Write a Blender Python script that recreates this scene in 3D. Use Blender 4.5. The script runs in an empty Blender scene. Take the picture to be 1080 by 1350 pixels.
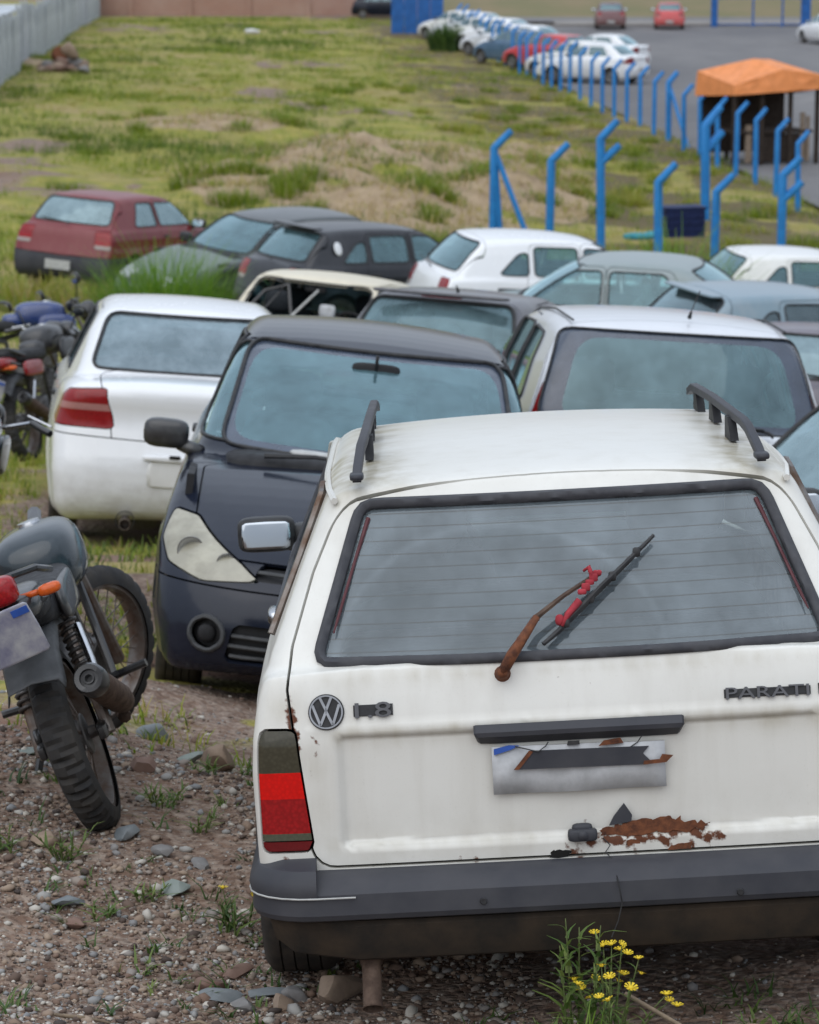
import bpy, math, random
import numpy as np
from mathutils import Matrix, Vector, Euler

random.seed(7)
rng = np.random.default_rng(11)
scene = bpy.context.scene
COL = scene.collection
R_ = math.radians

# ------------------------------------------------------------------ camera
cam = bpy.data.cameras.new('camera')
cam.sensor_fit = 'VERTICAL'
cam.sensor_height = 36.0
cam.lens = 104.0
cam.clip_start = 0.1
cam.clip_end = 6000.0
cam.dof.use_dof = True
cam.dof.focus_distance = 7.2
cam.dof.aperture_fstop = 8.2
cam_o = bpy.data.objects.new('camera', cam)
COL.objects.link(cam_o)
cam_o.location = (0.0, 0.0, 6.5)
cam_o.rotation_euler = (R_(90 - 11.606), 0, 0)
scene.camera = cam_o

# ------------------------------------------------------------------ sky, sun, exposure
SUN_EL, SUN_AZ = R_(52), R_(205)          # azimuth clockwise from +Y
world = bpy.data.worlds.new('World')
scene.world = world
world.use_nodes = True
wn = world.node_tree
wn.nodes.clear()
w_out = wn.nodes.new('ShaderNodeOutputWorld')
w_bg = wn.nodes.new('ShaderNodeBackground')
w_sky = wn.nodes.new('ShaderNodeTexSky')
w_sky.sky_type = 'NISHITA'
w_sky.sun_disc = False
w_sky.sun_elevation = SUN_EL
w_sky.sun_rotation = SUN_AZ
w_sky.air_density = 1.0
w_sky.dust_density = 2.0
w_hsv = wn.nodes.new('ShaderNodeHueSaturation')
w_hsv.inputs['Saturation'].default_value = 0.40
w_tc = wn.nodes.new('ShaderNodeTexCoord')
w_n = wn.nodes.new('ShaderNodeTexNoise')
w_n.inputs['Scale'].default_value = 2.6
w_n.inputs['Detail'].default_value = 5.0
w_r = wn.nodes.new('ShaderNodeMapRange')
w_r.inputs['From Min'].default_value = 0.3
w_r.inputs['From Max'].default_value = 0.75
w_mix = wn.nodes.new('ShaderNodeMix')
w_mix.data_type = 'RGBA'
wn.links.new(w_tc.outputs['Generated'], w_n.inputs['Vector'])
wn.links.new(w_n.outputs['Fac'], w_r.inputs['Value'])
wn.links.new(w_r.outputs['Result'], w_mix.inputs['Factor'])
w_r.inputs['To Min'].default_value = 0.55
w_sep = wn.nodes.new('ShaderNodeSeparateXYZ')            # an overcast sky is about three times brighter overhead than at the horizon
wn.links.new(w_tc.outputs['Generated'], w_sep.inputs[0])
w_g = wn.nodes.new('ShaderNodeMapRange')
w_g.inputs['From Min'].default_value = 0.0
w_g.inputs['From Max'].default_value = 1.0
w_g.inputs['To Min'].default_value = 0.42
w_g.inputs['To Max'].default_value = 1.30
wn.links.new(w_sep.outputs['Z'], w_g.inputs['Value'])
w_cl = wn.nodes.new('ShaderNodeMix')
w_cl.data_type = 'RGBA'
w_cl.blend_type = 'MULTIPLY'
w_cl.inputs['Factor'].default_value = 1.0
w_cl.inputs['A'].default_value = (7.1, 7.95, 9.3, 1)      # broken cloud cover, lit from above
wn.links.new(w_g.outputs['Result'], w_cl.inputs['B'])
wn.links.new(w_cl.outputs['Result'], w_mix.inputs['B'])
wn.links.new(w_sky.outputs[0], w_hsv.inputs['Color'])
wn.links.new(w_hsv.outputs[0], w_mix.inputs['A'])
wn.links.new(w_mix.outputs['Result'], w_bg.inputs['Color'])
w_bg.inputs['Strength'].default_value = 0.13
wn.links.new(w_bg.outputs[0], w_out.inputs['Surface'])

sun = bpy.data.lights.new('sun', 'SUN')
sun.energy = 1.0
sun.angle = R_(80)
sun.color = (1.0, 0.97, 0.92)
sun_o = bpy.data.objects.new('sun', sun)
COL.objects.link(sun_o)
sun_o.location = (0, 0, 40)
_d = Vector((math.sin(SUN_AZ) * math.cos(SUN_EL), math.cos(SUN_AZ) * math.cos(SUN_EL), math.sin(SUN_EL)))
sun_o.rotation_euler = _d.to_track_quat('Z', 'Y').to_euler()

scene.view_settings.view_transform = 'Standard'
scene.view_settings.look = 'None'
scene.view_settings.gamma = 1.0
scene.view_settings.exposure = 0.19
scene.view_settings.use_curve_mapping = False
scene.render.engine = 'CYCLES'
scene.cycles.transparent_max_bounces = 24
scene.cycles.max_bounces = 8

# ------------------------------------------------------------------ materials
MATS = {}

def _new(name):
    m = bpy.data.materials.new(name)
    m.use_nodes = True
    nt = m.node_tree
    nt.nodes.clear()
    out = nt.nodes.new('ShaderNodeOutputMaterial')
    MATS[name] = m
    return m, nt, out

def N(nt, typ, **kw):
    n = nt.nodes.new(typ)
    for k, v in kw.items():
        if k in n.inputs:
            n.inputs[k].default_value = v
        else:
            setattr(n, k, v)
    return n

def L_(nt, a, b):
    nt.links.new(a, b)

def c4(c):
    return (c[0], c[1], c[2], 1.0)

def noise(nt, scale, detail=4.0, vec=None, rough=0.6, mapping=None):
    n = N(nt, 'ShaderNodeTexNoise', Scale=scale, Detail=detail, Roughness=rough)
    if vec is None:
        tc = N(nt, 'ShaderNodeTexCoord')
        vec = tc.outputs['Object']
    if mapping is not None:
        mp = N(nt, 'ShaderNodeMapping')
        mp.inputs['Scale'].default_value = mapping
        L_(nt, vec, mp.inputs['Vector'])
        vec = mp.outputs['Vector']
    L_(nt, vec, n.inputs['Vector'])
    return n.outputs['Fac']

def maprange(nt, v, a, b, c=0.0, d=1.0):
    n = N(nt, 'ShaderNodeMapRange')
    n.inputs['From Min'].default_value = a
    n.inputs['From Max'].default_value = b
    n.inputs['To Min'].default_value = c
    n.inputs['To Max'].default_value = d
    L_(nt, v, n.inputs['Value'])
    return n.outputs['Result']

def math_(nt, op, a, b=None):
    n = N(nt, 'ShaderNodeMath', operation=op)
    for i, v in enumerate((a, b)):
        if v is None:
            continue
        if isinstance(v, (int, float)):
            n.inputs[i].default_value = v
        else:
            L_(nt, v, n.inputs[i])
    return n.outputs[0]

def mixc(nt, f, a, b):
    n = N(nt, 'ShaderNodeMix', data_type='RGBA')
    if isinstance(f, (int, float)):
        n.inputs['Factor'].default_value = f
    else:
        L_(nt, f, n.inputs['Factor'])
    for k, v in (('A', a), ('B', b)):
        if isinstance(v, tuple):
            n.inputs[k].default_value = c4(v)
        else:
            L_(nt, v, n.inputs[k])
    return n.outputs['Result']

def bump(nt, h, strength=0.3, dist=0.01):
    n = N(nt, 'ShaderNodeBump', Strength=strength, Distance=dist)
    L_(nt, h, n.inputs['Height'])
    return n.outputs['Normal']

def objz(nt):
    tc = N(nt, 'ShaderNodeTexCoord')
    s = N(nt, 'ShaderNodeSeparateXYZ')
    L_(nt, tc.outputs['Object'], s.inputs[0])
    return s.outputs

def plain(name, col, rough=0.6, metal=0.0, var=0.25, scale=18.0, bumpy=0.0, col2=None, coat=0.0, stretch=None):
    """painted / plastic / metal surface with grain: two noises vary the colour and the gloss"""
    m, nt, out = _new(name)
    b = N(nt, 'ShaderNodeBsdfPrincipled', Metallic=metal)
    f = noise(nt, scale, 5.0, mapping=stretch)
    f2 = maprange(nt, f, 0.3, 0.7)
    c2 = col2 if col2 else tuple(c * (1 - var) for c in col)
    L_(nt, mixc(nt, f2, col, c2), b.inputs['Base Color'])
    L_(nt, maprange(nt, f, 0.3, 0.7, max(rough - 0.1, 0.02), min(rough + 0.12, 1)), b.inputs['Roughness'])
    b.inputs['Coat Weight'].default_value = coat
    if max(col) < .09 and not coat:
        b.inputs['Specular IOR Level'].default_value = .28
    if bumpy:
        L_(nt, bump(nt, noise(nt, scale * 4, 3.0), 0.5, bumpy), b.inputs['Normal'])
    L_(nt, b.outputs[0], out.inputs['Surface'])
    return m

def paint(name, col, rough=0.3, spec=0.5, coat=0.6, dust=0.25, dustcol=(0.30, 0.27, 0.23), mud=0.5, metal=0.0, fade=None, orange=0.0):
    """car paint: dust in patches, mud splashed up from the sills, a rust attribute for hand-placed rust"""
    m, nt, out = _new(name)
    b = N(nt, 'ShaderNodeBsdfPrincipled', Metallic=metal)
    b.inputs['Specular IOR Level'].default_value = spec
    n1 = noise(nt, 1.7, 7.0)
    n2 = noise(nt, 9.0, 6.0)
    n3 = noise(nt, 160.0, 2.0)
    streak = noise(nt, 1.0, 4.0, mapping=(14, 14, 1.3))
    o = objz(nt)
    d = math_(nt, 'MULTIPLY', maprange(nt, n1, 0.35, 0.8), dust)
    d = math_(nt, 'ADD', d, math_(nt, 'MULTIPLY', maprange(nt, streak, 0.48, 0.75), dust * 0.6))
    d = math_(nt, 'ADD', d, math_(nt, 'MULTIPLY', maprange(nt, n3, 0.62, 0.72), dust * 0.35))
    low = math_(nt, 'MULTIPLY', maprange(nt, o[2], 0.28, 0.62, 1.0, 0.0), maprange(nt, n2, 0.3, 0.65))
    d = math_(nt, 'ADD', d, math_(nt, 'MULTIPLY', low, mud))
    base = col
    if fade:
        base = mixc(nt, maprange(nt, n1, 0.4, 0.62), col, fade)
    c = mixc(nt, d, base, dustcol)
    at = N(nt, 'ShaderNodeAttribute', attribute_name='rust')
    rn = noise(nt, 55.0, 6.0)
    rf = maprange(nt, math_(nt, 'ADD', at.outputs['Fac'], math_(nt, 'MULTIPLY', math_(nt, 'SUBTRACT', rn, 0.5), 0.9)), 0.48, 0.62)
    ag = N(nt, 'ShaderNodeAttribute', attribute_name='grime')
    gf = math_(nt, 'MULTIPLY', ag.outputs['Fac'], maprange(nt, noise(nt, 14.0, 6.0, mapping=(1, 1, 0.4)), 0.25, 0.7))
    c = mixc(nt, gf, c, (0.25, 0.20, 0.085))
    rc = mixc(nt, noise(nt, 120.0, 3.0), (0.16, 0.05, 0.018), (0.05, 0.02, 0.012))
    c = mixc(nt, rf, c, rc)
    L_(nt, c, b.inputs['Base Color'])
    rr = math_(nt, 'ADD', math_(nt, 'MULTIPLY', d, 0.5), rough)
    rr = math_(nt, 'ADD', rr, math_(nt, 'MULTIPLY', rf, 0.4))
    L_(nt, rr, b.inputs['Roughness'])
    L_(nt, math_(nt, 'SUBTRACT', coat, math_(nt, 'MULTIPLY', math_(nt, 'ADD', d, rf), coat)), b.inputs['Coat Weight'])
    b.inputs['Coat Roughness'].default_value = 0.12
    L_(nt, bump(nt, math_(nt, 'ADD', n2, math_(nt, 'MULTIPLY', rf, 0.6)), 0.06, 0.01), b.inputs['Normal'])
    L_(nt, b.outputs[0], out.inputs['Surface'])
    return m

def glass(name, tint=(0.55, 0.68, 0.68), dust=0.2, dustcol=(0.36, 0.40, 0.44), rough=0.03, lines=None, patchy=0.5, refl=2.3, gcol=(.72, .95, 1.0), wipe=None):
    """car glass: see-through tint, mirror-like sky reflection, a film of dust, where teal also painting in sky reflection; optional printed heater wires"""
    m, nt, out = _new(name)
    tr = N(nt, 'ShaderNodeBsdfTransparent')
    tr.inputs['Color'].default_value = c4(tint)
    gl = N(nt, 'ShaderNodeBsdfGlossy', Roughness=rough)
    gl.inputs['Color'].default_value = c4(gcol)
    df = N(nt, 'ShaderNodeBsdfDiffuse')
    fr = N(nt, 'ShaderNodeFresnel', IOR=1.52)
    frb = math_(nt, 'MULTIPLY', fr.outputs[0], refl)
    m1 = N(nt, 'ShaderNodeMixShader')
    n1 = noise(nt, 4.0, 7.0)
    n2 = noise(nt, 1.0, 5.0, mapping=(20, 20, 2.0))
    nm = math_(nt, 'ADD', math_(nt, 'MULTIPLY', n1, 0.7), math_(nt, 'MULTIPLY', n2, 0.3))
    f = maprange(nt, nm, 0.35, 0.65, dust * (1 - patchy), dust * (1 + patchy))
    col = (dustcol[0], dustcol[1], dustcol[2])
    if wipe:            # dust pushed aside in an arc by the wiper, with a ridge left at its edge
        o = objz(nt)
        dx = math_(nt, 'SUBTRACT', o[0], wipe[0]); dz = math_(nt, 'MULTIPLY', math_(nt, 'SUBTRACT', o[2], wipe[1]), 1.22)
        rr = math_(nt, 'SQRT', math_(nt, 'ADD', math_(nt, 'MULTIPLY', dx, dx), math_(nt, 'MULTIPLY', dz, dz)))
        rr = math_(nt, 'ADD', rr, math_(nt, 'MULTIPLY', math_(nt, 'SUBTRACT', n1, .5), .03))
        inside = maprange(nt, rr, wipe[2] - .03, wipe[2], .82, 1.0)
        ridge = maprange(nt, math_(nt, 'ABSOLUTE', math_(nt, 'SUBTRACT', rr, wipe[2] + .006)), 0, .014, .05, 0)
        f = math_(nt, 'ADD', math_(nt, 'MULTIPLY', f, inside), ridge)
    if lines:
        z0, pitch = lines
        o = objz(nt)
        s = math_(nt, 'FRACT', math_(nt, 'DIVIDE', math_(nt, 'SUBTRACT', o[2], z0), pitch))
        ln = math_(nt, 'LESS_THAN', s, 0.09)
        f = math_(nt, 'MAXIMUM', f, math_(nt, 'MULTIPLY', ln, 0.20))
        L_(nt, mixc(nt, ln, col, (0.25, 0.26, 0.26)), df.inputs['Color'])
    else:
        df.inputs['Color'].default_value = c4(col)
    L_(nt, f, m1.inputs['Fac'])
    L_(nt, tr.outputs[0], m1.inputs[1])
    L_(nt, df.outputs[0], m1.inputs[2])
    m2 = N(nt, 'ShaderNodeMixShader')
    L_(nt, frb, m2.inputs['Fac'])
    L_(nt, m1.outputs[0], m2.inputs[1])
    L_(nt, gl.outputs[0], m2.inputs[2])
    L_(nt, m2.outputs[0], out.inputs['Surface'])
    return m

def clouded(name, col, fac=.5):
    """yellowed, scratched headlight cover: partly see-through"""
    m, nt, out = _new(name)
    b = N(nt, 'ShaderNodeBsdfPrincipled', Roughness=.28)
    b.inputs['Coat Weight'].default_value = .5
    L_(nt, mixc(nt, maprange(nt, noise(nt, 6, 5), .35, .65), col, tuple(c * .72 for c in col)), b.inputs['Base Color'])
    t = N(nt, 'ShaderNodeBsdfTransparent'); t.inputs['Color'].default_value = (.85, .85, .8, 1)
    mx = N(nt, 'ShaderNodeMixShader')
    L_(nt, maprange(nt, noise(nt, 9, 6), .3, .7, fac - .22, fac + .22), mx.inputs['Fac'])
    L_(nt, t.outputs[0], mx.inputs[1]); L_(nt, b.outputs[0], mx.inputs[2])
    L_(nt, mx.outputs[0], out.inputs['Surface'])
    return m

def lens(name, col, rough=0.15, var=0.5):
    m, nt, out = _new(name)
    b = N(nt, 'ShaderNodeBsdfPrincipled', Roughness=rough)
    v = N(nt, 'ShaderNodeTexVoronoi', Scale=110.0)
    tc = N(nt, 'ShaderNodeTexCoord')
    L_(nt, tc.outputs['Object'], v.inputs['Vector'])
    f = maprange(nt, v.outputs['Distance'], 0.0, 0.7)
    L_(nt, mixc(nt, math_(nt, 'MULTIPLY', f, var), col, tuple(c * 0.35 for c in col)), b.inputs['Base Color'])
    b.inputs['Coat Weight'].default_value = 0.25
    b.inputs['Specular IOR Level'].default_value = 0.3
    b.inputs['Coat Roughness'].default_value = 0.05
    L_(nt, b.outputs[0], out.inputs['Surface'])
    return m

def leafmat(name, ramp, trans=0.35, rough=0.6):
    """leaves and grass: colour from the per-blade tint attribute"""
    m, nt, out = _new(name)
    at = N(nt, 'ShaderNodeAttribute', attribute_name='tint')
    cr = N(nt, 'ShaderNodeValToRGB')
    els = cr.color_ramp.elements
    for i, (p, c) in enumerate(ramp):
        e = els[i] if i < 2 else els.new(p)
        e.position = p
        e.color = c4(c)
    L_(nt, at.outputs['Fac'], cr.inputs['Fac'])
    b = N(nt, 'ShaderNodeBsdfPrincipled', Roughness=rough)
    L_(nt, cr.outputs['Color'], b.inputs['Base Color'])
    t = N(nt, 'ShaderNodeBsdfTranslucent')
    L_(nt, cr.outputs['Color'], t.inputs['Color'])
    mx = N(nt, 'ShaderNodeMixShader', Fac=trans)
    L_(nt, b.outputs[0], mx.inputs[1])
    L_(nt, t.outputs[0], mx.inputs[2])
    L_(nt, mx.outputs[0], out.inputs['Surface'])
    return m

# ------------------------------------------------------------------ object helpers
def tag(o, label=None, cat=None, group=None, kind=None):
    if label: o['label'] = label
    if cat: o['category'] = cat
    if group: o['group'] = group
    if kind: o['kind'] = kind
    return o

def empty(name, mat4=None, label=None, cat=None, group=None):
    o = bpy.data.objects.new(name, None)
    o.empty_display_size = 0.2
    COL.objects.link(o)
    if mat4 is not None:
        o.matrix_world = mat4
    return tag(o, label, cat, group)

def link(name, me, parent=None, matrix=None):
    o = bpy.data.objects.new(name, me)
    COL.objects.link(o)
    if parent is not None:
        o.parent = parent
    if matrix is not None:
        o.matrix_local = matrix
    return o

def mesh_from(name, V, F, mat, normals=None, smooth=True, sharp=None, attrs=None):
    me = bpy.data.meshes.new(name)
    V = np.asarray(V, dtype=float)
    me.from_pydata(V.tolist(), [], [tuple(int(i) for i in f) for f in F])
    if smooth:
        me.polygons.foreach_set('use_smooth', np.ones(len(me.polygons), dtype=bool))
        if sharp is not None:
            me.set_sharp_from_angle(angle=R_(sharp))
    for k, v in (attrs or {}).items():
        a = me.attributes.new(k, 'FLOAT', 'POINT')
        a.data.foreach_set('value', np.asarray(v, dtype=np.float32))
    me.update()
    if normals is not None:
        me.normals_split_custom_set_from_vertices([tuple(n) for n in normals])
    if mat is not None:
        me.materials.append(mat)
    return me

def copy_tree(o, parent=None):
    c = o.copy()
    COL.objects.link(c)
    if parent is not None:
        c.parent = parent
    for ch in list(o.children):
        copy_tree(ch, c)
    return c

class MB:
    """collects shapes into one mesh"""
    def __init__(s):
        s.v = []; s.f = []
    def add(s, V, F, M=None):
        o = len(s.v)
        V = np.asarray(V, dtype=float).reshape(-1, 3)
        if M is not None:
            M = np.array(M)
            V = V @ M[:3, :3].T + M[:3, 3]
        s.v.extend(V.tolist())
        s.f.extend([tuple(i + o for i in f) for f in F])
        return s
    def box(s, c, d, M=None):
        x, y, z = (q / 2 for q in d)
        V = [(c[0] + a * x, c[1] + b * y, c[2] + e * z) for a in (-1, 1) for b in (-1, 1) for e in (-1, 1)]
        return s.add(V, [(0, 1, 3, 2), (4, 6, 7, 5), (0, 4, 5, 1), (2, 3, 7, 6), (0, 2, 6, 4), (1, 5, 7, 3)], M)
    def sbox(s, c, d, e=0.35, nu=14, nv=10, M=None):
        """rounded box (superellipsoid)"""
        V = []; F = []
        sg = lambda w, p: math.copysign(abs(w) ** p, w)
        for j in range(nv + 1):
            ph = -math.pi / 2 + math.pi * j / nv
            for i in range(nu):
                th = 2 * math.pi * i / nu
                cp = sg(math.cos(ph), e)
                V.append((c[0] + d[0] / 2 * cp * sg(math.cos(th), e), c[1] + d[1] / 2 * cp * sg(math.sin(th), e), c[2] + d[2] / 2 * sg(math.sin(ph), e)))
        for j in range(nv):
            for i in range(nu):
                F.append((j * nu + i, j * nu + (i + 1) % nu, (j + 1) * nu + (i + 1) % nu, (j + 1) * nu + i))
        return s.add(V, F, M)
    def tube(s, pts, r, n=8, closed=False, caps=True, M=None):
        P = [Vector(p) for p in pts]
        m = len(P)
        rad = r if hasattr(r, '__len__') else [r] * m
        V = []; F = []
        prev = None
        for i in range(m):
            a = P[(i - 1) % m] if (closed or i > 0) else P[i]
            b = P[(i + 1) % m] if (closed or i < m - 1) else P[i]
            t = (b - a)
            t = t.normalized() if t.length > 1e-9 else Vector((0, 0, 1))
            if prev is None:
                u = t.orthogonal().normalized()
            else:
                u = (prev - t * prev.dot(t))
                u = u.normalized() if u.length > 1e-6 else t.orthogonal().normalized()
            prev = u
            w = t.cross(u)
            for k in range(n):
                an = 2 * math.pi * k / n
                V.append(P[i] + (u * math.cos(an) + w * math.sin(an)) * rad[i])
        for i in range(m if closed else m - 1):
            j = (i + 1) % m
            off = 0
            if closed and j == 0:      # match the seam
                d = [(V[i * n] - V[k]).length for k in range(n)]
                off = int(np.argmin(d))
            for k in range(n):
                F.append((i * n + k, i * n + (k + 1) % n, j * n + (k + 1 + off) % n, j * n + (k + off) % n))
        if caps and not closed:
            F.append(tuple(range(n - 1, -1, -1)))
            F.append(tuple((m - 1) * n + k for k in range(n)))
        return s.add([tuple(v) for v in V], F, M)
    def lathe(s, prof, n=24, axis='Z', M=None, closed=False):
        """prof: (radius, height) pairs revolved about the axis"""
        V = []; F = []
        for (r, h) in prof:
            for k in range(n):
                a = 2 * math.pi * k / n
                x, y = r * math.cos(a), r * math.sin(a)
                V.append({'Z': (x, y, h), 'X': (h, x, y), 'Y': (y, h, x)}[axis])
        m = len(prof)
        for i in range(m if closed else m - 1):
            j = (i + 1) % m
            for k in range(n):
                F.append((i * n + k, i * n + (k + 1) % n, j * n + (k + 1) % n, j * n + k))
        return s.add(V, F, M)
    def prism(s, poly, h, M=None, bevel=0.0):
        """polygon in XY extruded along Z by h, with an optional small chamfer on the top"""
        n = len(poly)
        rings = [(poly, 0.0)]
        if bevel:
            c = np.mean(poly, axis=0)
            ins = []
            for i in range(n):
                p0, p1, p2 = np.array(poly[i - 1]), np.array(poly[i]), np.array(poly[(i + 1) % n])
                e1 = (p1 - p0) / (np.linalg.norm(p1 - p0) + 1e-9); e2 = (p2 - p1) / (np.linalg.norm(p2 - p1) + 1e-9)
                nn = np.array([-(e1 + e2)[1], (e1 + e2)[0]]); nn /= (np.linalg.norm(nn) + 1e-9)
                k = max(0.5, abs(nn @ np.array([-e1[1], e1[0]])))
                ins.append(tuple(p1 + nn * bevel / k))
            rings += [(poly, h - bevel), (ins, h)]
        else:
            rings += [(poly, h)]
        V = [(p[0], p[1], z) for (pl, z) in rings for p in pl]
        F = [tuple(range(n - 1, -1, -1)), tuple((len(rings) - 1) * n + k for k in range(n))]
        for r in range(len(rings) - 1):
            for k in range(n):
                F.append((r * n + k, r * n + (k + 1) % n, (r + 1) * n + (k + 1) % n, (r + 1) * n + k))
        return s.add(V, F, M)
    def sweep(s, section, path, normals, closed_sec=True, M=None, ups=None):
        """section: (out, up) pairs carried along a path with given outward normals"""
        n = len(section)
        V = []; F = []
        for i, (p, nn) in enumerate(zip(path, normals)):
            u = Vector(ups[i]) if ups else Vector((0, 0, 1))
            for (o, z) in section:
                V.append(tuple(Vector(p) + Vector(nn) * o + u * z))
        for i in range(len(path) - 1):
            for k in range(n if closed_sec else n - 1):
                F.append((i * n + k, i * n + (k + 1) % n, (i + 1) * n + (k + 1) % n, (i + 1) * n + k))
        if closed_sec:
            F.append(tuple(range(n - 1, -1, -1)))
            F.append(tuple((len(path) - 1) * n + k for k in range(n)))
        return s.add(V, F, M)
    def mesh(s, name, mat, smooth=True, sharp=35, attrs=None):
        me = mesh_from(name, s.v, s.f, mat, smooth=smooth, sharp=sharp, attrs=attrs)
        return me
    def build(s, name, mat, parent=None, smooth=True, sharp=35, matrix=None, attrs=None):
        return link(name, s.mesh(name, mat, smooth, sharp, attrs), parent, matrix)

def T(x, y, z):
    return Matrix.Translation((x, y, z))
def RX(a): return Matrix.Rotation(R_(a), 4, 'X')
def RY(a): return Matrix.Rotation(R_(a), 4, 'Y')
def RZ(a): return Matrix.Rotation(R_(a), 4, 'Z')

def pose(loc, yaw, pitch, roll):
    """yaw clockwise from +Y, pitch nose up, roll right side down (degrees)"""
    y, p, r = R_(yaw), R_(pitch), R_(roll)
    f = Vector((math.sin(y) * math.cos(p), math.cos(y) * math.cos(p), math.sin(p)))
    rr = Vector((math.cos(y), -math.sin(y), 0))
    uu = rr.cross(f)
    Rv = rr * math.cos(r) - uu * math.sin(r)
    U = Rv.cross(f)
    M = Matrix(((Rv.x, f.x, U.x, loc[0]), (Rv.y, f.y, U.y, loc[1]), (Rv.z, f.z, U.z, loc[2]), (0, 0, 0, 1)))
    return M
# ------------------------------------------------------------------ car body engine
# A body is the smooth union of a lower body and a greenhouse; each is a side profile met by a
# tumblehome cross-section with rounded edges. It is polygonised, then cut along real panel lines.
def chaikin(pts, it=2, closed=True):
    P = [(p[0], p[1], (p[2] if len(p) > 2 else 0)) for p in pts]
    for _ in range(it):
        Q = []
        n = len(P)
        for i in range(n):
            a, b = P[i], P[(i + 1) % n]
            if a[2]:
                Q.append(a)
            else:
                Q.append((a[0] * .75 + b[0] * .25, a[1] * .75 + b[1] * .25, 0))
            if not b[2]:
                Q.append((a[0] * .25 + b[0] * .75, a[1] * .25 + b[1] * .75, 0))
        P = Q
    return np.array([(p[0], p[1]) for p in P])

def roundpoly(pts, r):
    """polygon with its corners rounded to radius about r"""
    P = np.array(pts, float); n = len(P); out = []
    for i in range(n):
        a, b, c = P[i - 1], P[i], P[(i + 1) % n]
        d1, d2 = a - b, c - b
        l1, l2 = np.linalg.norm(d1), np.linalg.norm(d2)
        k = min(r, l1 * .45, l2 * .45)
        p, q = b + d1 / l1 * k, b + d2 / l2 * k
        for t in (0, .25, .5, .75, 1):
            out.append((1 - t) ** 2 * p + 2 * t * (1 - t) * b + t * t * q)
    return np.array(out)

def sdpoly(P, x, y):
    x = np.asarray(x, float); y = np.asarray(y, float)
    d = np.full(x.shape, 1e9); ins = np.zeros(x.shape, bool)
    n = len(P)
    for i in range(n):
        ax, ay = P[i - 1]; bx, by = P[i]
        ex, ey = bx - ax, by - ay
        l2 = ex * ex + ey * ey
        if l2 < 1e-12:
            continue
        wx, wy = x - ax, y - ay
        t = np.clip((wx * ex + wy * ey) / l2, 0, 1)
        d = np.minimum(d, (wx - ex * t) ** 2 + (wy - ey * t) ** 2)
        c = ((ay > y) != (by > y))
        if abs(ey) > 1e-12:
            ins ^= c & (x < ex * (y - ay) / ey + ax)
    d = np.sqrt(d)
    return np.where(ins, -d, d)

class GridSDF:
    def __init__(s, P, h=0.008, pad=0.45):
        lo = P.min(0) - pad; hi = P.max(0) + pad
        s.lo, s.h = lo, h
        s.n = np.ceil((hi - lo) / h).astype(int) + 1
        X, Y = np.meshgrid(lo[0] + h * np.arange(s.n[0]), lo[1] + h * np.arange(s.n[1]), indexing='ij')
        s.g = sdpoly(P, X, Y)
    def __call__(s, x, y):
        u = np.clip((x - s.lo[0]) / s.h, 0, s.n[0] - 1.001); v = np.clip((y - s.lo[1]) / s.h, 0, s.n[1] - 1.001)
        i = u.astype(int); j = v.astype(int); fu = u - i; fv = v - j
        g = s.g
        return (g[i, j] * (1 - fu) * (1 - fv) + g[i + 1, j] * fu * (1 - fv) + g[i, j + 1] * (1 - fu) * fv + g[i + 1, j + 1] * fu * fv)

def rmax(a, b, k):
    return np.minimum(-k, np.maximum(a, b)) + np.hypot(np.maximum(a + k, 0), np.maximum(b + k, 0))
def rmin(a, b, k):
    return np.maximum(k, np.minimum(a, b)) - np.hypot(np.maximum(k - a, 0), np.maximum(k - b, 0))
def sstep(x):
    x = np.clip(x, 0, 1)
    return x * x * (3 - 2 * x)

def car_field(S):
    lo = GridSDF(chaikin(S['lower']), S.get('gh', .01)); gr = GridSDF(chaikin(S['green']), S.get('gh', .01))
    L, W = S['L'], S['W']; H2 = W / 2
    pt, pw = zip(*S['plan']); sz, si = zip(*S['sec'])
    wz, ww = zip(*S['gw'])
    gt, gi = zip(*S.get('gplan', [(0, 0), (L, 0)]))
    cr, cf = S.get('cr', .06), S.get('cf', .16)
    crg, cfg = S.get('crg', .05), S.get('cfg', .09)
    cl, crn = S.get('crown_l', .045), S.get('crown_r', .035)
    kl, kg, ku = S.get('kl', .05), S.get('kg', .06), S.get('ku', .025)
    tm = S.get('tm', L * .42)
    whl = S['wheels']
    extra = S.get('extra')
    def f(p):
        s, t, z = p[:, 0], p[:, 1], p[:, 2]
        a = np.sqrt(s * s + 1e-8); q = a / H2
        e = .3 * q ** 2 + .7 * q ** 6
        wr_ = sstep(1 - t / 1.3); wf_ = sstep((t - L + 1.3) / 1.3)
        tt = t - cr * e * wr_ + cf * e * wf_
        if extra:
            tt = tt + extra(s, t, z)
        hw = np.interp(t, pt, pw) - np.interp(z, sz, si)
        for tw in whl['t']:
            r = np.hypot(t - tw, z - whl['R'])
            hw = hw + whl.get('flare', .014) * np.exp(-((r - whl['R'] - .05) / .045) ** 2)
        zl = z + cl * q * q
        low = rmax(lo(tt, zl), a - hw, kl)
        qg = (a / .6) ** 2
        tg = t - np.where(t < tm, crg * qg * sstep((tm - t) / .8), -cfg * qg * sstep((t - tm) / .8))
        if extra:
            tg = tg + extra(s, t, z)
        hg = np.interp(z, wz, ww) - np.interp(t, gt, gi)
        gre = rmax(gr(tg, z + crn * qg), (a - hg) * .93, kg)
        return rmin(low, gre, ku)
    return f

def grad(f, P, h=2e-3):
    g = np.zeros_like(P)
    for i in range(3):
        d = np.zeros(3); d[i] = h
        g[:, i] = (f(P + d) - f(P - d)) / (2 * h)
    return g

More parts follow.
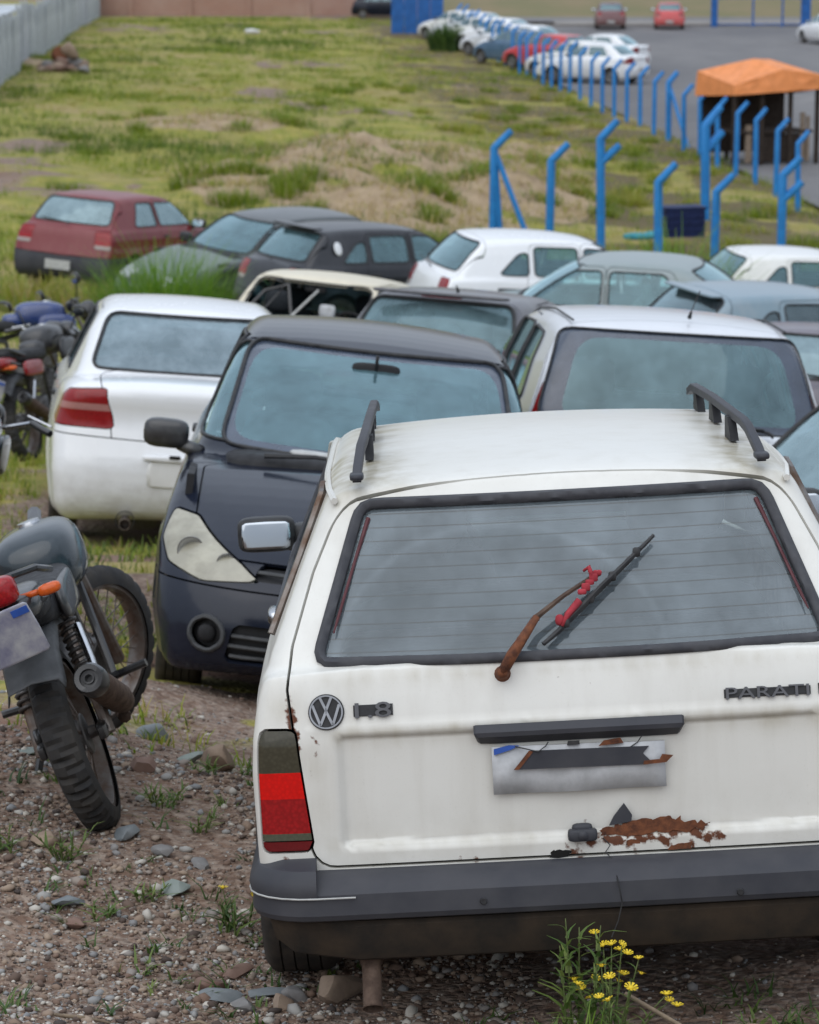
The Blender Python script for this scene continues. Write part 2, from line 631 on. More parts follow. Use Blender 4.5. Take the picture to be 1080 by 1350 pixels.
def surface_nets(f, lo, hi, h):
    lo = np.array(lo, float); hi = np.array(hi, float)
    n = np.ceil((hi - lo) / h).astype(int) + 1
    ax = [lo[i] + h * np.arange(n[i]) for i in range(3)]
    val = np.empty(n)
    YZ = np.stack(np.meshgrid(ax[1], ax[2], indexing='ij'), -1).reshape(-1, 2)
    half = (n[0] + 1) // 2                       # the body is symmetric about x = 0
    for i in range(half):
        P = np.column_stack([np.full(len(YZ), ax[0][i]), YZ])
        val[i] = f(P).reshape(n[1], n[2])
        val[n[0] - 1 - i] = val[i]
    ins = val < 0
    c = ins[:-1, :-1, :-1].astype(np.int8)
    for (i, j, k) in ((1, 0, 0), (0, 1, 0), (0, 0, 1), (1, 1, 0), (1, 0, 1), (0, 1, 1), (1, 1, 1)):
        c = c + ins[i:n[0] - 1 + i, j:n[1] - 1 + j, k:n[2] - 1 + k]
    act = np.argwhere((c > 0) & (c < 8))
    idx = np.full(c.shape, -1); idx[tuple(act.T)] = np.arange(len(act))
    pos = np.zeros((len(act), 3)); cnt = np.zeros(len(act))
    corners = [(i, j, k) for i in (0, 1) for j in (0, 1) for k in (0, 1)]
    for a in corners:
        for d in range(3):
            if a[d] == 0:
                b = list(a); b[d] = 1
                va = val[tuple((act + a).T)]; vb = val[tuple((act + b).T)]
                m = (va < 0) != (vb < 0)
                t = np.where(m, va / np.where(m, va - vb, 1), 0)
                p = np.array(a, float) + t[:, None] * (np.array(b) - np.array(a))
                pos[m] += p[m]; cnt[m] += 1
    V = lo + h * (act + pos / cnt[:, None])
    Q = []
    for d in range(3):
        a = [slice(None)] * 3; b = [slice(None)] * 3
        a[d] = slice(0, n[d] - 1); b[d] = slice(1, n[d])
        e1, e2 = [(1, 2), (2, 0), (0, 1)][d]
        E = np.argwhere(ins[tuple(a)] != ins[tuple(b)])
        E = E[(E[:, e1] > 0) & (E[:, e2] > 0) & (E[:, e1] < n[e1] - 1) & (E[:, e2] < n[e2] - 1)]
        u = np.zeros(3, int); u[e1] = 1; v = np.zeros(3, int); v[e2] = 1
        q = np.stack([idx[tuple((E - u - v).T)], idx[tuple((E - v).T)], idx[tuple(E.T)], idx[tuple((E - u).T)]], 1)
        flip = ~ins[tuple(E.T)]
        q[flip] = q[flip][:, ::-1]
        Q.append(q)
    Q = np.concatenate(Q)
    Q = Q[(Q >= 0).all(1)]
    for _ in range(3):
        g = grad(f, V); fv = f(V)
        st = -(fv / np.maximum((g * g).sum(1), .05))[:, None] * g
        ln = np.linalg.norm(st, axis=1, keepdims=True)
        V = V + st * np.minimum(1, h * .7 / np.maximum(ln, 1e-9))
    return V, Q

class Sh:
    """shell piece: vertices, quads (array) and other polygons"""
    def __init__(s, V, Q, P=()):
        s.V, s.Q, s.P = V, np.asarray(Q, int).reshape(-1, 4), list(P)
    def empty(s):
        return len(s.Q) + len(s.P) == 0

def half(S, v):
    """keep where v < 0, cut exactly along v = 0"""
    V = S.V
    v = np.where(np.abs(v) < 1e-6, -1e-6, v)
    neg = v < 0
    cnt = neg[S.Q].sum(1) if len(S.Q) else np.zeros(0, int)
    keepQ = S.Q[cnt == 4]
    mixed = [tuple(q) for q in S.Q[(cnt > 0) & (cnt < 4)]]
    polys = []
    newV = []; cache = {}
    nV = len(V)
    for p in mixed + S.P:
        sg = [neg[i] for i in p]
        if all(sg):
            polys.append(p); continue
        if not any(sg):
            continue
        out = []
        n = len(p)
        for i in range(n):
            a, b = p[i], p[(i + 1) % n]
            if sg[i]:
                out.append(a)
            if sg[i] != sg[(i + 1) % n]:
                k = (a, b) if a < b else (b, a)
                if k not in cache:
                    t = v[k[0]] / (v[k[0]] - v[k[1]])
                    cache[k] = nV + len(newV)
                    newV.append(V[k[0]] + t * (V[k[1]] - V[k[0]]))
                out.append(cache[k])
        if len(out) >= 3:
            polys.append(tuple(out))
    V2 = np.vstack([V, np.array(newV)]) if newV else V
    used = np.zeros(len(V2), bool)
    used[keepQ.ravel()] = True
    for p in polys:
        used[list(p)] = True
    mp = np.cumsum(used) - 1
    return Sh(V2[used], mp[keepQ] if len(keepQ) else keepQ, [tuple(int(mp[i]) for i in p) for p in polys])

def cut(S, fn, gap=0.0):
    """(inside, outside) of the cutting field, with an open joint between them"""
    v = fn(S.V)
    if not (v < gap).any():
        return Sh(S.V[:0], np.zeros((0, 4), int)), S
    return half(S, v + gap / 2), half(S, -v + gap / 2)

def boundary(S):
    ed = {}
    for p in [tuple(q) for q in S.Q] + S.P:
        n = len(p)
        for i in range(n):
            ed[(p[i], p[(i + 1) % n])] = 1
    return [(a, b) for (a, b) in ed if (b, a) not in ed]

def loops(be):
    nx = {}
    for a, b in be:
        nx.setdefault(a, []).append(b)
    out = []
    while nx:
        s = next(iter(nx)); lp = [s]; c = s
        while c in nx:
            t = nx[c].pop()
            if not nx[c]: del nx[c]
            if t == s: break
            lp.append(t); c = t
        if len(lp) > 5: out.append(lp)
    return out

def shell_part(S, f, name, mat, parent, flange=0.018, off=0.0, attr=None):
    if S.empty():
        return None
    g = grad(f, S.V); nrm = g / np.maximum(np.linalg.norm(g, axis=1, keepdims=True), 1e-9)
    V = S.V + nrm * off
    F = [tuple(q) for q in S.Q] + S.P
    nn = nrm
    if flange:
        be = boundary(S)
        if be:
            A = np.array([a for a, b in be]); B = np.array([b for a, b in be])
            n0 = len(V)
            VA, VB = V[A], V[B]
            VA2, VB2 = VA - nrm[A] * flange, VB - nrm[B] * flange
            m = len(be)
            V = np.vstack([V, VA, VB, VB2, VA2])
            fn = np.cross(VB - VA, nrm[A]); ln = np.linalg.norm(fn, axis=1, keepdims=True)
            fn = fn / np.maximum(ln, 1e-9)
            nn = np.vstack([nn, fn, fn, fn, fn])
            F = F + [(n0 + m + i, n0 + i, n0 + 3 * m + i, n0 + 2 * m + i) for i in range(m)]
    at = None
    if attr is not None:
        at = {k: fn_(V) for k, fn_ in attr.items()}
    me = mesh_from(name, V, F, mat, normals=nn, attrs=at)
    return link(name, me, parent)

def seal_of(S, f, r, name, mat, parent, off=0.002, n=6):
    lps = loops(boundary(S))
    if not lps:
        return None
    mb = MB()
    for lp in lps:
        P = S.V[lp]
        g = grad(f, P); g /= np.maximum(np.linalg.norm(g, axis=1, keepdims=True), 1e-9)
        P = P + g * off
        keep = [0]
        for i in range(1, len(P)):
            if np.linalg.norm(P[i] - P[keep[-1]]) > r * 1.1:
                keep.append(i)
        P = P[keep]
        if len(P) > 4:
            mb.tube([tuple(p) for p in P], r, n, closed=True)
    return mb.build(name, mat, parent, sharp=60)

_SHELLS = {}
def shell(S, h):
    k = (S['id'], h)
    if k not in _SHELLS:
        f = car_field(S)
        half_w = S['W'] / 2 + .08
        nx = int(math.ceil(2 * half_w / h)); nx += (nx + 1) % 2
        V, Q = surface_nets(f, (-nx * h / 2, -.14, .1), (nx * h / 2 + 1e-6, S['L'] + .14, S['H'] + .1), h)
        _SHELLS[k] = (V, Q, f)
    V, Q, f = _SHELLS[k]
    return Sh(V.copy(), Q.copy()), f

# ---- wheels and cabin, shared by all cars
_W = {}
def wheel_meshes(R, w, style):
    k = (R, w, style)
    if k in _W: return _W[k]
    t = MB()
    rr = R * .64
    prof = [(rr, -w * .42), (rr + .02, -w * .5), (R - .03, -w * .52), (R - .008, -w * .44), (R, -w * .36)]
    ng = 4
    for i in range(ng):
        x0 = -w * .36 + w * .72 * (i + .42) / ng; x1 = -w * .36 + w * .72 * (i + .58) / ng
        if i < ng - 0:
            prof += [(R, x0), (R - .007, x0 + .002), (R - .007, x1 - .002), (R, x1)]
    prof += [(R, w * .36), (R - .008, w * .44), (R - .03, w * .52), (rr + .02, w * .5), (rr, w * .42)]
    t.lathe(prof, 40, 'X')
    r = MB()
    r.lathe([(rr, -w * .42), (rr - .012, -w * .3), (rr - .02, w * .2), (rr, w * .42), (rr - .012, w * .40), (rr - .03, w * .28), (rr * .78, w * .24), (rr * .45, w * .34), (.03, w * .36), (0.001, w * .36)], 32, 'X')
    if style == 'steel':
        for i in range(10):
            a = 2 * math.pi * i / 10
            r.sbox((w * .25, math.cos(a) * rr * .68, math.sin(a) * rr * .68), (.02, .05, .05), .6, 8, 6)
    else:
        for i in range(5):
            a = 2 * math.pi * i / 5
            r.tube([(w * .38, math.cos(a) * .04, math.sin(a) * .04), (w * .34, math.cos(a) * rr * .92, math.sin(a) * rr * .92)], [.03, .022], 6)
    _W[k] = (t.mesh('wheel', MATS['tyre'], sharp=40), r.mesh('rim', MATS['rim_' + style], sharp=40))
    return _W[k]

def add_wheels(root, S, style='steel', drop=0.0, steer=0):
    R = S['wheels']['R']; w = S['wheels'].get('w', .17)
    tm, rm = wheel_meshes(R, w, style)
    x = S['W'] / 2 - w * .55 - S['wheels'].get('in', .03)
    for tw in S['wheels']['t']:
        for sg in (-1, 1):
            M = T(sg * x, tw, R - .005 + drop) @ (RZ(0 if sg > 0 else 180)) @ (RZ(steer) if tw > 1.8 else Matrix())
            o = link('wheel', tm, root, M)
            link('rim', rm, o)

_C = {}
def seat_meshes(kind):
    if kind in _C: return _C[kind]
    a = MB(); a.sbox((0, 0, .10), (.48, .50, .20), .4)
    a.sbox((0, -.26, .42), (.46, .16, .62), .45, M=None)
    b = MB(); b.sbox((0, -.33, .83), (.28, .11, .20), .55)
    b.tube([(-.07, -.31, .68), (-.07, -.32, .78)], .008, 6); b.tube([(.07, -.31, .68), (.07, -.32, .78)], .008, 6)
    _C[kind] = (a.mesh('seat', MATS[kind], sharp=None), b.mesh('headrest', MATS[kind], sharp=None))
    return _C[kind]

def cabin(root, S, kind='cloth_grey', lod=0, head=True, lhd=True):
    tw = S['ws_base']
    z0 = S.get('floor', .34)
    sm, hm = seat_meshes(kind)
    for sg in (-1, 1):
        o = link('seat', sm, root, T(sg * .36, tw - 1.02, z0) @ RX(6))
        if head: link('headrest', hm, o)
    b = MB(); b.sbox((0, S['rear_seat'], z0 + .10), (1.18, .5, .22), .35); b.sbox((0, S['rear_seat'] - .26, z0 + .36), (1.18, .15, .52), .35)
    b.build('rear_seat', MATS[kind], root, sharp=None)
    d = MB(); d.sbox((0, tw - .18, S['belt'] - .10), (1.26, .46, .22), .35, 18, 10)
    d.build('dashboard', MATS['dark_plastic'], root, sharp=None)
    fl = MB(); fl.box((0, (S['rear_seat'] + tw) / 2 - .1, z0 - .02), (1.3, tw - S['rear_seat'] + .9, .03))
    for sg in (-1, 1):
        fl.box((sg * (S['W'] / 2 - .10), (S['rear_seat'] + tw) / 2 - .1, (z0 + S['belt']) / 2 - .03), (.03, tw - S['rear_seat'] + .9, S['belt'] - z0 - .06))
    fl.build('cabin_floor', MATS['dark_plastic'], root)
    st = MB(); c = (-.36 if lhd else .36)
    M = T(c, tw - .52, S['belt'] - .02) @ RX(-62)
    st.lathe([(.185 + .014 * math.cos(q), .014 * math.sin(q)) for q in np.linspace(0, 2 * math.pi, 7)[:-1]], 28, 'Z', M, closed=True)
    st.tube([(-.18, 0, 0), (0, 0, -.03), (.18, 0, 0)], .016, 6, M=M); st.tube([(0, 0, -.03), (0, .30, -.30)], .02, 6, M=M)
    st.sbox((0, 0, -.02), (.12, .12, .05), .6, 10, 6, M)
    st.build('steering_wheel', MATS['dark_plastic'], root, sharp=None)
    if S.get('shelf'):
        p = MB(); y0, y1, zz = S['shelf']; p.sbox((0, (y0 + y1) / 2, zz), (1.15, y1 - y0, .03), .2, 14, 6)
        p.build('parcel_shelf', MATS['dark_plastic'], root, sharp=None)
    mi = MB(); mi.sbox((0, S['mirror_in'][0], S['mirror_in'][1]), (.22, .03, .065), .5, 12, 8); mi.tube([(0, S['mirror_in'][0] + .01, S['mirror_in'][1]), (0, S['mirror_in'][0] + .03, S['mirror_in'][1] + .07)], .008, 6)
    mi.build('inside_mirror', MATS['dark_plastic'], root, sharp=None)

def door_mirror(root, S, pos, sg, mat, scale=1.0, facing=1):
    """housing, glass and arm; sg = side"""
    h = MB()
    x, y, z = pos
    h.sbox((sg * x, y + .02 * facing, z), (.21 * scale, .11 * scale, .135 * scale), .55, 16, 10)
    h.tube([(sg * (x - .06), y + .02, z - .04), (sg * (x - .16), y + .05, z - .07)], [.03, .035], 8)
    o = h.build('door_mirror', mat, root, sharp=None)
    g = MB(); g.sbox((0, 0, 0), (.175 * scale, .008, .105 * scale), .45, 14, 6, T(sg * x, y - .036 * scale, z) @ RX(-12))
    g.build('mirror_glass', MATS['mirror'], o, sharp=None)

# ---- panel-cut car
def W_(poly, r=.05):
    P = roundpoly(poly, r)
    return P

def sym(poly):
    """half outline in (x >= 0) listed bottom-centre outwards -> closed symmetric polygon"""
    return [(x, z) for x, z in poly] + [(-x, z) for x, z in reversed(poly)]

def build_car(S, M, label, name, cat, P, h=.03, lod=1, group=None, opts=None):
    o_ = dict(glass='glass_mid', cloth='cloth_grey', style='steel', trim='black_trim', bumper=None, cabin=True, ws=True, seal=True)
    o_.update(opts or {})
    root = empty(name, M, label, cat, group)
    B, f = shell(S, h)
    L, H2 = S['L'], S['W'] / 2
    paintm = MATS[P]; trim = MATS[o_['trim']]; gm = MATS[o_['glass']]
    gap = .007 if lod < 2 else .012
    wh = S['wheels']; Ra = wh['R'] + wh.get('arch', .055)
    rear_z = S.get('tail_z', 0)
    for tw in wh['t']:
        _, B = cut(B, lambda v, tw=tw: np.maximum(np.hypot(v[:, 1] - tw, v[:, 2] - wh['R']) - Ra, H2 - .22 - np.abs(v[:, 0])))
    gl_parts = []
    def window(nm, fn, mat=gm, r=.009, frit=None, inset=-.006):
        nonlocal B
        G, B = cut(B, fn)
        if G.empty(): return
        if frit is not None:
            G1, ring = cut(G, frit)
            shell_part(ring, f, nm + '_border', MATS['frit'], root, 0, inset)
        else:
            G1 = G
        if mat is not None:
            shell_part(G1, f, nm, mat, root, 0, inset)
        if o_['seal'] and lod < 2:
            seal_of(G, f, r, 'window_seal', trim, root)
    pr = W_(sym(S['rw']), S.get('rw_r', .07))
    fr = None
    if S.get('rw_frit'):
        pf = W_(sym(S['rw_frit']), .12)
        fr = lambda v: sdpoly(pf, v[:, 0], v[:, 2])
    window('rear_window', lambda v: np.maximum(sdpoly(pr, v[:, 0], v[:, 2]), v[:, 1] - S['tm']), MATS[o_.get('rear_glass', o_['glass'])], S.get('rw_seal', .011), fr)
    pw = W_(sym(S['ws']), .07)
    window('windshield', lambda v: np.maximum(sdpoly(pw, v[:, 0], v[:, 2]), S['tm'] - v[:, 1]), (MATS[o_.get('ws_glass', o_['glass'])] if o_['ws'] else None), .010, (lambda v: sdpoly(W_(sym(S['ws_frit']), .1), v[:, 0], v[:, 2])) if S.get('ws_frit') else None)
    for poly in S['sw']:
        ps = W_(poly, .045)
        for sg in (-1, 1):
            window('side_window', lambda v, sg=sg, ps=ps: np.maximum(sdpoly(ps, v[:, 1], v[:, 2]), .35 - sg * v[:, 0]))
    # lamps follow the body surface round the corner
    for nm, poly, mat, sub in S.get('lamps', []):
        pl = W_(poly, .025)
        frt = nm.startswith('head') or nm.startswith('front')
        for sg in (-1, 1):
            def fn(v, sg=sg):
                u = sg * v[:, 0] + ((L - v[:, 1]) if frt else v[:, 1])
                return np.maximum(np.maximum(sdpoly(pl, u, v[:, 2]), .2 - sg * v[:, 0]), (L / 2 - v[:, 1]) if frt else (v[:, 1] - L / 2))
            G, B = cut(B, fn, .006 if lod < 2 else .01)
            if G.empty(): continue
            base = None
            for k, (za, zb, mt) in enumerate(sub or [(-9, 9, mat)]):
                g2 = half(G, np.maximum(za - G.V[:, 2], G.V[:, 2] - zb)) if sub else G
                if g2.empty(): continue
                ob = shell_part(g2, f, nm if base is None else 'lens', MATS[mt], base or root, .012, -.002)
                base = base or ob
            if frt and lod == 0 and mat == 'lamp_fog':      # bowl and bulb behind the clouded cover
                shell_part(G, f, 'lamp_housing', MATS['lamp_bowl'], base, 0, -.05)
                for (hx, hz, hr) in ((.70, .665, .052), (.56, .632, .036)):
                    k = np.argmin((sg * G.V[:, 0] - hx) ** 2 + (G.V[:, 2] - hz) ** 2); q = G.V[k]
                    rb = MB(); rb.lathe([(0, -.03), (hr * .5, -.026), (hr, .0), (hr * 1.08, .0), (hr * 1.08, -.02)], 20, 'Y', T(q[0], q[1] - .022, q[2]))
                    rb.sbox((q[0], q[1] - .026, q[2]), (.022, .03, .022), .9, 10, 6)
                    rb.build('reflector', MATS['chrome'], base)
    bm = MATS[o_['bumper']] if o_['bumper'] else paintm
    pieces = []
    G, B = cut(B, lambda v: np.maximum(v[:, 2] - S['bump_r'][0] - .03 * np.abs(v[:, 0]), v[:, 1] - S['bump_r'][1]), gap)
    G, D = cut(G, lambda v: S['bump_r'][0] - .17 - v[:, 2]) if False else (G, None)
    pieces.append(('rear_bumper', G, bm))
    G, B = cut(B, lambda v: np.maximum(v[:, 2] - S['bump_f'][0], L - v[:, 1] - S['bump_f'][1]), gap)
    if S.get('fog'):
        fx, fz, fr_ = S['fog']
        for sg in (-1, 1):
            A, G = cut(G, lambda v, sg=sg: np.maximum(np.hypot(sg * v[:, 0] - fx, v[:, 2] - fz) - fr_, L / 2 - v[:, 1]))
            if not A.empty():
                ob = shell_part(A, f, 'fog_lamp_housing', MATS['dark_plastic'], root, 0, -.035)
                seal_of(A, f, .011, 'fog_lamp_ring', MATS['grey_plastic'], root)
                c = A.V.mean(0)
                lb = MB(); lb.sbox((c[0], c[1] - .012, c[2]), (.075, .03, .075), .9, 14, 8); lb.build('fog_lamp', MATS['dark_plastic'], root, sharp=None)
    for (x0, x1, z0, z1) in S.get('grilles', []):
        pg = W_([(x0, z0), (x1, z0), (x1, z1), (x0, z1)] if x0 > 0 else sym([(x1, z0), (x1 - .03, z1)]), .03)
        for sg in ((-1, 1) if x0 > 0 else (1,)):
            fn = lambda v, sg=sg, pg=pg: np.maximum(sdpoly(pg, sg * v[:, 0], v[:, 2]), L / 2 - v[:, 1])
            for which in (0, 1):
                src = G if which == 0 else B
                A, rest = cut(src, fn)
                if which == 0: G = rest
                else: B = rest
                if A.empty(): continue
                shell_part(A, f, 'grille', MATS['dark_plastic'], root, .03, -.03)
                zz = z0 + .03
                while zz < z1 - .015:
                    k = A.V[np.abs(A.V[:, 2] - zz) < .02]
                    k = k[np.argsort(k[:, 0])]
                    if len(k) > 6:
                        st = k[::max(1, len(k) // 14)]
                        mb = MB(); mb.tube([(p[0], p[1] - .014, zz) for p in st], .009, 6); mb.build('grille_slat', MATS['grey_plastic'], root)
                    zz += .042
    pieces.append(('front_bumper', G, bm))
    if S.get('gate'):
        gp = S['gate']
        pgx, pgz = zip(*gp['w'])
        fn = lambda v: rmax(rmax(np.abs(v[:, 0]) - np.interp(v[:, 2], pgz, pgx), gp['z0'] - v[:, 2], .05), v[:, 1] - gp['t1'], .04)
        G, B = cut(B, fn, gap)
        pieces.append((gp['name'], G, paintm))
    if S.get('hood'):
        hd = S['hood']
        fn = lambda v: rmax(rmax(np.abs(v[:, 0]) - hd['w'], hd['t0'] - v[:, 1], .06), hd['z0'] - v[:, 2], .03)
        G, B = cut(B, fn, gap)
        pieces.append(('hood', G, paintm))
    for poly in S.get('doors', []):
        pd = W_(poly, .06)
        for sg in (-1, 1):
            G, B = cut(B, lambda v, sg=sg, pd=pd: np.maximum(sdpoly(pd, v[:, 1], v[:, 2]), .3 - sg * v[:, 0]), gap)
            ob = shell_part(G, f, 'door', paintm, root, .02)
            if ob is not None and lod < 2:
                tx = max(p[0] for p in poly); t0 = min(p[0] for p in poly)
                hb = MB(); hx = float(np.interp(t0 + .14, *zip(*S['plan']))) - float(np.interp(S['belt'] - .1, *zip(*S['sec'])))
                hb.sbox((sg * (hx + .008), t0 + .14, S['belt'] - .12), (.03, .16, .035), .5, 10, 6)
                hb.build('handle', trim, ob, sharp=None)
    for nm, G, mt in pieces:
        shell_part(G, f, nm, mt, root, .02, attr=o_.get('attr'))
    shell_part(B, f, 'body', paintm, root, .02 if lod < 2 else .012, attr=o_.get('attr'))
    if o_['cabin']:      # the trimmed inside of the cabin walls and roof
        Bi = half(B, S['belt'] - .12 - B.V[:, 2])
        g = grad(f, Bi.V); g /= np.maximum(np.linalg.norm(g, axis=1, keepdims=True), 1e-9)
        keep = (Bi.V[:, 1] > .1)
        me = mesh_from('cabin_lining', Bi.V - g * .024, [tuple(q)[::-1] for q in Bi.Q] + [p[::-1] for p in Bi.P], MATS['lining'], normals=-g)
        link('cabin_lining', me, root)
    # inner arches, so the wells read dark and closed
    for tw in wh['t']:
        for sg in (-1, 1):
            wl = MB(); na = 18
            for q in range(na + 1):
                a = R_(-8 + 196 * q / na); cy, cz = math.cos(a), math.sin(a)
                for (r_, xx) in ((Ra - .004, H2 - .05), (Ra - .004, H2 - .30), (.05, H2 - .31)):
                    wl.v.append((sg * xx, tw + cy * r_, wh['R'] + max(cz * r_, -.02)))
                if q:
                    for k in (0, 1): wl.f.append((q * 3 - 3 + k, q * 3 - 2 + k, q * 3 + 1 + k, q * 3 + k))
            wl.build('wheel_arch_liner', MATS['underbody'], root)
    add_wheels(root, S, o_['style'], 0, o_.get('steer', 0))
    if o_['cabin']:
        cabin(root, S, o_['cloth'], lod)
    if S.get('mirror'):
        for sg in o_.get('mirror_sides', (-1, 1)):
            door_mirror(root, S, S['mirror'], sg, MATS[o_.get('mirror_mat', o_['trim'])], S.get('mirror_s', 1.0))
    if S.get('plate') and o_.get('plate', True):
        p = MB(); x, y, z = S['plate']; p.box((0, y, z), (.40, .012, .13)); p.build('licence_plate', MATS['plate'], root)
    if S.get('wiper') and lod < 2:
        w = MB(); x, y, z = S['wiper']
        w.tube([(x, y - .015, z - .02), (x - .03, y - .012, z + .0), (x - .42, y - .0, z + .035)], [.012, .009, .006], 6)
        w.tube([(x - .05, y - .02, z + .012), (x - .46, y - .01, z + .045)], .006, 5)
        w.build('wiper', MATS['black_trim'], root)
    if S.get('fwipers') and lod < 2:
        w = MB()
        for (a, b) in S['fwipers']:
            w.tube([a, tuple((Vector(a) * .5 + Vector(b) * .5) + Vector((0, .02, .015))), b], [.013, .009, .006], 6)
        w.build('wiper', MATS['black_trim'], root)
    return root, f

# ------------------------------------------------------------------ body styles (metres; y = 0 at the rear bumper)
HATCH = dict(id='hatch', L=3.8, W=1.64, H=1.41, tm=1.6, belt=.96, ws_base=2.70, rear_seat=1.05, mirror_in=(2.02, 1.25),
    lower=[(.10, .20), (.0, .30), (-.02, .45), (.0, .56), (.04, .70), (.09, .90), (.17, .985), (1.5, .985), (2.75, .97), (3.2, .87), (3.6, .73), (3.74, .61), (3.8, .45), (3.78, .28), (3.66, .20)],
    green=[(.14, .80), (.15, .97), (.48, 1.335), (.62, 1.385), (1.2, 1.41), (1.7, 1.40), (2.1, 1.35), (2.72, .96), (2.75, .80)],
    plan=[(-.1, .775), (.5, .805), (1.2, .82), (2.6, .82), (3.3, .80), (3.9, .76)],
    sec=[(.1, .09), (.3, .03), (.5, .004), (.65, 0), (.72, .012), (.8, .016), (.93, .05), (1.1, .12)],
    gw=[(.8, .80), (.96, .755), (1.2, .645), (1.36, .56), (1.5, .46)],
    gplan=[(0, .07), (.9, .01), (2.2, 0), (2.8, .05)],
    wheels=dict(t=(.68, 3.15), R=.285), rw=[(.62, 1.0), (.52, 1.325)], ws=[(.64, .985), (.53, 1.335)],
    sw=[[(.80, .985), (1.42, .985), (1.42, 1.30), (1.0, 1.30)], [(1.50, .985), (2.48, .985), (2.07, 1.29), (1.50, 1.305)]],
    doors=[[(1.46, .32), (2.55, .32), (2.63, .75), (2.60, .985), (2.13, 1.335), (1.46, 1.35)]],
    lamps=[('tail_lamp', [(.56, .68), (.86, .68), (.87, .92), (.60, .92)], 'lens_red', [(-9, .735, 'lens_white'), (.735, .80, 'lens_red'), (.80, 9, 'lens_red2')]),
           ('headlight', [(.48, .60), (.95, .60), (1.05, .74), (.48, .72)], 'lamp_glass', None)],
    bump_r=(.55, .60), bump_f=(.56, .62), gate=dict(name='tailgate', w=[(.66, .5), (.67, .9), (.585, 1.4)], z0=.565, t1=.60),
    hood=dict(w=.66, t0=2.72, z0=.66), mirror=(.86, 2.42, 1.0), plate=(0, -.04, .42), wiper=(.05, .13, 1.0), shelf=(.35, .9, .95))
HATCH5 = dict(HATCH, id='hatch5', sw=[[(.74, .985), (1.10, .985), (1.10, 1.24), (.98, 1.22)], [(1.17, .985), (1.70, .985), (1.70, 1.305), (1.17, 1.30)], [(1.78, .985), (2.48, .985), (2.07, 1.29), (1.78, 1.305)]],
    doors=[[(1.74, .32), (2.55, .32), (2.63, .75), (2.60, .985), (2.13, 1.335), (1.74, 1.35)], [(1.05, .60), (1.20, .32), (1.735, .32), (1.735, 1.35), (1.12, 1.33)]])
SEDAN = dict(id='sedan', L=4.23, W=1.66, H=1.47, tm=1.7, belt=.98, ws_base=2.92, rear_seat=1.25, mirror_in=(2.25, 1.31),
    lower=[(.08, .24), (.0, .36), (-.02, .55), (.02, .72), (.045, .84), (.02, .97), (.05, 1.035), (.13, 1.06), (.5, 1.06), (1.2, 1.0), (2.95, .98), (3.6, .87), (3.98, .72), (4.16, .6), (4.22, .45), (4.2, .3), (4.08, .2), (.3, .2)],
    green=[(.40, .85), (.40, 1.03), (.90, 1.40), (1.25, 1.455), (1.85, 1.465), (2.3, 1.415), (2.93, .99), (2.96, .85)],
    plan=[(-.1, .775), (.5, .815), (1.2, .83), (2.9, .83), (3.6, .81), (4.3, .76)],
    sec=[(.1, .09), (.3, .03), (.5, .004), (.68, 0), (.78, .012), (.95, .05), (1.1, .11)],
    gw=[(.85, .79), (1.02, .725), (1.25, .625), (1.41, .545), (1.55, .45)],
    gplan=[(.3, .09), (1.0, .01), (2.3, 0), (3.0, .05)],
    wheels=dict(t=(.85, 3.33), R=.295), kl=.085, kg=.08, cr=.12, rw=[(.59, 1.075), (.495, 1.385)], ws=[(.62, 1.01), (.515, 1.39)],
    sw=[[(1.02, 1.02), (1.86, 1.01), (1.86, 1.36), (1.28, 1.35)], [(1.94, 1.01), (2.82, 1.0), (2.34, 1.35), (1.94, 1.365)]],
    doors=[[(1.90, .32), (2.92, .32), (2.98, .75), (2.94, .99), (2.38, 1.395), (1.90, 1.405)], [(1.10, .60), (1.25, .32), (1.895, .32), (1.895, 1.405), (1.20, 1.385), (.96, 1.0)]],
    lamps=[('tail_lamp', [(.48, .765), (1.20, .770), (1.10, .84), (.87, .985), (.54, 1.005)], 'lens_red', [(-9, .868, 'lens_red2'), (.868, .908, 'lens_pink'), (.908, 9, 'lens_red2')]),
           ('headlight', [(.45, .60), (1.1, .64), (1.25, .80), (.48, .74)], 'lamp_glass', None)],
    bump_r=(.70, .62), bump_f=(.56, .66), gate=dict(name='trunk_lid', w=[(.42, .5), (.455, .78), (.53, 1.05), (.60, 1.1)], z0=.60, t1=.52),
    hood=dict(w=.68, t0=2.95, z0=.68), mirror=(.88, 2.62, 1.03), plate=(0, -.025, .55), shelf=(.5, 1.05, 1.0))
